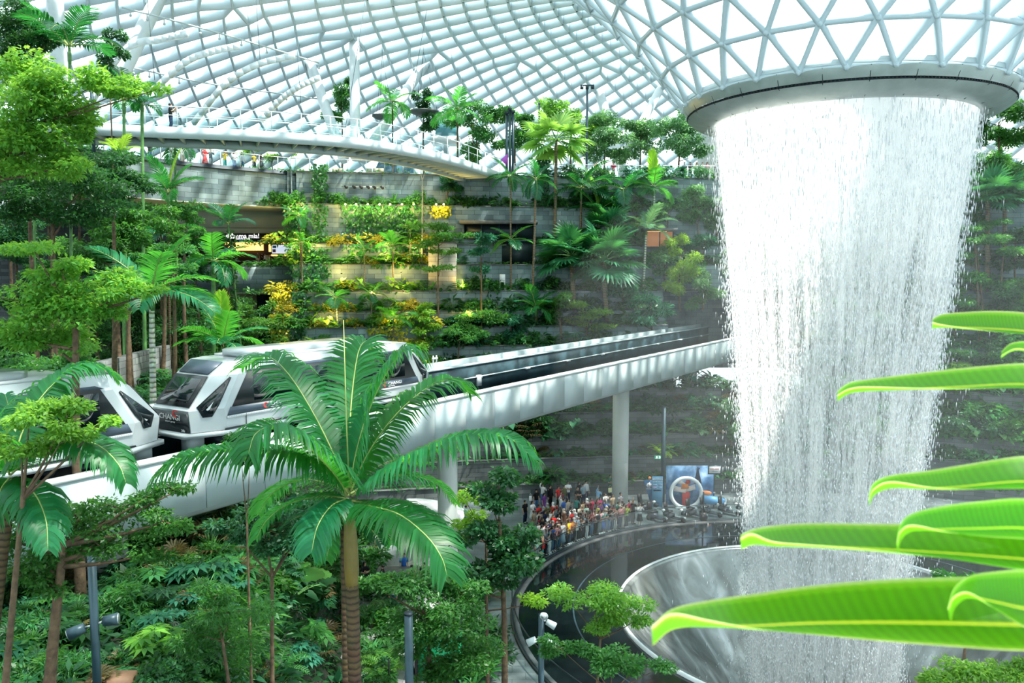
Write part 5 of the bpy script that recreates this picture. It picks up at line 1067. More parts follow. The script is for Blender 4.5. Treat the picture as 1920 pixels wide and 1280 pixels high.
# fuller planting near the water and at the right
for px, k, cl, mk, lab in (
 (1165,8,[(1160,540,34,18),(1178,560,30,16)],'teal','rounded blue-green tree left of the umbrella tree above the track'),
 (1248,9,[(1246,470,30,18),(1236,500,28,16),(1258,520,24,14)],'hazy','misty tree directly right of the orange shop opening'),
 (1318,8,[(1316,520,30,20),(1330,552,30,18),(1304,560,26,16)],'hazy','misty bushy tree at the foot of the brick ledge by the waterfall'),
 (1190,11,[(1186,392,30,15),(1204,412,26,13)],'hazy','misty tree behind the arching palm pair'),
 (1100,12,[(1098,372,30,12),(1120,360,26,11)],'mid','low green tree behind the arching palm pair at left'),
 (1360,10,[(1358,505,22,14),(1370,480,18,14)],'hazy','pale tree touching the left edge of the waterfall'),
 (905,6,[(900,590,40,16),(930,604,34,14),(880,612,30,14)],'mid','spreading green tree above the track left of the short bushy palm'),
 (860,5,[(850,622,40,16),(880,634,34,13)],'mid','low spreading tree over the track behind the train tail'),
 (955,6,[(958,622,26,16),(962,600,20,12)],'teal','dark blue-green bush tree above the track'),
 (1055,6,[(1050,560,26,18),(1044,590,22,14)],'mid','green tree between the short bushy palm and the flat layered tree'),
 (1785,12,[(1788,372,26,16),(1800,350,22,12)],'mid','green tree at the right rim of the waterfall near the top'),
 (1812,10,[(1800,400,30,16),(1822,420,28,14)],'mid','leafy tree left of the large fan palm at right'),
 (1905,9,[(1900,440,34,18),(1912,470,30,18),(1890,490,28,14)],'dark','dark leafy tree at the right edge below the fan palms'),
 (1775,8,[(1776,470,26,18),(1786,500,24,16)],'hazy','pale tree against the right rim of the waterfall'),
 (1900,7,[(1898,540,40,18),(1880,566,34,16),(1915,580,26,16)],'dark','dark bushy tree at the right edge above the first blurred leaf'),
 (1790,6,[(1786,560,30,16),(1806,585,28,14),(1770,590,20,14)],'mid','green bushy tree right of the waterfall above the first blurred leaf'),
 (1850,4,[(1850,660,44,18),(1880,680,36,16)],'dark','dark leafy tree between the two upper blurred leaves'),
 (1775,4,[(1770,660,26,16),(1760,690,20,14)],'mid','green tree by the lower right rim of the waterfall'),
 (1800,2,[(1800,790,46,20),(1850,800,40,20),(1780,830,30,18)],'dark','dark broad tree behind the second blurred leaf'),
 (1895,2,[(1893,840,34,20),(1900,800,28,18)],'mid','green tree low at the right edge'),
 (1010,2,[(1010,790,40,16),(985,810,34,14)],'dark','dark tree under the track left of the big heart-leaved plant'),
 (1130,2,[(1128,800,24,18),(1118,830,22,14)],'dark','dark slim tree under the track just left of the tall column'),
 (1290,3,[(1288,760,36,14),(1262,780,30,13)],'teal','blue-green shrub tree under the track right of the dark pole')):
    terr_tree(lab, px, k, cl, mk, 6, wr=.45)

for px, Y, py, mk, lab in ((-70,30,330,'dark','dark tree just outside the left edge, upper'),(-130,40,420,'mid','green tree beyond the left edge, middle'),(-220,44,330,'dark','dark tree further beyond the left edge'),(-90,24,640,'mid','green tree beyond the left edge behind the first train car'),(-260,34,560,'mid','green tree far beyond the left edge'),(-180,50,500,'dark','dark tree beyond the left edge near the brick building')):
    tree(lab, Y, [(px-40,py,60,30),(px+35,py-20,60,28),(px,py+45,60,28),(px,py-60,44,24)], mk, 8, base=bt(px,Y), tr=.15, cover=4)
# ================================================================== LEDGE PLANTS, FOREST UNDERGROWTH, CREEPERS, LAMPS
ORD = ['lowest','second','third','fourth','fifth','sixth','seventh','eighth','ninth','tenth','eleventh','twelfth','thirteenth','top']
MIX = {
 'yellow': [('broad','mid',1.0),('bush','mid',.9),('fern','mid',1.0),('strap','mid',.9),('whorl','mid',1.0),('bush','yellow',.8),('heart','lime',.95),('broad','yellow',.8)],
 'centre': [('bush','dark',1.0),('strap','mid',.85),('tuft','teal',1.0),('bush','mid',.9),('broad','dark',1.0),('whorl','teal',1.0)],
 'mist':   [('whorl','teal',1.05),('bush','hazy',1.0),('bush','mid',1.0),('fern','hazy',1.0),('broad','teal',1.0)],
 'behind': [('bush','hazy',1.1),('whorl','teal',1.1)],
 'right':  [('bush','mid',1.1),('heart','mid',1.0),('whorl','dark',1.1),('bush','dark',1.1),('broad','mid',1.1)],
 'low':    [('bush','dark',.9),('broad','dark',.9),('heart','teal',1.0),('fern','mid',.9),('tuft','brown',1.0),('tuft','dark',.9)]}
ADJ = {'mid':'green','yellow':'yellow lit','lime':'lime green','dark':'dark green','teal':'blue-green','hazy':'pale misty','brown':'brownish'}
RNAME = {'yellow':'of the yellow lit terraces at left','centre':'of the middle terraces','mist':'of the misty terraces beside the waterfall','behind':'behind the falling water','right':'of the terraces right of the waterfall','low':'below the train track'}
KN = {'bush':'leafy bush','broad':'broadleaf plant','fern':'arching fern','strap':'strap-leaved plant','whorl':'umbrella-leaved plant','heart':'heart-leaved plant','tuft':'finger palm clump','licuala':'round-leaved palm','willow':'narrow-leaved shrub'}
for k in range(14):
    px = 512.0
    while px < 1925:
        if k <= 4: reg = 'low' if px < 1400 else ('behind' if px < 1740 else 'right')
        else: reg = 'yellow' if px < 850 else 'centre' if px < 1195 else 'mist' if px < 1400 else 'behind' if px < 1740 else 'right'
        step = {'yellow':20,'centre':21,'mist':22,'behind':60,'right':22,'low':23}[reg] * (1.0 if k < 12 else 1.25)
        x = px + rng.uniform(-6, 6); px += step
        if k <= 4 and x < 930: continue                              # hidden behind the track and the forest
        if k == 13 and x < 1000: continue
        if 5 <= k <= 9 and 1215 < x < 1505: continue
        if reg == 'centre' and k == 12 and x < 1010 and rng.random() < .5: continue
        if k in (10, 11) and 865 < x < 1005: continue
        kind, mk, s = MIX[reg][int(rng.integers(len(MIX[reg])))]
        if reg == 'yellow' and k >= 12 and mk in ('yellow','lime'): mk, kind = 'mid', 'bush'
        p = on_terr(x, k, rng.uniform(.35, .7)); s *= rng.uniform(1.05, 1.65)
        if k < 2: s *= .75
        elif reg == 'low': s *= 1.25
        lab = f"{ADJ[mk]} {KN[kind]} on the {ORD[k]} ledge {RNAME[reg]}"
        shrub(kind, mk, p + [0,0,.1], s, lab, f"{ADJ[mk]} {KN[kind]}s, {ORD[k]} ledge, {reg}", v=int(rng.integers(2)))
# particular ledge plants
def lp(kind, mk, px, k, s, lab, back=.5, v=0): p = on_terr(px, k, back); shrub(kind, mk, p + [0,0,.15], s, lab, v=v)
lp('heart','teal',1075,2,1.7,'large blue-green heart-leaved plant under the track, left of the tall column')
lp('broad','mid',1038,0,1.5,'big bright broadleaf bush behind the left of the crowd')
lp('tuft','hazy',1300,3,1.5,'large pale finger palm under the track, left one')
lp('tuft','hazy',1345,3,1.4,'large pale finger palm under the track, right one')
lp('tuft','hazy',1325,4,1.4,'pale finger palm right under the track beside the waterfall')
lp('heart','hazy',1215,4,1.5,'big pale heart-leaved plant close under the track')
lp('fern','lime',1237,1,1.6,'yellow-green fern above the small exit sign')
lp('fern','hazy',1310,2,1.6,'wide pale fern over the poster')
lp('broad','teal',1282,1,1.5,'dark broadleaf plant right behind the poster')
lp('fern','yellow',1345,2,1.3,'yellowish fern beside the waterfall under the track')
lp('strap','mid',868,9,1.2,'flowering strap-leaved clump right of the pale brick block')
lp('strap','mid',985,9,1.2,'strap-leaved clump right of the white high chair')
lp('heart','lime',655,9,1.5,'lime large-leaved plant in the yellow lit terraces')
lp('heart','lime',770,9,1.3,'lime large-leaved plant left of the pale brick block')
lp('heart','lime',735,10,1.3,'lime large-leaved plant just under the yellow creeper')
lp('fern','lime',590,6,1.5,'bright fern on the lowest yellow ledge at left')
lp('heart','mid',1810,2,1.5,'large heart-leaved plant low at the right edge, left one')
lp('heart','mid',1868,2,1.5,'large heart-leaved plant low at the right edge, right one')
lp('heart','teal',1800,11,1.5,'huge pale elephant-ear leaf plant right of the waterfall top')
def surf(px, z):                                                  # front face of the terraces at height z
    k = int(np.searchsorted(TZ, z)); k = min(max(k, 0), 13); o = 13 - k
    P = arc_off(o + .12); sx = 960 + FPX * P[:,0] / (P[:,1]*CP - (z - CAMZ)*SP); p = np.array([np.interp(px, sx, P[:,i]) for i in range(3)]); p[2] = z; return p
def creeper(label, px0, px1, y0, y1, mk, n, L=.34, name='creeper', deep=.28):
    b = B(); pts = []
    c = surf((px0+px1)/2, at(0,(y0+y1)/2,73)[2]); Y = c[1]
    for _ in range(n):
        px = rng.uniform(px0, px1); y = y0 + (y1-y0)*rng.random()**1.15; z = at(px, y, Y)[2]
        e = min((px-px0), (px1-px))/(px1-px0); 
        if rng.random() > .35 + 3*e: continue
        p = surf(px, z); p[1] -= rng.uniform(0, deep); pts.append(p)
    P = np.array(pts); m = len(P); base = np.array([c[0], c[1], P[:,2].min()])
    leaf_add(b, P - base, rng.normal(0,.5,(m,3)) + [0,-.5,-.7], rng.normal(0,.35,(m,3)) + [0,-1,.45], L*rng.uniform(.6,1.2,m), L*.6*rng.uniform(.7,1.2,m))
    o = b.obj(name, G[mk]); o.location = [float(v) for v in base]; return tag(o, label, 'creeper')
creeper('sheet of yellow-green creeper hanging over the brick wall under a row of lamps', 640, 800, 383, 470, 'mid', 1900)
creeper('yellow lit creeper at the right end of the lamp row', 808, 846, 383, 406, 'yellow', 230)
creeper('sheet of creeper left of the green leafy column', 533, 580, 384, 470, 'mid', 700)
creeper('tall green creeper column climbing to the upper deck', 586, 616, 308, 440, 'mid', 620, deep=.7)
creeper('bright yellow lit creeper sheet at the lower left of the terraces', 507, 548, 544, 640, 'yellow', 800)
creeper('dark green creeper column right of the bright yellow sheet', 548, 576, 540, 640, 'dark', 520, deep=.6)
creeper('yellow-green creeper under the second row of lamps', 540, 622, 464, 520, 'mid', 620)
creeper('green creeper under the lamps left of the pale brick block', 690, 800, 478, 500, 'mid', 420)
creeper('yellow lit creeper on the low wall behind the train roof', 690, 770, 590, 625, 'yellow', 480)
creeper('dark ivy column right of the footbridge end', 1000, 1030, 300, 380, 'dark', 480, deep=.7)
creeper('dark ivy tower right of the heavy drooping palm', 430, 446, 500, 590, 'dark', 10)
b = B(); c = at(425,560,58); 
for z in np.linspace(0, 6.5, 12): clump(b, (0,0,z), (.75,.75,.55), 90, .32, .18, .5, fill=.4)
b.tube([(0,0,-.5),(0,0,6)], .18, 8, mi=1); o = b.obj('ivy_tower', [G['dark'], M['bark']]); o.location = [float(v) for v in (c[0], 58, at(425,615,58)[2])]; tag(o, 'dark ivy covered tower right of the heavy drooping palm', 'creeper')
o = bpy.data.objects.get('creeper.010'); 
if o: bpy.data.objects.remove(o)
# uplights with real lamps
lampmesh = {}
def uplight(px, y, Y, lab, group, energy=70, dz=-.25):
    p = at(px, y, Y); t = thing('wall_spotlight', lab, 'lamp', p, group=group)
    if not lampmesh:
        lampmesh['body'] = B().tube([(0,.12,.06),(0,-.10,.0)], [.07,.10], 12).mesh('lamp_body', M['black'], True)
        lampmesh['lens'] = B().tube([(0,-.101,0),(0,-.125,-.005)], .085, 12).mesh('lens', M['lamp'])
        lampmesh['bracket'] = B().box((0,.16,.02),(.05,.2,.05)).mesh('bracket', M['dark_metal'])
    if group is None: t.rotation_euler = (0,0,PI); t.scale = (.7,.7,.7)
    lb_ = link('lamp_body', lampmesh['body'], t); link('lens', lampmesh['lens'], lb_); link('bracket', lampmesh['bracket'], t)
    l = bpy.data.lights.new('spot_glow', 'POINT'); l.energy = energy*1.5; l.color = (1, .66, .16); l.shadow_soft_size = .08
    o = bpy.data.objects.new('spot_glow', l); COL.objects.link(o); o.parent = t; o.location = (0, -.28, dz) if group else (0, .2, .35); return t
g = 'warm spotlights along the top of the yellow creeper'
for i, px in enumerate((648, 668, 690, 712, 732, 754, 776, 818, 832)): uplight(px, 383, surf(px, 23.8)[1] - .55, 'small warm spotlight in the row along the top of the yellow creeper', g)
for px, y, lab in ((546,388,'small warm spotlight over the creeper left of the green column'),(566,386,'small warm spotlight left of the green leafy column'),(552,466,'small warm spotlight over the second creeper, left one'),(588,464,'small warm spotlight over the second creeper, right one'),(660,472,'small warm spotlight among the lime leaves'),(722,474,'small warm spotlight over the lime large leaves'),(780,466,'small warm spotlight left of the pale brick block'),(640,512,'small warm spotlight on the seventh ledge at left'),(752,510,'small warm spotlight over the middle yellow ledge'),(700,548,'small warm spotlight low in the yellow terraces'),(756,545,'small warm spotlight right of the low palms'),(527,548,'small warm spotlight over the bright yellow creeper sheet'),(866,540,'small warm spotlight on the brick ledge right of the pale block'),(880,590,'small warm spotlight near the track in the middle'),(735,600,'small warm spotlight behind the train roof'),(845,470,'small warm spotlight on the pale brick block'),(620,600,'small warm spotlight lowest at left behind the train')):
    z = at(px, y, 72.5)[2]; p = surf(px, z); uplight(px, y, p[1] - .7, lab, None, 90)
# ---- forest floor: sample points on the slopes by looking down at them
def hit(px, py):
    r = ray(px, py)
    for t in np.linspace(6, 75, 280):
        p = np.array([0,0,CAMZ]) + r*t
        if p[2] <= max(0., float(terrain_h(p[0], p[1]))): return np.array([p[0], p[1], ground(p[0], p[1])])
    return None
KF = [('whorl','dark'),('whorl','mid'),('heart','dark'),('bush','dark'),('bush','mid'),('fern','dark'),('fern','mid'),('strap','dark'),('tuft','dark'),('tuft','brown'),('broad','dark'),('willow','mid'),('whorl','teal')]
def zone(name, x0, x1, y0, y1, n, spx, kinds, smin=.6, smax=1.6):
    for _ in range(n):
        x, y = rng.uniform(x0, x1), rng.uniform(y0, y1); p = hit(x, y)
        if p is None or p[1] > 60 or p[1] < 9: continue
        o = near_off(p[0], p[1])
        if -1.2 < o < 6.0 and p[2] > 8.9: continue
        if np.hypot(*(p[:2]-VC)) < 17.5: continue
        kind, mk = kinds[int(rng.integers(len(kinds)))]; s = float(np.clip(spx*p[1]/FPX, smin, smax))*rng.uniform(.75, 1.2)
        if -1.6 < o < 6.2: s = min(s, max(.45, (9.4-p[2])*.6))
        shrub(kind, mk, p + [0,0,.1], s, f"{ADJ[mk]} {KN[kind]} {name}", f"{ADJ[mk]} {KN[kind]}s {name}", v=int(rng.integers(2)))
zone('on the forest slope under the track at left', 150, 660, 960, 1120, 75, 62, KF)
zone('in the undergrowth at the bottom left', -60, 640, 1100, 1340, 110, 62, KF)
zone('beside the foot of the big palm', 640, 745, 1110, 1330, 26, 40, [('bush','mid'),('bush','dark'),('fern','mid'),('whorl','mid'),('strap','mid')])
zone('at the left edge below the near trees', -80, 170, 960, 1300, 40, 66, KF)
zone('on the forest floor behind the train', -40, 520, 590, 735, 150, 34, [('bush','dark'),('fern','mid'),('whorl','dark'),('strap','mid'),('heart','mid'),('bush','mid'),('broad','dark'),('tuft','dark')], .6, 1.5)
zone('under the trees behind the track column', 580, 700, 960, 1100, 26, 40, [('fern','mid'),('bush','mid'),('bush','dark'),('broad','dark')])
zone('in the planting bed at the bottom middle', 840, 1010, 1110, 1300, 18, 44, [('bush','mid'),('bush','dark'),('strap','mid')])
def fp(kind, mk, px, py, spx, lab, Y, v=0):
    p = hit(px, py + spx*.5); s = spx*p[1]/FPX; shrub(kind, mk, p, s, lab, v=v)
fp('licuala','mid',528,1075,95,'large round pleated-leaf palm left of the thin brown palm trunk',21)
fp('licuala','dark',572,1100,80,'second round pleated-leaf palm beside the big palm trunk',20.5)
fp('tuft','brown',395,1005,80,'brown dried finger palm under the track girder',21)
fp('tuft','brown',330,1045,75,'brown dried finger palm further left under the track',20)
fp('tuft','brown',440,1080,70,'brown dried finger palm lower under the track',19)
fp('whorl','mid',262,1085,80,'umbrella plant in front of the square pillar',17.5)
fp('whorl','teal',372,1075,80,'umbrella plant lit from above right of the square pillar',17.5)
fp('whorl','bright',285,1200,85,'sunlit umbrella plant by the lamp pole at the bottom left',15)
fp('whorl','dark',290,1120,80,'dark umbrella plant right of the lamp pole',16)
fp('whorl','dark',110,1180,90,'dark umbrella plant between the two near trunks and the lamp pole',16)
fp('willow','mid',440,1180,110,'dense narrow-leaved bush low at left',16.5)
fp('fern','bright',720,1235,60,'pale yellow-green fern over the path',17)
fp('fern','mid',600,1040,60,'fern behind the thin brown palm trunk',22)
fp('whorl','mid',255,745,48,'glossy umbrella plant in the gap between the train cars, left',33)
fp('whorl','mid',290,700,46,'glossy umbrella plant behind the front of the second train car',35)
# low leaves that carpet the forest soil
P = []
while len(P) < 52000:
    X = rng.uniform(-34, -3, 4000); Y = rng.uniform(9, 58, 4000); o = near_off(X, Y); h = terrain_h(X, Y); ok = (h > .15) & ((o < -.4) | (o > 5.2) | (h < 9.2)) & (X > -.62*Y - 4)
    P += list(np.stack([X, Y, np.maximum(h, 0) + rng.uniform(.03, .28, 4000)], -1)[ok])
P = np.array(P[:52000]); n = len(P); b = B(); leaf_add(b, P, rng.normal(0,1,(n,3))*[1,1,.3], rng.normal(0,.4,(n,3)) + [0,0,1.2], rng.uniform(.22,.5,n), rng.uniform(.1,.22,n))
tag(b.obj('ground_cover', G['dark']), 'low dark leaves carpeting the forest soil', 'ground cover', kind='stuff')
b = B(); P = []
for k in range(14):
    A = arc_off(13 - k - .5); m = 2300; i = rng.integers(0, na-1, m); u = rng.random(m)[:,None]; q = A[i]*(1-u) + A[i+1]*u + ARC_IN[i]*rng.uniform(-.5,.58,m)[:,None]; q[:,2] = TZ[k] + rng.uniform(-.1,.25,m); 
    if 5 <= k <= 9: q = q[~((i >= iL-1) & (i <= iR+1))]
    P.append(q)
P = np.concatenate(P); n = len(P); leaf_add(b, P, rng.normal(0,1,(n,3))*[1,1,.35] + [0,-.3,-.1], rng.normal(0,.4,(n,3)) + [0,-.3,1.2], rng.uniform(.25,.55,n), rng.uniform(.12,.24,n))
tag(b.obj('ground_cover', G['mid']), 'low leaves carpeting the terrace ledges', 'ground cover', kind='stuff')
# foreground foliage at the lower right
tree('leafy bush tree below the foreground leaves at right', 22, [(1790,1092,38,15),(1835,1100,40,14),(1865,1108,26,12)], 'mid', 9, base=(12.5,22,0), tr=.08, wr=.5)
tree('dense sunlit bush at the bottom right corner', 19, [(1740,1268,48,18),(1800,1262,60,24),(1870,1265,60,24),(1910,1260,40,26)], 'bright', 9, base=(10.6,19,0), tr=.08, wr=.5)
# ================================================================== FOREGROUND LEAVES
m, nt, out = nodes('ginger_leaf'); tc = N(nt,'ShaderNodeTexCoord'); sx = N(nt,'ShaderNodeSeparateXYZ'); nt.links.new(tc.outputs['UV'], sx.inputs[0])
rib = ramp(nt, [(.0,(.32,.40,.14)),(.05,(.10,.28,.01)),(.12,(.04,.20,.004)),(.46,(.03,.17,.004)),(.492,(.40,.48,.03)),(.508,(.40,.48,.03)),(.54,(.03,.17,.004)),(.88,(.05,.22,.004)),(.95,(.15,.33,.02)),(1,(.5,.5,.22))])
nt.links.new(sx.outputs['Y'], rib.inputs[0]); wv = N(nt,'ShaderNodeTexWave'); wv.inputs['Scale'].default_value = 3; wv.inputs['Distortion'].default_value = 1.5
mp = N(nt,'ShaderNodeMapping'); mp.inputs['Scale'].default_value = (6,.8,1); mp.inputs['Rotation'].default_value = (0,0,.5); nt.links.new(tc.outputs['UV'], mp.inputs[0]); nt.links.new(mp.outputs[0], wv.inputs['Vector'])
mx = N(nt,'ShaderNodeMixRGB', blend_type='MULTIPLY'); mx.inputs[0].default_value = .12; nt.links.new(rib.outputs[0], mx.inputs[1]); nt.links.new(wv.outputs['Color'], mx.inputs[2])
p = N(nt,'ShaderNodeBsdfPrincipled'); p.inputs['Roughness'].default_value = .4; tr = N(nt,'ShaderNodeBsdfTranslucent'); tm = N(nt,'ShaderNodeMixRGB', blend_type='MULTIPLY'); tm.inputs[0].default_value = 0
hs = N(nt,'ShaderNodeHueSaturation'); hs.inputs['Value'].default_value = 7.0; hs.inputs['Hue'].default_value = .475; nt.links.new(mx.outputs[0], hs.inputs['Color']); nt.links.new(hs.outputs[0], tr.inputs[0]); nt.links.new(mx.outputs[0], p.inputs[0])
ms = N(nt,'ShaderNodeMixShader'); ms.inputs[0].default_value = .55; nt.links.new(p.outputs[0], ms.inputs[1]); nt.links.new(tr.outputs[0], ms.inputs[2]); nt.links.new(ms.outputs[0], out.inputs[0]); M['ginger'] = m
gb = at(2300, 1100, 1.55); gp = thing('ginger_plant', 'large blurred green leaves reaching in from the right edge, very near', 'plant', (gb[0], gb[1], gb[2]-1.2)); g0 = np.array(gp.location)
B().tube([(0,0,0),(-.02,0,.7),(-.01,.03,1.25),(.03,.05,1.9)], [.025,.022,.018,.012], 10).obj('stem', M['stem_green'], gp, smooth=True)
# (distance, tilt depth, [(px, top y, bottom y)] from tip to the stem side)
LV = [(1.75,.05,[(1748,612,620),(1766,603,624),(1810,599,630),(1860,597,636),(1920,600,642),(2010,612,655),(2120,650,690)]),
      (1.62,.03,[(1877,668,676),(1890,655,668),(1906,650,663),(1930,650,668),(1990,660,690),(2100,700,740)]),
      (1.6,.05,[(1570,748,756),(1590,733,745),(1620,727,741),(1700,717,743),(1800,706,745),(1920,697,745),(2030,706,760),(2160,770,810)]),
      (1.45,.05,[(1630,944,954),(1640,922,934),(1672,909,922),(1740,900,932),(1800,890,936),(1920,872,935),(2030,880,945),(2170,930,970)]),
      (1.35,.06,[(1390,1026,1034),(1412,1016,1026),(1450,1008,1040),(1520,1003,1046),(1640,1004,1056),(1780,1005,1072),(1920,1008,1092),(2060,1020,1100),(2200,1050,1080)]),
      (1.22,.05,[(1684,1038,1044),(1690,1005,1020),(1712,984,1008),(1770,968,1018),(1840,958,1026),(1920,953,1030),(2040,970,1040),(2180,1020,1060)]),
      (1.10,.07,[(1224,1206,1213),(1262,1173,1186),(1330,1155,1196),(1420,1140,1210),(1520,1124,1218),(1640,1112,1228),(1780,1106,1238),(1920,1105,1246),(2060,1120,1240),(2220,1160,1200)]),
      (.98,.05,[(1782,1164,1170),(1792,1128,1146),(1820,1104,1138),(1870,1092,1170),(1930,1086,1202),(2040,1090,1210),(2180,1120,1190)])]
for q, (Y, dz, pts) in enumerate(LV):
    xs = np.array([p[0] for p in pts], float); n = 40; tt = np.linspace(0, 1, n); K = np.linspace(0, 1, len(xs))
    X = np.interp(tt, K, xs); top = smooth_path([(p[0], p[1], 0) for p in pts], n); bot = smooth_path([(p[0], p[2], 0) for p in pts], n)
    V, uv = [], []; rows = 9
    for i in range(n):
        Yi = Y + .10*math.sin(tt[i]*2.2 + q)
        a, c = at(top[i][0], top[i][1], Yi + dz), at(bot[i][0], bot[i][1], Yi - dz); nn = nrm(np.cross(c - a, [1.0,0,0])); wv_ = np.linalg.norm(c-a)
        for r in range(rows): v = r/(rows-1); V.append(a*(1-v) + c*v + nn*wv_*.16*(abs(v-.5)*2)**1.5); uv.append((tt[i], v))
    V = np.array(V) - g0; i = np.arange(n-1)[:,None]*rows; j = np.arange(rows-1)[None]
    b = B().add(V, np.stack([i+j, i+j+1, i+rows+j+1, i+rows+j], -1).reshape(-1,4), uv)
    e = .5*(V[-1] + V[-rows]); k_ = np.array([-.01,.03,1.25 - .0]) ; s_z = float(np.clip(e[2]-.12, .25, 1.6)); b.tube([e, e*.5 + np.array([0,.0,s_z])*.5, [-.01,.03,s_z]], [.008,.009,.011], 6)
    b.obj('leaf', M['ginger'], gp, smooth=True)
# ================================================================== PEOPLE
def body_chain(pose):
    J = {'pelvis':(0,0,.95,.125,.09),'belly':(0,-.005,1.10,.115,.085),'chest':(0,0,1.30,.14,.095),'neck0':(0,.005,1.43,.06,.055),'neck':(0,-.005,1.49,.045,.05),
         'jaw':(0,-.025,1.545,.055,.07),'head':(0,-.012,1.615,.072,.088),'crown':(0,0,1.68,.05,.06)}
    E = [('pelvis','belly'),('belly','chest'),('chest','neck0'),('neck0','neck'),('neck','jaw'),('jaw','head'),('head','crown')]
    for s, sg in (('l',1),('r',-1)):
        st = pose.get('step',0)*sg
        J.update({'hip'+s:(.085*sg,0,.88,.085,.085),'knee'+s:(.095*sg,-.02-st,.49,.055,.058),'calf'+s:(.095*sg,.015-st*.9,.33,.05,.055),'ank'+s:(.095*sg,.03-st*.8,.085,.034,.036),'toe'+s:(.10*sg,-.13-st*.8,.035,.036,.026)})
        el, wr, hd = pose[s]
        J.update({'sh'+s:(.165*sg,0,1.385,.055,.055),'el'+s:(el[0]*sg,el[1],el[2],.040,.040),'wr'+s:(wr[0]*sg,wr[1],wr[2],.027,.027),'pa'+s:(hd[0]*sg,hd[1],hd[2],.036,.022)})
        E += [('pelvis','hip'+s),('hip'+s,'knee'+s),('knee'+s,'calf'+s),('calf'+s,'ank'+s),('ank'+s,'toe'+s),('chest','sh'+s),('sh'+s,'el'+s),('el'+s,'wr'+s),('wr'+s,'pa'+s)]
    names = list(J); V = [J[n][:3] for n in names]; R = [J[n][3:] for n in names]; ed = [(names.index(a), names.index(b)) for a, b in E]; roots = [0]
    for s, sg in (('l',1),('r',-1)):                            # fingers and thumb: short chains rooted in the palm
        pa = np.array(J['pa'+s][:3]); d = nrm(pa - np.array(J['wr'+s][:3])); sd = nrm(np.cross(d, [0,1.0,.2])) if abs(d[1]) < .9 else np.array([sg*1.0,0,0]); nn = np.cross(sd, d)
        for k, (o, ln) in enumerate(((-.027,.07),(-.009,.08),(.009,.076),(.026,.06))):
            i0 = len(V); a = pa + sd*o*.6; V += [tuple(a), tuple(a + d*.035 + sd*o*.4), tuple(a + d*(.03+ln*.55) + sd*o*.6 + nn*.012), tuple(a + d*(.02+ln) + sd*o*.7 + nn*.03)]; R += [(.010,.010),(.0095,.0095),(.009,.009),(.007,.007)]; ed += [(i0,i0+1),(i0+1,i0+2),(i0+2,i0+3)]; roots.append(i0)
        i0 = len(V); a = pa - d*.02 - sd*.02*sg; V += [tuple(a), tuple(a + d*.03 - sd*.035*sg), tuple(a + d*.065 - sd*.045*sg + nn*.01)]; R += [(.011,.011),(.0105,.0105),(.008,.008)]; ed += [(i0,i0+1),(i0+1,i0+2)]; roots.append(i0)
    return V, R, ed, roots, J
POSES = {'stand':{'l':((.22,.03,1.12),(.24,-.05,.88),(.235,-.085,.80)),'r':((.22,.03,1.12),(.24,-.05,.88),(.235,-.085,.80))},
 'photo':{'l':((.25,-.14,1.20),(.11,-.30,1.40),(.075,-.33,1.48)),'r':((.25,-.14,1.20),(.11,-.30,1.40),(.075,-.33,1.48))},
 'rail':{'l':((.25,-.10,1.15),(.17,-.32,1.08),(.13,-.39,1.06)),'r':((.25,-.10,1.15),(.17,-.32,1.08),(.13,-.39,1.06))},
 'raise':{'l':((.25,-.12,1.18),(.13,-.27,1.32),(.10,-.31,1.40)),'r':((.27,-.10,1.58),(.22,-.20,1.82),(.21,-.22,1.91))},
 'cross':{'l':((.24,-.07,1.13),(.03,-.19,1.17),(-.05,-.18,1.20)),'r':((.24,-.07,1.13),(.03,-.21,1.12),(-.05,-.2,1.13))},
 'walk':{'l':((.23,.12,1.14),(.23,.06,.90),(.23,.02,.82)),'r':((.23,-.06,1.13),(.21,-.22,.95),(.20,-.28,.89)),'step':.16}}
M['skin'] = pmat('skin', (.50,.30,.20), .55); M['skin_dark'] = pmat('skin_tan', (.30,.17,.10), .55); M['hair'] = pmat('black_hair', (.012,.010,.009), .5); M['cloth'] = clothmat('cloth'); M['cloth_stripe'] = clothmat('striped_cloth', stripes=True); M['face'] = pmat('face_detail', (.03,.015,.012), .5)
tmp = []
for pn, ps in POSES.items():
    V, R, ed, roots, J = body_chain(ps); me = bpy.data.meshes.new('body_' + pn); me.from_pydata(V, ed, []); o = bpy.data.objects.new('tmp_' + pn, me); COL.objects.link(o)
    sk = o.modifiers.new('skin', 'SKIN'); sk.use_smooth_shade = True
    for i, v in enumerate(me.skin_vertices[0].data): v.radius = R[i]; v.use_root = i in roots
    ss = o.modifiers.new('sub', 'SUBSURF'); ss.levels = 1; tmp.append((pn, o, J))
dg = bpy.context.evaluated_depsgraph_get(); BODY = {}; PJ = {}
for pn, o, J in tmp:
    e = bpy.data.meshes.new_from_object(o.evaluated_get(dg)); e.name = 'body_' + pn; e.materials.clear(); e.materials.append(M['skin']); BODY[pn] = e; PJ[pn] = J
for pn, o, J in tmp: me = o.data; bpy.data.objects.remove(o); bpy.data.meshes.remove(me)
def loft(b, rings, n=12, cap=True):                             # rings of (x, y, z, rx, ry)
    a = np.linspace(0, 2*PI, n, endpoint=False); V = np.concatenate([np.stack([x + rx*np.cos(a), y + ry*np.sin(a), z + 0*a], -1) for x, y, z, rx, ry in rings]); m = len(rings)
    i = np.arange(m-1)[:,None]*n; j = np.arange(n)[None]; j2 = (j+1) % n; F = [np.stack([i+j, i+j2, i+n+j2, i+n+j], -1).reshape(-1,4)]
    if cap: F += [np.arange(n)[::-1][None], (np.arange(n)+(m-1)*n)[None]]
    return b.add(V, F)
CL_ = {}
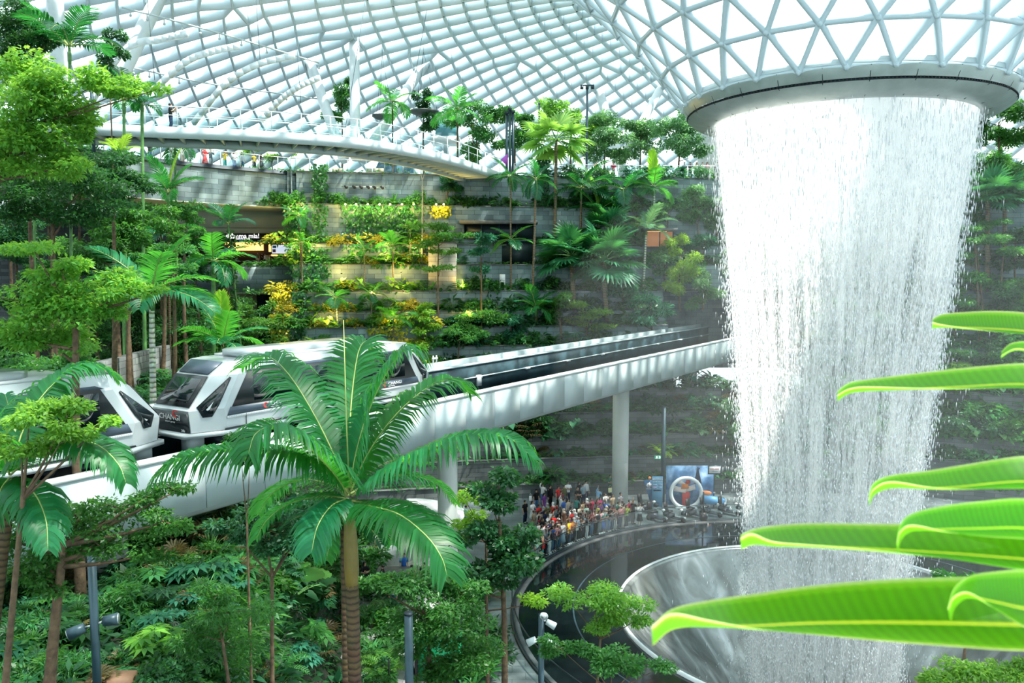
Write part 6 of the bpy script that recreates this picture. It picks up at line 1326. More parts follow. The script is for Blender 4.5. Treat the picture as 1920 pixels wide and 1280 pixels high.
def clothes(pose, what):
    key = (pose, what)
    if key in CL_: return CL_[key]
    J = PJ[pose]; P = lambda n: np.array(J[n][:3]); b = B()
    if what in ('tee','long','dress'):
        bot = [(0,0,.90,.165,.125)] if what != 'dress' else [(0,0,.42,.27,.24),(0,0,.70,.21,.17),(0,0,.90,.17,.135)]
        loft(b, bot + [(0,0,1.02,.15,.115),(0,0,1.16,.15,.115),(0,0,1.30,.175,.125),(0,0,1.385,.185,.11),(0,0,1.435,.115,.085),(0,0,1.465,.07,.07)])
        for s in 'lr':
            sh, el, wr = P('sh'+s), P('el'+s), P('wr'+s)
            if what == 'long': b.tube([sh, sh*.4+el*.6, el, el*.4+wr*.6, wr], [.072,.062,.056,.048,.042], 10)
            else: b.tube([sh - (el-sh)*.1, sh*.6+el*.4, sh*.25+el*.75], [.068,.068,.066], 10)
    elif what in ('trousers','shorts'):
        loft(b, [(0,0,.80,.155,.115),(0,0,.92,.15,.115),(0,0,1.02,.14,.11)])
        for s in 'lr':
            h, k, c, a = P('hip'+s), P('knee'+s), P('calf'+s), P('ank'+s)
            b.tube([h, h*.5+k*.5, k] + ([c, a] if what == 'trousers' else []), [.098,.088,.078] + ([.07,.062] if what == 'trousers' else []), 10)
    elif what == 'skirt': loft(b, [(0,0,.36,.25,.22),(0,0,.65,.20,.165),(0,0,.88,.165,.125),(0,0,1.02,.14,.11)])
    elif what == 'shoes':
        for s in 'lr': a, t = P('ank'+s), P('toe'+s); b.ball(a*.42 + t*.58 + [0,0,-.012], (.05,.135,.042), 10, 6)
    elif what == 'face':
        for sg in (-1,1): b.ball((.029*sg,-.098,1.615),(.012,.008,.007),6,4)
        b.ball((0,-.103,1.552),(.022,.008,.006),6,4)
    elif what == 'short_hair': b.ball((0,.022,1.638),(.088,.098,.088),12,8)
    elif what == 'long_hair': b.ball((0,.022,1.638),(.092,.100,.09),12,8); loft(b, [(0,.07,1.28,.09,.03),(0,.075,1.42,.10,.045),(0,.06,1.56,.094,.06),(0,.04,1.66,.07,.05)])
    elif what == 'cap': b.ball((0,.01,1.655),(.095,.108,.072),12,8); b.ball((0,-.12,1.645),(.07,.07,.012),10,5)
    elif what == 'headscarf': b.ball((0,.03,1.62),(.105,.108,.115),12,8); loft(b, [(0,.0,1.36,.17,.125),(0,.015,1.46,.11,.10),(0,.035,1.56,.10,.095)])
    me = b.mesh(what, M['cloth'] if what not in ('short_hair','long_hair','face') else (M['face'] if what == 'face' else M['hair']), True); CL_[key] = me; return me
CC = {'black':(.012,.013,.015),'white':(.82,.83,.84),'grey':(.28,.30,.31),'light grey':(.55,.57,.58),'red':(.62,.03,.03),'crimson':(.42,.02,.07),'blue':(.03,.12,.45),'royal blue':(.02,.08,.5),'light blue':(.25,.5,.75),'navy':(.015,.025,.07),'denim':(.06,.16,.32),'teal':(.05,.35,.33),'turquoise':(.10,.55,.55),'green':(.02,.16,.09),'olive':(.12,.13,.05),'yellow':(.85,.58,.03),'peach':(.75,.45,.30),'tan':(.48,.36,.24),'beige':(.62,.53,.42),'brown':(.16,.08,.05),'magenta':(.55,.05,.22),'pink':(.75,.40,.42),'maroon':(.18,.02,.04),'purple':(.16,.05,.25),'coral red':(.8,.16,.12),'lime':(.4,.6,.1),'cream':(.78,.72,.58),'mint':(.45,.7,.6),'orange':(.8,.3,.06),'slate':(.10,.14,.17),'grey-blue':(.25,.36,.44),'mustard':(.55,.38,.06)}
GN = {'tee':'top','long':'long-sleeved top','dress':'dress'}
def person(loc, rz, pose, top, ctop, bot, cbot, hair, chair, label, h=1.0, group=None, skin='skin', stripe=False):
    t = thing('person', label, 'person', loc, rz, group); t.scale = (h, h, h)
    o = link('body', BODY[pose], t)
    if skin != 'skin': o.material_slots[0].link = 'OBJECT'; o.material_slots[0].material = M[skin]
    bd = o
    def put(what, name, col):
        o = link(name, clothes(pose, what), bd if name in ('hair','face_features','cap','headscarf') else t); o.color = rgb(col); return o
    o = put(top, 'dress' if top == 'dress' else 'shirt', CC[ctop])
    if stripe: o.material_slots[0].link = 'OBJECT'; o.material_slots[0].material = M['cloth_stripe']
    if bot and top != 'dress': put(bot, bot, CC[cbot])
    put('shoes', 'shoes', CC['black'] if rng.random() < .6 else CC['white']); put('face', 'face_features', (0,0,0))
    if hair: put(hair, {'short_hair':'hair','long_hair':'hair','cap':'cap','headscarf':'headscarf'}[hair], CC[chair] if chair in CC else (0,0,0))
    return t
def face_to(p, q): d = np.asarray(q[:2]) - np.asarray(p[:2]); return math.atan2(d[0], -d[1])
# crowd beside the pool: (crop x, crop y of the head, pose, top, colour, bottom, colour, hair, hair colour, where, height)
S_, L_, C_, H_ = 'short_hair','long_hair','cap','headscarf'
CROWD = [
(240,400,'stand','tee','black','trousers','denim',C_,'black','with a black cap at the far left back of the crowd',1.02),
(320,330,'raise','long','white','trousers','denim',L_,0,'with raised arm at the back left of the crowd',1.0),
(340,450,'stand','dress','purple',None,None,L_,0,'at the left back of the crowd',.95),
(415,350,'stand','long','black','trousers','black',S_,0,'all in black standing tall at the left back',1.06),
(520,360,'stand','tee','red','trousers','black',S_,0,'in a plain red top at the back of the crowd',1.02),
(590,350,'stand','long','olive','trousers','slate',S_,0,'next to the white shirted man at the back',1.02),
(640,300,'cross','tee','white','trousers','navy',S_,0,'broad man at the very back, centre left',1.06),
(555,420,'stand','tee','maroon','trousers','slate',S_,0,'just before the red top at the back',1.0),
(780,305,'stand','dress','black',None,None,L_,0,'in the last row, centre',.99),
(868,292,'stand','long','light grey','trousers','navy',S_,0,'in the last row, centre right',1.03),
(765,375,'cross','tee','black','trousers','black',None,0,'bald, near the back centre',1.03),
(832,330,'stand','tee','grey-blue','trousers','navy',S_,0,'near the back centre right',1.02),
(1175,215,'cross','tee','green','trousers','black',S_,0,'tall, standing alone on the step beside the column',1.08),
(1020,385,'raise','long','light blue','trousers','navy',S_,0,'with a raised arm behind the right of the crowd',.98),
(1110,450,'photo','tee','white','trousers','black',S_,0,'taking a picture behind the right of the crowd',1.0),
(1205,465,'stand','tee','tan','trousers','slate',L_,0,'left of the striped shirt by the column',.97),
(1305,445,'stand','tee','navy','trousers','black',S_,0,'in a navy striped polo in front of the column',1.06),
(1415,540,'rail','tee','crimson','trousers','navy',S_,0,'right of the column foot',.98),
(190,550,'rail','dress','white',None,None,L_,0,'in white at the left side of the crowd',.99),
(206,672,'stand','tee','tan','trousers','tan',S_,0,'child in tan at the left side of the crowd',.8),
(415,668,'stand','long','white','trousers','black',S_,0,'with dark hair left of the middle',.98),
(390,718,'photo','tee','white','trousers','black',S_,0,'left of the red shirt in the crowd',.98),
(455,722,'raise','tee','red','trousers','black',S_,0,'with raised arm in the left of the crowd',.98),
(585,522,'stand','tee','blue','trousers','slate',S_,0,'in the middle rows behind the headscarves',1.0),
(640,522,'stand','long','beige','trousers','denim',L_,0,'right of the blue top in the middle rows',.97),
(745,502,'raise','tee','teal','trousers','black',L_,0,'with raised arm in the middle of the crowd',.98),
(935,512,'stand','tee','crimson','trousers','maroon',S_,0,'in bright crimson in the right half of the crowd',1.0),
(1045,500,'stand','dress','magenta',None,None,L_,0,'right of the crimson top',.98),
(552,482,'raise','long','white','trousers','slate',S_,0,'with raised arm before the maroon top',.98),
(590,645,'stand','dress','brown',None,None,H_,'beige','with a beige headscarf in the middle left',.96),
(685,622,'stand','long','white','trousers','grey',S_,0,'behind the grey headscarf',.98),
(725,655,'stand','dress','grey',None,None,H_,'light grey','with a grey headscarf in the middle',.96),
(795,605,'photo','tee','cream','trousers','grey',L_,0,'photographing in the middle of the crowd',.97),
(870,598,'stand','tee','mint','trousers','white',L_,0,'in mint in the middle of the crowd',.97),
(1130,612,'stand','dress','olive',None,None,H_,'beige','with a beige headscarf on the right',.97),
(1180,612,'photo','tee','mustard','trousers','black',L_,0,'right of the beige headscarf',.96),
(1217,628,'stand','long','maroon','trousers','black',L_,0,'in dark maroon on the right',.97),
(1278,562,'stand','tee','green','trousers','navy',S_,0,'in dark green below the striped shirt',1.0),
(1322,605,'photo','tee','pink','trousers','beige',L_,0,'taking a picture below the column',.97),
(1352,580,'photo','tee','beige','trousers','grey',L_,0,'with phone raised right below the column',.97),
(1030,652,'stand','dress','black',None,None,H_,'mustard','in black with a mustard headscarf',.96),
(1010,600,'stand','tee','lime','trousers','black',S_,0,'in lime in the right half of the crowd',.96),
(1045,578,'stand','tee','purple','trousers','denim',S_,0,'in purple in the right half of the crowd',.96),
(852,712,'cross','tee','black','trousers','black',S_,0,'big man in a black top in the middle front',1.08),
(882,672,'stand','long','black','trousers','slate',S_,0,'behind the big man in black',1.02),
(645,722,'stand','long','brown','trousers','grey',L_,0,'in brown-grey in the middle left',.97),
(690,752,'stand','tee','purple','trousers','denim',S_,0,'in purple left of the pale cap',.92),
(756,742,'photo','tee','light blue','trousers','white',C_,'white','with a white cap in the middle of the crowd',.98),
(700,806,'stand','tee','coral red','trousers','slate',S_,0,'in coral red before the white cap',.95),
(795,802,'photo','tee','orange','trousers','navy',S_,0,'behind the yellow shirts',.95),
(872,842,'rail','tee','yellow','trousers','black',S_,0,'adult in yellow at the front',.98),
(862,898,'rail','tee','yellow','trousers','denim',S_,0,'child in yellow at the rail',.82),
(720,848,'photo','tee','white','skirt','grey-blue',L_,0,'in a white top and patterned blue skirt at the rail',1.0),
(642,910,'rail','tee','black','shorts','black',L_,0,'with long hair and a dark backpack at the rail',.96),
(512,890,'stand','tee','royal blue','trousers','navy',S_,0,'in royal blue at the front left',.96),
(452,970,'rail','tee','peach','trousers','teal',S_,0,'in peach at the front left end of the rail',.98),
(372,1012,'stand','tee','mint','trousers','grey',C_,'grey','with a grey cap at the lower left of the crowd',.96),
(312,765,'stand','tee','black','trousers','black',L_,0,'dark figure at the left front',.98),
(410,800,'photo','tee','navy','trousers','navy',S_,0,'photographing at the left front',.99),
(452,798,'stand','long','grey','trousers','grey',H_,'grey','with a grey hood at the left front',.97),
(312,852,'stand','tee','light grey','trousers','slate',L_,0,'with loose hair at the left front edge',.96),
(236,872,'stand','long','slate','trousers','black',L_,0,'in slate at the left front corner of the crowd',.97),
(552,802,'photo','tee','orange','trousers','denim',S_,0,'in orange left of the coral top',.95),
(612,822,'stand','tee','light grey','trousers','denim',S_,0,'in pale grey left of the white blouse',.95),
(556,932,'rail','tee','turquoise','trousers','white',S_,0,'in turquoise between royal blue and black at the rail',.94),
(982,802,'rail','long','grey-blue','trousers','black',L_,0,'in a grey-blue cardigan at the rail',.98),
(1060,768,'rail','long','black','trousers','white',L_,0,'with long black hair at the rail, white trousers',.98),
(1000,742,'stand','tee','white','trousers','black',S_,0,'behind the long black hair',.96),
(950,722,'photo','tee','black','trousers','grey',S_,0,'photographing right of the big man',.97),
(1132,718,'rail','tee','white','shorts','black',S_,0,'in a white shirt with a black backpack at the rail',1.0),
(1210,722,'rail','tee','pink','trousers','slate',S_,0,'in pale pink at the rail',.97),
(1310,738,'rail','tee','white','skirt','blue',L_,0,'in a white top and bright blue skirt at the rail',.97),
(1322,662,'photo','tee','pink','trousers','white',L_,0,'behind the bright blue skirt',.95),
(1392,702,'stand','tee','black','trousers','black',C_,'maroon','with a maroon cap behind the turquoise shirt',.97),
(1386,752,'rail','tee','turquoise','shorts','tan',S_,0,'child in turquoise at the rail',.86),
(1440,742,'rail','tee','black','trousers','denim',S_,0,'in a black top and blue jeans leaning on the rail',.97),
(1500,648,'photo','tee','lime','trousers','black',L_,0,'with hands to the face near the right end of the crowd',.96),
(1522,742,'rail','tee','pink','trousers','beige',L_,0,'in a striped pale pink top last in the rail row',.95),
(1662,628,'photo','long','white','skirt','black',S_,0,'alone at the rail right of the crowd',.94),
(98,542,'stand','tee','black','trousers','navy',S_,0,'half hidden behind leaves left of the crowd',1.0),
(690,560,'stand','tee','slate','trousers','black',S_,0,'in slate in the middle rows',1.0),
(830,545,'photo','long','tan','trousers','slate',L_,0,'in tan with phone up in the middle rows',.98),
(885,760,'stand','tee','white','trousers','navy',S_,0,'right behind the yellow adult',.94),
(470,650,'stand','tee','slate','trousers','black',S_,0,'in slate left of the headscarves',.98),
(330,985,'stand','tee','black','trousers','black',L_,0,'low at the left, beside the grey cap',.92)]
for cx, cy, pose, top, ct, bt_, cb, hair, ch, where, h in CROWD:
    px, py = 970 + cx*.1484, 860 + cy*.1484; h *= .98; p = atz(px, py, 1.60*h); d = p[:2] - VC; r = np.hypot(*d)
    if r < 16.65: p[:2] = VC + d/r*16.65
    p[2] = 0.0; lab = f"person in {ct} {GN[top]}, " + where.replace('in %s ' % ct, '') if not where.startswith(('in ', 'all in')) else f"person {where}"
    if where.startswith(('in ','all in')) and ct.split()[-1] not in where: lab = f"person {where}, {ct} {GN[top]}"
    person((p[0], p[1], 0), face_to(p, VC) + rng.uniform(-.25,.25), pose, top, ct, bt_, cb, hair, ch or 'black', ' '.join(lab.replace(',', ' ,').replace(' ,', ',').split()[:16]), h, 'crowd beside the pool', 'skin_dark' if rng.random() < .3 else 'skin', stripe=(cx in (1305, 1522)))
used = [(c[0], c[1]) for c in CROWD]; seen = set(); cols = ['black','white','navy','grey','slate','light grey','maroon','beige','blue','teal','red','olive','pink','brown']; tries = 0
while len(used) < len(CROWD) + 42 and tries < 6000:
    tries += 1; cx, cy = rng.uniform(250, 1480), rng.uniform(520, 960)
    if not (560 - .05*cx < cy < 1075 - .30*cx + 60): continue
    if min(abs(cx-a) + .8*abs(cy-b_) for a, b_ in used) < 46: continue
    ct = cols[int(rng.integers(len(cols)))]; top = ['tee','long','tee'][int(rng.integers(3))]; hair = [S_, L_, S_, C_, H_][int(rng.integers(5))]; third = 'left' if cx < 620 else 'middle' if cx < 950 else 'right'; row = 'back' if cy < 700 - .1*cx + 60 else 'inner'
    lab = f"person in {ct} {GN[top]} with {dict(short_hair='short dark hair', long_hair='long dark hair', cap='a cap', headscarf='a headscarf')[hair]}, {row} rows of the crowd, {third}"
    if lab in seen: continue
    seen.add(lab); used.append((cx, cy)); p = atz(970 + cx*.1484, 860 + cy*.1484, 1.57); d = p[:2] - VC; r = np.hypot(*d)
    if r < 16.65: p[:2] = VC + d/r*16.65
    person((p[0], p[1], 0), face_to(p, VC) + rng.uniform(-.3,.3), ['stand','photo','stand','cross','raise'][int(rng.integers(5))], top, ct, 'trousers', ['black','denim','navy','grey','slate'][int(rng.integers(5))], hair, ['black','white','beige','grey'][int(rng.integers(4))] if hair in (C_, H_) else 'black', lab, rng.uniform(.92, 1.02), 'crowd beside the pool', 'skin_dark' if rng.random() < .3 else 'skin')
def crowd_at(cx, cy, h=.98): p = atz(970 + cx*.1484, 860 + cy*.1484, 1.60*h); return p
# things people carry
def bag(px, py, z, size, col, lab, name='shoulder_bag', strap=True):
    p = atz(px, py, z); d = p[:2] - VC; r_ = np.hypot(*d); p[:2] = VC + d/r_*max(r_, 16.42); t = thing(name, lab, 'bag', (p[0], p[1], z - size[2]/2), face_to(p, VC)); b = B().box((0,0,size[2]/2), size)
    m_ = pmat('bag_' + name, col, .7, noise=.1); o = b.obj('pouch', m_, t); bv = o.modifiers.new('r','BEVEL'); bv.width = min(size)*.3; bv.segments = 2
    if strap: B().tube(smooth_path([(-size[0]*.35,0,size[2]), (-size[0]*.2,0,size[2]+.16), (size[0]*.2,0,size[2]+.16), (size[0]*.35,0,size[2])], 10), .012, 6).obj('strap', m_, t)
    return t
bag(970+1175*.1484-.5, 860+395*.1484, 1.05, (.30,.10,.36), (.66,.68,.38), 'yellow-green tote bag hanging on the tall person by the column', 'tote_bag')
bag(970+545*.1484, 860+1140*.1484, .85, (.26,.10,.36), (.8,.02,.02), 'bright red bag hanging at the front left of the crowd', 'hand_bag')
bag(970+620*.1484, 860+1095*.1484, .9, (.36,.08,.30), (.75,.8,.8), 'pale grey bag held at the rail beside the red bag', 'hand_bag')
bag(970+165*.1484, 860+500*.1484, 1.1, (.22,.1,.36), (.85,.86,.85), 'white bag at the far left back of the crowd', 'tote_bag')
bag(970+975*.1484, 860+940*.1484, .95, (.26,.1,.26), (.78,.76,.7), 'cream shoulder bag at the grey-blue cardigan', 'shoulder_bag')
bag(970+1178*.1484, 860+800*.1484, 1.2, (.30,.16,.42), (.02,.02,.025), 'black backpack on the white shirt at the rail', 'backpack')
bag(970+595*.1484, 860+1010*.1484, 1.15, (.30,.16,.42), (.02,.02,.03), 'dark backpack at the front left of the rail', 'backpack')
p = atz(970+655*.1484, 860+660*.1484, .0); 
# people elsewhere
hd = at(319, 191, 53); person((hd[0], 53.0, 26.2+.68), face_to(hd, (20,60)), 'photo', 'tee', 'black', 'trousers', 'navy', S_, 'black', 'person in a black top walking alone on the footbridge', 1.05)
for x, y, Y, pose, top, ct, b_, cb, hair, ch, lab in (
 (281,276,66,'stand','tee','black','trousers','denim',S_,0,'person in black top and jeans at the far left of the upper deck rail'),
 (323,292,68,'rail','tee','white','trousers','light grey',L_,0,'person in white second from the left on the upper deck'),
 (342,290,68.5,'stand','tee','cream','trousers','tan',S_,0,'person in cream behind the upper deck rail at left'),
 (384,286,69.5,'rail','dress','red',None,None,H_,'red','person in red dress and red headscarf on the upper deck'),
 (395,290,70,'photo','tee','slate','trousers','grey',S_,0,'person in slate beside the red dress on the upper deck'),
 (421,288,71,'photo','tee','yellow','trousers','teal',S_,0,'person in yellow top photographing from the upper deck'),
 (439,292,71.5,'rail','tee','white','trousers','denim',L_,0,'person in white top and jeans right of the yellow top on the upper deck'),
 (454,296,72,'stand','tee','light grey','shorts','denim',L_,0,'person in pale grey top on the upper deck'),
 (476,294,72.5,'stand','tee','mustard','trousers','black',S_,0,'person in mustard top near the right end of the curved rail'),
 (490,297,73,'rail','dress','black',None,None,L_,0,'person in black dress last on the curved rail')):
    p = at(x, y, Y); person((p[0], Y, L5), face_to(p, VC), pose, top, ct, b_, cb, hair, ch or 'black', lab, 1.0, 'people on the upper deck at left')
for x, Y, pose, top, ct, b_, cb, hair, lab in ((1283,78.2,'stand','tee','slate','trousers','black',S_,'person in slate, leftmost of the people on the misty deck'),(1294,78.2,'rail','tee','black','trousers','navy',S_,'person in black second from the left on the misty deck'),(1306,78.3,'photo','tee','white','trousers','light grey',L_,'person in white photographing on the misty deck'),(1317,78.4,'rail','tee','white','trousers','light blue',S_,'person in white with light blue trousers on the misty deck'),(1326,78.2,'stand','tee','pink','trousers','white',L_,'person in pink on the misty deck'),(1336,78.4,'rail','tee','cream','trousers','tan',S_,'person in cream on the misty deck'),(1345,78.2,'stand','long','black','trousers','brown',L_,'person in black with brown trousers on the misty deck'),(1354,78.6,'stand','tee','navy','trousers','slate',S_,'tall person in navy on the misty deck'),(1364,78.2,'rail','tee','light grey','trousers','grey',S_,'person in pale grey nearest the waterfall on the misty deck'),(1150,78,'rail','tee','crimson','trousers','black',S_,'person in crimson behind the rail right of the tall fan palm'),(1118,78,'stand','tee','orange','trousers','grey',S_,'person in orange behind the tall fan palm on the deck'),(1020,78,'stand','tee','white','trousers','navy',L_,'person in white just left of the tall fan palm on the deck')):
    p = at(x, 320, Y); person((p[0], Y, L5), face_to(p, VC), pose, top, ct, b_, cb, hair, 'black', lab, 1.0, 'people on the upper deck near the waterfall')
for x, y, Y, pose, top, ct, b_, cb, hair, lab in ((483,474,76,'stand','tee','olive','trousers','beige',S_,'person in olive at the restaurant entrance'),(491,476,76.6,'cross','long','black','trousers','black',S_,'person in black behind the host counter'),(497,477,77.2,'stand','tee','white','trousers','black',S_,'person in white inside the restaurant')):
    p = at(x, y, Y); zf = at(x, 497, Y)[2]; person((p[0], Y, zf), face_to(p, (0,0)), pose, top, ct, b_, cb, hair, 'black', lab, (p[2]-zf)/1.62, 'restaurant people')
for x, y, pose, top, ct, b_, cb, hair, lab, h in ((684,1056,'cross','dress','black',None,None,L_,'person in long black dress on the path beside the big palm trunk',1.0),(717,1062,'stand','tee','black','trousers','slate',S_,'person in black right of the long black dress',.98),(703,1000,'walk','tee','light grey','trousers','brown',S_,'person in pale grey walking behind the hanging palm frond',1.0),(738,1090,'stand','tee','white','shorts','denim',L_,'person in white top under the hanging frond',.96),(772,1062,'walk','tee','pink','trousers','black',L_,'person in pink top walking left of the track column',.98),(795,1058,'stand','tee','black','trousers','black',S_,'person in black close to the track column',1.0),(757,1040,'stand','tee','blue','trousers','navy',S_,'person in blue under the tip of the hanging frond',.98),(874,950,'stand','tee','mint','trousers','denim',S_,'person in mint seen right of the track column',1.0)):
    p = atz(x, y, 1.6*h); z = max(0, float(terrain_h(p[0], p[1]))); person((p[0], p[1], z), rng.uniform(0, 6.28), pose, top, ct, b_, cb, hair, 'black', lab, h, 'people on the path')
# ================================================================== SIGNS, SCOOTERS, POLES, FURNITURE
M['sign_blue'] = pmat('sign_blue', (.02,.13,.30), .5, noise=.15, nscale=2); M['poster_blue'] = None
m, nt, out = nodes('poster_print'); tc = N(nt,'ShaderNodeTexCoord'); nz = N(nt,'ShaderNodeTexNoise'); nz.inputs['Scale'].default_value = 1.1; nz.inputs['Detail'].default_value = 5
r = ramp(nt, [(.30,(.02,.07,.17)),(.46,(.06,.20,.42)),(.58,(.25,.45,.72)),(.72,(.65,.78,.92))]); nt.links.new(tc.outputs['Object'], nz.inputs['Vector']); nt.links.new(nz.outputs[0], r.inputs[0]); p = N(nt,'ShaderNodeBsdfPrincipled'); nt.links.new(r.outputs[0], p.inputs[0]); nt.links.new(p.outputs[0], out.inputs[0]); M['poster'] = m
M['print_red'] = pmat('print_red', (.62,.04,.03), .5); M['print_orange'] = pmat('print_orange', (.8,.25,.06), .5); M['print_pale'] = pmat('print_pale', (.82,.72,.68), .5); M['print_dark'] = pmat('print_dark', (.03,.05,.10), .5)
def standee(px0, px1, pyt, pyb): 
    p = atz((px0+px1)/2, pyb, 0); Y = p[1]; sc = Y/FPX; return p, (px1-px0)*sc*1.02, (pyb-pyt)*sc*1.10, Y
p, w, h, Y = standee(1248, 1338, 877, 946); t = thing('poster_wall', 'large blue printed poster wall behind the white ring', 'poster', (p[0], p[1], 0))
B().box((0,0,h/2), (w,.12,h)).obj('panel', M['poster'], t); B().slab([(w*.08,-.08,h*.55),(w*.14,-.08,h*.98),(w*.20,-.08,h*.95),(w*.17,-.08,h*.9),(w*.24,-.08,h*.55)], (0,.03,0)).obj('dark_arm_shape', M['print_dark'], t, label='dark blue curved shape on the poster')
for x in (-w*.45, w*.45): B().bar((x,.06,.02),(x,.7,.02),.06,.04).obj('foot', M['dark_metal'], t)
pr = atz(1286, 952, 0); t = thing('photo_ring', 'big white ring standing before the blue poster', 'display', (pr[0], pr[1], 0)); R_ = 29*pr[1]/FPX
B().tube([(R_*math.cos(a), 0, R_*1.02 + R_*math.sin(a)) for a in np.linspace(0, 2*PI, 49)], .14, 10, cap=False).obj('ring', M['steel_white'], t, smooth=True)
B().box((0,.0,.05), (1.6,.6,.1)).obj('base', M['steel_white'], t)
t = thing('ring_cutout', 'red and pale abstract standing cut-out inside the white ring', 'cut-out', (pr[0], pr[1]+.25, .1))
for q, (P, mm) in enumerate(((((-.2,0,.0),(.25,0,.0),(.35,0,1.0),(.0,0,1.2),(-.25,0,.9)), 'print_red'), (((-.9,0,1.15),(.0,0,1.0),(.1,0,1.3),(-.85,0,1.55)), 'print_pale'), (((.05,0,1.1),(.75,0,1.25),(.7,0,1.65),(.2,0,1.5)), 'print_pale'), (((-.35,0,1.3),(.25,0,1.35),(.2,0,1.75),(-.3,0,1.7)), 'print_orange'), (((-.7,0,1.75),(.05,0,1.7),(-.45,0,2.0)), 'print_pale'), (((-.05,0,1.75),(.35,0,1.7),(.35,0,2.05),(.05,0,2.1)), 'print_red'), (((.3,0,1.75),(.95,0,2.0),(.9,0,1.85)), 'print_pale'))): B().slab(np.array(P) - [0,q*.02,0], (0,.05,0)).obj('panel', M[mm], t)
p, w, h, Y = standee(1222, 1242, 896, 950); t = thing('info_board', 'tall light blue information board left of the poster', 'sign', (p[0], p[1], 0)); mb = pmat('board_blue', (.10,.32,.52), .5)
pn = B().box((0,0,h/2), (w,.08,h)).obj('panel', mb, t); text('ANT-MAN', .17, (0,-.05,h*.91), M['logo_white'], pn); text('& THE WASP', .13, (0,-.05,h*.83), M['logo_white'], pn)
for q in range(6): B().box((0 if q > 3 else (-.2 if q % 2 else .2),-.045,h*(.73-.09*(q//2))), (.3 if q < 4 else .6,.01,.11)).obj('text_block', pmat('block_tint', (.35,.5,.68) if q != 3 else (.5,.4,.6), .5), pn)
p, w, h, Y = standee(1208, 1224, 902, 948); t = thing('pointed_banner', 'dark blue tapering banner with a white emblem beside the information board', 'banner', (p[0], p[1], 0))
B().slab([(w*.3,-.03,0),(w*.62,-.03,0),(w*.6,-.03,h),(-w*.6,-.03,h)], (0,.06,0)).obj('panel', M['sign_blue'], t)
b = B(); P = [(math.cos(a)*(.24 if i % 2 else .17), -.06, h*.8 + math.sin(a)*(.24 if i % 2 else .17)) for i, a in enumerate(np.linspace(0, 2*PI, 15)[:-1])]; b.slab(P, (0,.02,0)); b.obj('emblem', M['logo_white'], t)
B().slab([(-.07,-.08,h*.76),(-.02,-.08,h*.76),(.0,-.08,h*.86),(-.03,-.08,h*.86)], (0,.015,0)).obj('emblem_mark', M['print_dark'], t); text('STATION', .09, (0,-.05,h*.66), M['logo_white'], t)
B().ball((.05,0,h+.14), .12, 10, 7).obj('finial', M['print_orange'], t)
p = atz(1332, 950, 0); Y = p[1]; sc = Y/FPX; c = at(1331, 879, Y); t = thing('sign_post', 'white sign with red lettering on a post over the poster corner', 'sign', (p[0]+.2, p[1]-.2, 0)); z = c[2]
B().box((0,.05,z/2), (.07,.07,z)).obj('post', M['dark_metal'], t); B().box((0,-.02,z), (25*sc,.08,17*sc)).obj('frame', M['slate_metal'], t); pn = B().box((0,-.07,z), (21*sc,.03,13*sc)).obj('panel', M['white'], t)
text('AVENGERS', .145, (0,-.09,z+.07), M['print_red'], pn, sx=.95); text('S.T.A.T.I.O.N.', .08, (0,-.09,z-.12), M['print_dark'], pn)
# blue cylinder display at the right foot of the poster
p = atz(1338, 952, 0); t = thing('display_pod', 'light blue lying cylinder display at the right foot of the poster', 'display', (p[0], p[1], .0)); B().tube([(-1.0,0,.75),(.75,-.1,.45)], .34, 16).obj('tube', pmat('pod_blue', (.12,.38,.7), .35), t, smooth=False); B().tube([(.75,-.1,.45),(.84,-.105,.434)], .37, 16).obj('end_ring', M['steel_white'], t); B().ball((-.6,0,1.15),(.45,.15,.2),10,6).obj('flame_shape', M['print_orange'], t)
for x in (-.7,.5): B().box((x,0,.2),(.12,.5,.4)).obj('foot', M['dark_metal'], t)
# scooters
def scooter_parts():
    d = {}
    d['seat'] = B().box((-.42,0,.62),(.46,.46,.10)).mesh('seat', M['black']); b = B().box((-.66,0,.95),(.10,.44,.62), M=np.array(Matrix.Rotation(-.12,3,'Y'))); d['backrest'] = b.mesh('backrest', M['black'])
    b = B().box((-.35,0,.34),(.62,.46,.30)); b.slab([(-.1,-.24,.20),(.62,-.20,.20),(.62,.20,.20),(-.1,.24,.20)],(0,0,.07)); d['body'] = b.mesh('body', pmat('scooter_navy', (.03,.04,.06), .35))
    d['steering_column'] = B().tube([(.72,0,.22),(.52,0,.98)], .035, 8).mesh('steering_column', M['chrome']); d['handlebar'] = B().tube([(.50,-.30,1.02),(.56,-.12,1.0),(.56,.12,1.0),(.50,.30,1.02)], .022, 8).mesh('handlebar', M['black'])
    d['head_cover'] = B().ball((.60,0,.92),(.13,.14,.09),10,7).mesh('head_cover', M['white'], True); d['basket'] = B().box((.80,0,.70),(.26,.34,.22)).mesh('basket', M['dark_metal']); d['fender'] = B().tube([(.60,0,.36),(.76,0,.44),(.95,0,.34)], .07, 8).mesh('fender', M['steel'])
    for n, (x, y) in {'wheel_a':(.78,0),'wheel_b':(-.52,-.25),'wheel_c':(-.52,.25)}.items(): d[n] = B().tube([(x,y-.05,.18),(x,y+.05,.18)], .18, 18).mesh('wheel', M['rubber'])
    return d
SD = scooter_parts()
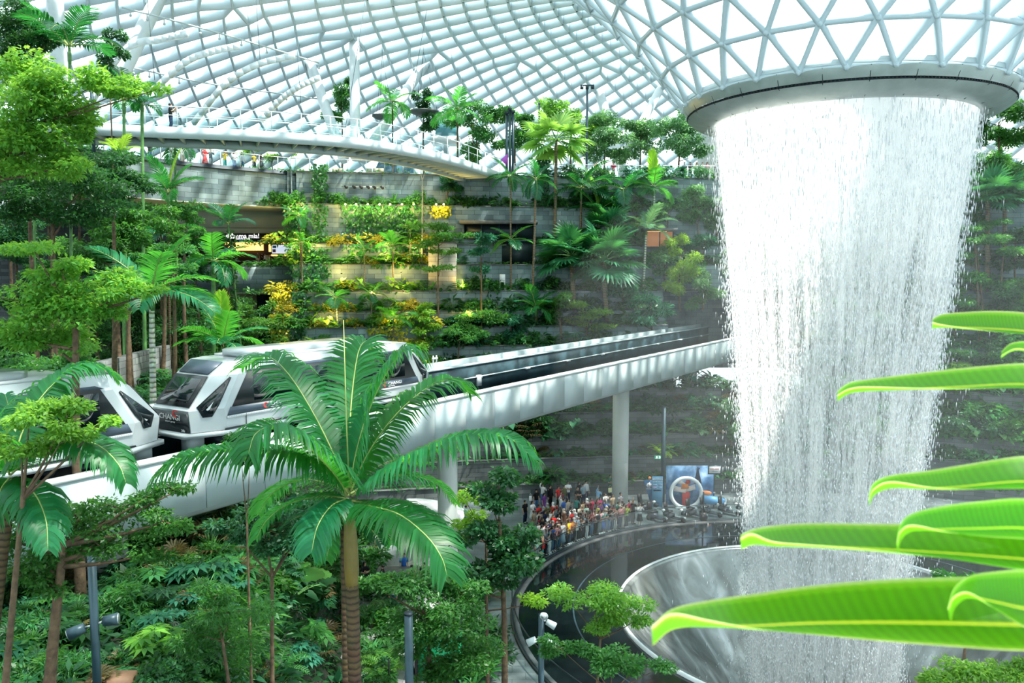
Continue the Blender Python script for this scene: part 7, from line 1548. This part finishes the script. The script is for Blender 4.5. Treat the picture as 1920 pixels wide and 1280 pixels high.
for px, py, rz, lab in ((1213,968,-.75,'black mobility scooter farthest left, behind the lone woman at the rail'),(1231,984,-.85,'black mobility scooter nearest the glass rail at left'),(1263,984,-.7,'black mobility scooter in front of the white ring, left of its middle'),(1304,978,-.75,'black mobility scooter in front of the white ring, right of its middle'),(1331,974,-.7,'black mobility scooter beside the blue cylinder display'),(1365,972,-.7,'black mobility scooter farthest right, next to the waterfall')):
    p = atz(px, py-8, 0); t = thing('mobility_scooter', lab, 'scooter', (p[0], p[1], 0), rz, 'parked mobility scooters')
    sc_ = {n: link('wheel' if n.startswith('wheel') else n, me, t) for n, me in SD.items()}; sc_['handlebar'].parent = sc_['steering_column']; sc_['head_cover'].parent = sc_['steering_column']
p = atz(1320, 978, 0); t = thing('queue_post', 'black bin post standing at the glass rail between the scooters', 'post', (p[0], p[1]+.3, 0)); B().box((0,0,.30),(.42,.42,.6)).obj('base', M['black'], t); B().tube([(0,0,.6),(0,0,2.1)], .06, 10).obj('post', M['dark_metal'], t)
c = at(1234, 857, 63.2); t = thing('exit_sign', 'small lit green exit sign with white pictograms below the fern', 'sign', c); B().box((0,0,0),(.56,.08,.26)).obj('panel', pmat('exit_green', (.02,.25,.14), .4, emit=(.02,.5,.3), estr=.4), t)
for x in (-.12,.12):
    b = B(); b.ball((x,-.05,.08),(.03,.01,.03),8,5); b.bar((x,-.05,.05),(x-.02,-.05,-.02),.035,.01,up=(0,1,0)); b.bar((x-.02,-.05,-.02),(x-.07,-.05,-.09),.025,.01,up=(0,1,0)); b.bar((x-.02,-.05,-.02),(x+.05,-.05,-.08),.025,.01,up=(0,1,0)); b.bar((x,-.05,.03),(x+.07,-.05,.0),.02,.01,up=(0,1,0)); b.obj('pictogram', M['sign_white'], t)
# bench, booth, poles
Pb = smooth_path([atz(757,962,0), atz(790,962,0), atz(830,970,0), atz(868,985,0)], 18); t = thing('curved_bench', 'long white curved bench behind the round track column', 'bench', Pb[9]); b = B().sweep(Pb - Pb[9], [(-.35,0),(.35,0),(.35,.85),(-.35,.85)]); b.obj('seat', M['white'], t)
P2 = Pb.copy(); P2[:,1] += 1.6; t = thing('curved_wall_seat', 'grey curved planter edge behind the white bench', 'bench', P2[9]); B().sweep(P2 - P2[9], [(-.25,0),(.25,0),(.25,.6),(-.25,.6)]).obj('seat', M['concrete'], t)
p = atz(815, 1262, 0); t = thing('green_booth', 'booth with bright green mesh sides among the trees at the bottom', 'booth', (p[0], p[1], 0)); m, nt, out = nodes('green_mesh'); tc = N(nt,'ShaderNodeTexCoord'); bk = N(nt,'ShaderNodeTexBrick'); bk.offset = 0; bk.inputs['Scale'].default_value = 6; bk.inputs['Brick Width'].default_value = .5; bk.inputs['Row Height'].default_value = .5; bk.inputs['Color1'].default_value = bk.inputs['Color2'].default_value = (.02,.55,.22,1); bk.inputs['Mortar'].default_value = (.01,.2,.1,1); mp = N(nt,'ShaderNodeMapping'); mp.inputs['Rotation'].default_value = (PI/2,0,0); nt.links.new(tc.outputs['Object'], mp.inputs[0]); nt.links.new(mp.outputs[0], bk.inputs['Vector']); pp = N(nt,'ShaderNodeBsdfPrincipled'); nt.links.new(bk.outputs[0], pp.inputs[0]); nt.links.new(pp.outputs[0], out.inputs[0])
B().box((.25,0,1.15),(1.8,1.3,2.2)).obj('mesh_side', m, t); B().tube(smooth_path([(-.95,-.1,.0),(-1.15,-.1,.8),(-1.0,-.1,1.6),(-.65,-.1,2.2)],10), .14, 10).obj('curved_frame', M['black'], t, smooth=True); B().box((.25,0,2.3),(2.0,1.5,.1)).obj('roof', M['dark_metal'], t); B().box((-.72,-.3,1.1),(.12,1.0,2.2)).obj('frame', M['black'], t)
p = atz(775, 1100, 0); t = thing('dark_planter', 'long dark box planter beside the path under the trees', 'planter', (p[0], p[1], 0)); B().box((0,0,.45),(4.0,1.2,.9)).obj('box', M['brick_dark'], t); B().box((0,0,.93),(4.1,1.3,.06)).obj('coping', M['coping'], t)
def pole(px0, py0, px1, py1, Y, r, lab, mat='slate_metal'):
    q = at(px0, py0, Y); x = q[0]; z0 = at(px1, py1, Y)[2]; zb = max(0., min(z0, ground(x, Y) if x < 2 else 0.)) - (.4 if x < 2 else 0) if z0 < 14.5 else z0; t = thing('light_pole', lab, 'pole', (x, Y, zb)); B().tube([(0,0,0),(0,0,q[2]-zb)], r, 16).obj('shaft', M[mat], t); B().tube([(0,0,q[2]-zb-.02),(0,0,q[2]-zb+.03)], r*1.12, 16).obj('cap', M['dark_metal'], t); return t, q[2]-zb
def spot_head(t, z, d, mat='slate_metal'):
    d = nrm(d); B().tube([(0,0,z), np.array([0,0,z]) + d*.18], .025, 6).obj('arm', M['chrome'], t); a = np.array([0,0,z]) + d*.18; sh_ = B().tube([a, a + d*.30 + [0,0,-.08]], [.10,.13], 14).obj('spot_head', M[mat], t); B().tube([a + d*.30 + [0,0,-.08], a + d*.315 + [0,0,-.084]], .115, 14).obj('lens', M['chrome'], sh_)
t, h = pole(171, 1030, 187, 1290, 16, .085, 'dark slate light pole before the square pillar at the lower left'); spot_head(t, h*.62, (-.8,-.3,-.1)); spot_head(t, h*.62, (.8,.2,.3))
t, h = pole(1015, 1152, 1016, 1290, 26, .10, 'slate pole with three white spot heads at the bottom middle'); spot_head(t, h-.05, (.1,-.5,.3),'steel_white'); spot_head(t, h-.18, (.9,-.2,-.2),'steel'); spot_head(t, h-.85, (.9,-.2,-.2),'steel'); spot_head(t, h-.80, (-.6,-.1,-.1),'steel')
t, h = pole(766, 1150, 766, 1290, 21, .115, 'thick dark slate pole before the green booth')
t, h = pole(147, 604, 150, 720, 30, .09, 'slate pole behind the near trees at left')
t, h = pole(1245, 762, 1246, 900, 61, .17, 'thick dark pole under the track beside the tall column')
t, h = pole(170, 130, 172, 300, 50, .1, 'dark pole behind the top left palms')
for px, y0, lab in ((950,212,'left'),(956,205,'middle'),(962,210,'right')):
    q = at(px, y0, 80); t = thing('floodlight_tube', f'dark vertical floodlight mast, {lab} of three standing together on the deck', 'mast', (q[0], 80, L5)); B().tube([(0,0,0),(0,0,q[2]-L5)], .13, 10).obj('tube', M['slate_metal'], t); B().box((0,-.1,q[2]-L5),(.35,.3,.25)).obj('lamp_head', M['dark_metal'], t)
q = at(1101, 160, 84); t = thing('lamp_mast', 'tall dark lamp mast with a cross arm of lights on the deck', 'mast', (q[0], 84, L5)); B().tube([(0,0,0),(0,0,q[2]-L5)], .12, 10).obj('shaft', M['slate_metal'], t); B().box((0,0,q[2]-L5),(1.4,.15,.12)).obj('cross_arm', M['slate_metal'], t)
for x in (-.55,0,.55): B().box((x,0,q[2]-L5-.22),(.3,.3,.3)).obj('lamp_head', M['dark_metal'], t)
q = at(1011, 195, 86); t = thing('deck_pole', 'thin slate pole between the deck trees', 'pole', (q[0], 86, L5)); B().tube([(0,0,0),(0,0,q[2]-L5)], .09, 8).obj('shaft', M['slate_metal'], t); B().ball((0,0,q[2]-L5),.12).obj('cap', M['dark_metal'], t)
# spotlight rail on the brick wall under the deck
a, c = surf(642, 25.4) - [0,.35,0], surf(724, 25.4) - [0,.35,0]; t = thing('spotlight_rail', 'horizontal rail of black spotlights on the brick wall below the deck', 'lamp', (a+c)/2); o = (a+c)/2; B().tube([a-o, c-o], .05, 8).obj('rail', M['chrome'], t)
for u in (.08,.26,.42,.58,.72,.9): p = a*(1-u)+c*u-o; B().tube([p + [0,-.05,.05], p + [.2,-.35,-.1]], [.10,.13], 10).obj('spot_head', M['black'], t)
for u in (.0,.5,1.): p = a*(1-u)+c*u-o; B().bar(p, p + [0,.35,0], .05,.05).obj('bracket', M['dark_metal'], t)
# upper deck furniture
def deck_chair(px, Y, lab, rz):
    p = at(px, 310, Y); t = thing('cafe_chair', lab, 'chair', (p[0], Y, L5), rz, 'cafe chairs on the upper deck'); mt = M['tan']; B().box((0,0,.45),(.5,.5,.08)).obj('seat', pmat('chair_cushion', (.5,.42,.05), .8), t); B().box((0,.24,.75),(.52,.06,.5)).obj('backrest', mt, t)
    for x in (-.22,.22):
        for y in (-.2,.2): B().box((x,y,.21),(.05,.05,.42)).obj('leg', M['black'], t)
for px, Y, lab, rz in ((628,77,'tan cafe chair left of the slanted column feet',.3),(640,77.5,'yellow seated cafe chair beside the first one',2.8),(692,77,'tan cafe chair right of the slanted column feet',.2),(704,77.4,'tan cafe chair in the middle of the right group',3.3),(714,77,'tan cafe chair, rightmost of the group by the blue kiosk',.1)): deck_chair(px, Y, lab, rz)
p = at(735, 322, 82); t = thing('blue_kiosk', 'dark blue glazed kiosk under the footbridge', 'kiosk', (p[0], 82, L5)); B().slab([(-2.4,0,0),(2.2,0,0),(2.0,0,2.6),(-1.2,0,2.6)], (0,1.8,0)).obj('body', pmat('kiosk_blue', (.04,.13,.20), .2, spec=.8), t); B().box((.3,-.05,1.3),(.08,.1,2.5)).obj('mullion', M['dark_metal'], t)
p = at(835, 262, 92); t = thing('white_pavilion', 'white raised box pavilion with blue glass behind the bridge end palm', 'pavilion', (p[0], 92, L5)); z = p[2]-L5; B().box((0,1,z),(3.2,3,.7)).obj('slab', M['white'], t); B().box((.1,1,z+1.2),(2.4,2.4,1.8)).obj('glass_box', pmat('pavilion_glass', (.12,.36,.42), .1, spec=.8), t); B().box((1.35,0,z+1.0),(.2,.2,2.4)).obj('mullion', M['white'], t); B().box((0,1,z/2),(.5,.5,z)).obj('post', M['steel'], t)
for px, py, hw, Y, lab in ((795,209,27,84,'dark round hanging planter carrying the narrow tree'),(718,217,20,84,'smaller dark round hanging planter at left')):
    c = at(px, py, Y); r_ = hw*Y/FPX; t = thing('hanging_planter', lab, 'planter', c); B().revolve([(.05,-.45),(r_*.5,-.4),(r_,-.1),(r_,.05),(r_*.9,.05),(.05,-.05)], 28).obj('bowl', pmat('planter_grey', (.10,.12,.12), .6), t, smooth=False)
    for a in (0,2.1,4.2): B().tube([(r_*.9*math.cos(a), r_*.9*math.sin(a), .05), (0,0,6)], .02, 5).obj('cable', M['slate_metal'], t)
    B().tube([(0,0,6),(0,0,14)], .02, 5).obj('cable', M['slate_metal'], t)
c = at(946, 297, 74); t = thing('purple_flag', 'small purple flag at the right end of the footbridge', 'flag', (c[0], 74, L5)); z = c[2]-L5; B().slab([(-.35,0,z-.1),(.3,0,z+.45),(.25,0,z-.7)], (0,.03,0)).obj('cloth', pmat('purple_cloth', (.42,.08,.5), .7), t); B().tube([(.3,0,0),(.3,0,z+.5)], .025, 6).obj('pole', M['dark_metal'], t)
p = on_terr(942, 9, .3); t = thing('high_chair', 'white high chair standing on the terrace before the dark doorway', 'chair', p + [0,-.1,.15]); B().box((0,0,.75),(.5,.5,.07)).obj('seat', M['white'], t); B().box((0,.24,1.1),(.5,.06,.65)).obj('backrest', M['white'], t)
for x in (-.2,.2):
    for y in (-.2,.2): B().bar((x*1.2,y*1.2,0),(x,y,.75),.05,.05,up=(1,0,0)).obj('leg', M['white'], t)
p = at(205, 1165, 17); t = thing('wooden_box', 'tilted brown wooden box lying under the leaves at the lower left', 'box', (p[0], 17, ground(p[0],17)+.05)); b = B().box((0,0,.3),(.9,.5,.5)); b.obj('box', pmat('brown_board', (.16,.09,.05), .7, noise=.2), t); B().box((.1,-.26,.3),(.6,.02,.36)).obj('opening', M['black'], t)
p = atz(722, 1238, 0); t = thing('bollard', 'thin dark bollard on the pale path', 'bollard', (at(728,1150,33)[0], 33, 0)); B().tube([(0,0,0),(0,0,1.2)], .035, 8).obj('post', M['black'], t); B().tube([(0,0,0),(0,0,.02)], .1, 12).obj('base', M['dark_metal'], t)
# fine spray hanging around the falling water
m, nt, out = nodes('spray_mist'); v = N(nt, 'ShaderNodeVolumeScatter'); v.inputs['Color'].default_value = (1,1,1,1); v.inputs['Density'].default_value = .004; v.inputs['Anisotropy'].default_value = .0
nt.links.new(v.outputs[0], out.inputs['Volume'])
b = B(); b.revolve([(.01,.3),(13,.3),(14.5,8),(14,17),(10,22),(.01,23.5)], 40); o = b.obj('mist', m); o.location = (VC[0], VC[1], 0); tag(o, 'pale spray mist hanging around the falling water', 'mist', kind='stuff')
# ================================================================== LIGHT, SKY, CAMERA
w = bpy.data.worlds.new('sky'); SC.world = w; w.use_nodes = True; nt = w.node_tree; nt.nodes.clear()
out = nt.nodes.new('ShaderNodeOutputWorld'); bg = nt.nodes.new('ShaderNodeBackground')
tc = nt.nodes.new('ShaderNodeTexCoord'); sx = nt.nodes.new('ShaderNodeSeparateXYZ'); r = ramp(nt, [(.0,(.72,.90,.92)),(.5,(.76,.93,.97)),(.62,(.82,.95,1.0)),(1,(.66,.88,1.0))])
mr = nt.nodes.new('ShaderNodeMapRange'); mr.inputs['From Min'].default_value = -1
nt.links.new(tc.outputs['Generated'], sx.inputs[0]); nt.links.new(sx.outputs['Z'], mr.inputs[0]); nt.links.new(mr.outputs[0], r.inputs[0]); nt.links.new(r.outputs[0], bg.inputs[0])
bg.inputs[1].default_value = 1.35; nt.links.new(bg.outputs[0], out.inputs[0])
sun = bpy.data.lights.new('sun', 'SUN'); sun.energy = 14.0; sun.angle = .028; sun.color = (1, .95, .84)
so = bpy.data.objects.new('sun', sun); COL.objects.link(so); d = Vector((-.42, .10, -.90)).normalized()      # direction the light travels
so.rotation_euler = d.to_track_quat('-Z', 'Y').to_euler()
cam = bpy.data.cameras.new('camera'); co = bpy.data.objects.new('camera', cam); COL.objects.link(co); SC.camera = co
cam.sensor_width = 36; cam.lens = 36 * FPX / 1920; cam.clip_end = 500; cam.clip_start = .05
co.location = (0, 0, CAMZ); co.rotation_euler = (PI/2 - PITCH, 0, 0)
cam.dof.use_dof = True; cam.dof.focus_distance = 32; cam.dof.aperture_fstop = 5.6
vs = SC.view_settings; vs.view_transform = 'Standard'; vs.look = 'None'; vs.gamma = 1; vs.use_curve_mapping = False; vs.exposure = .2
cy = SC.cycles; cy.max_bounces = 5; cy.diffuse_bounces = 3; cy.glossy_bounces = 2; cy.transmission_bounces = 4; cy.transparent_max_bounces = 12; cy.use_adaptive_sampling = True; cy.adaptive_threshold = .07
cy.volume_bounces = 2; cy.use_denoising = True; cy.sample_clamp_indirect = 6; cy.caustics_reflective = False; cy.caustics_refractive = False
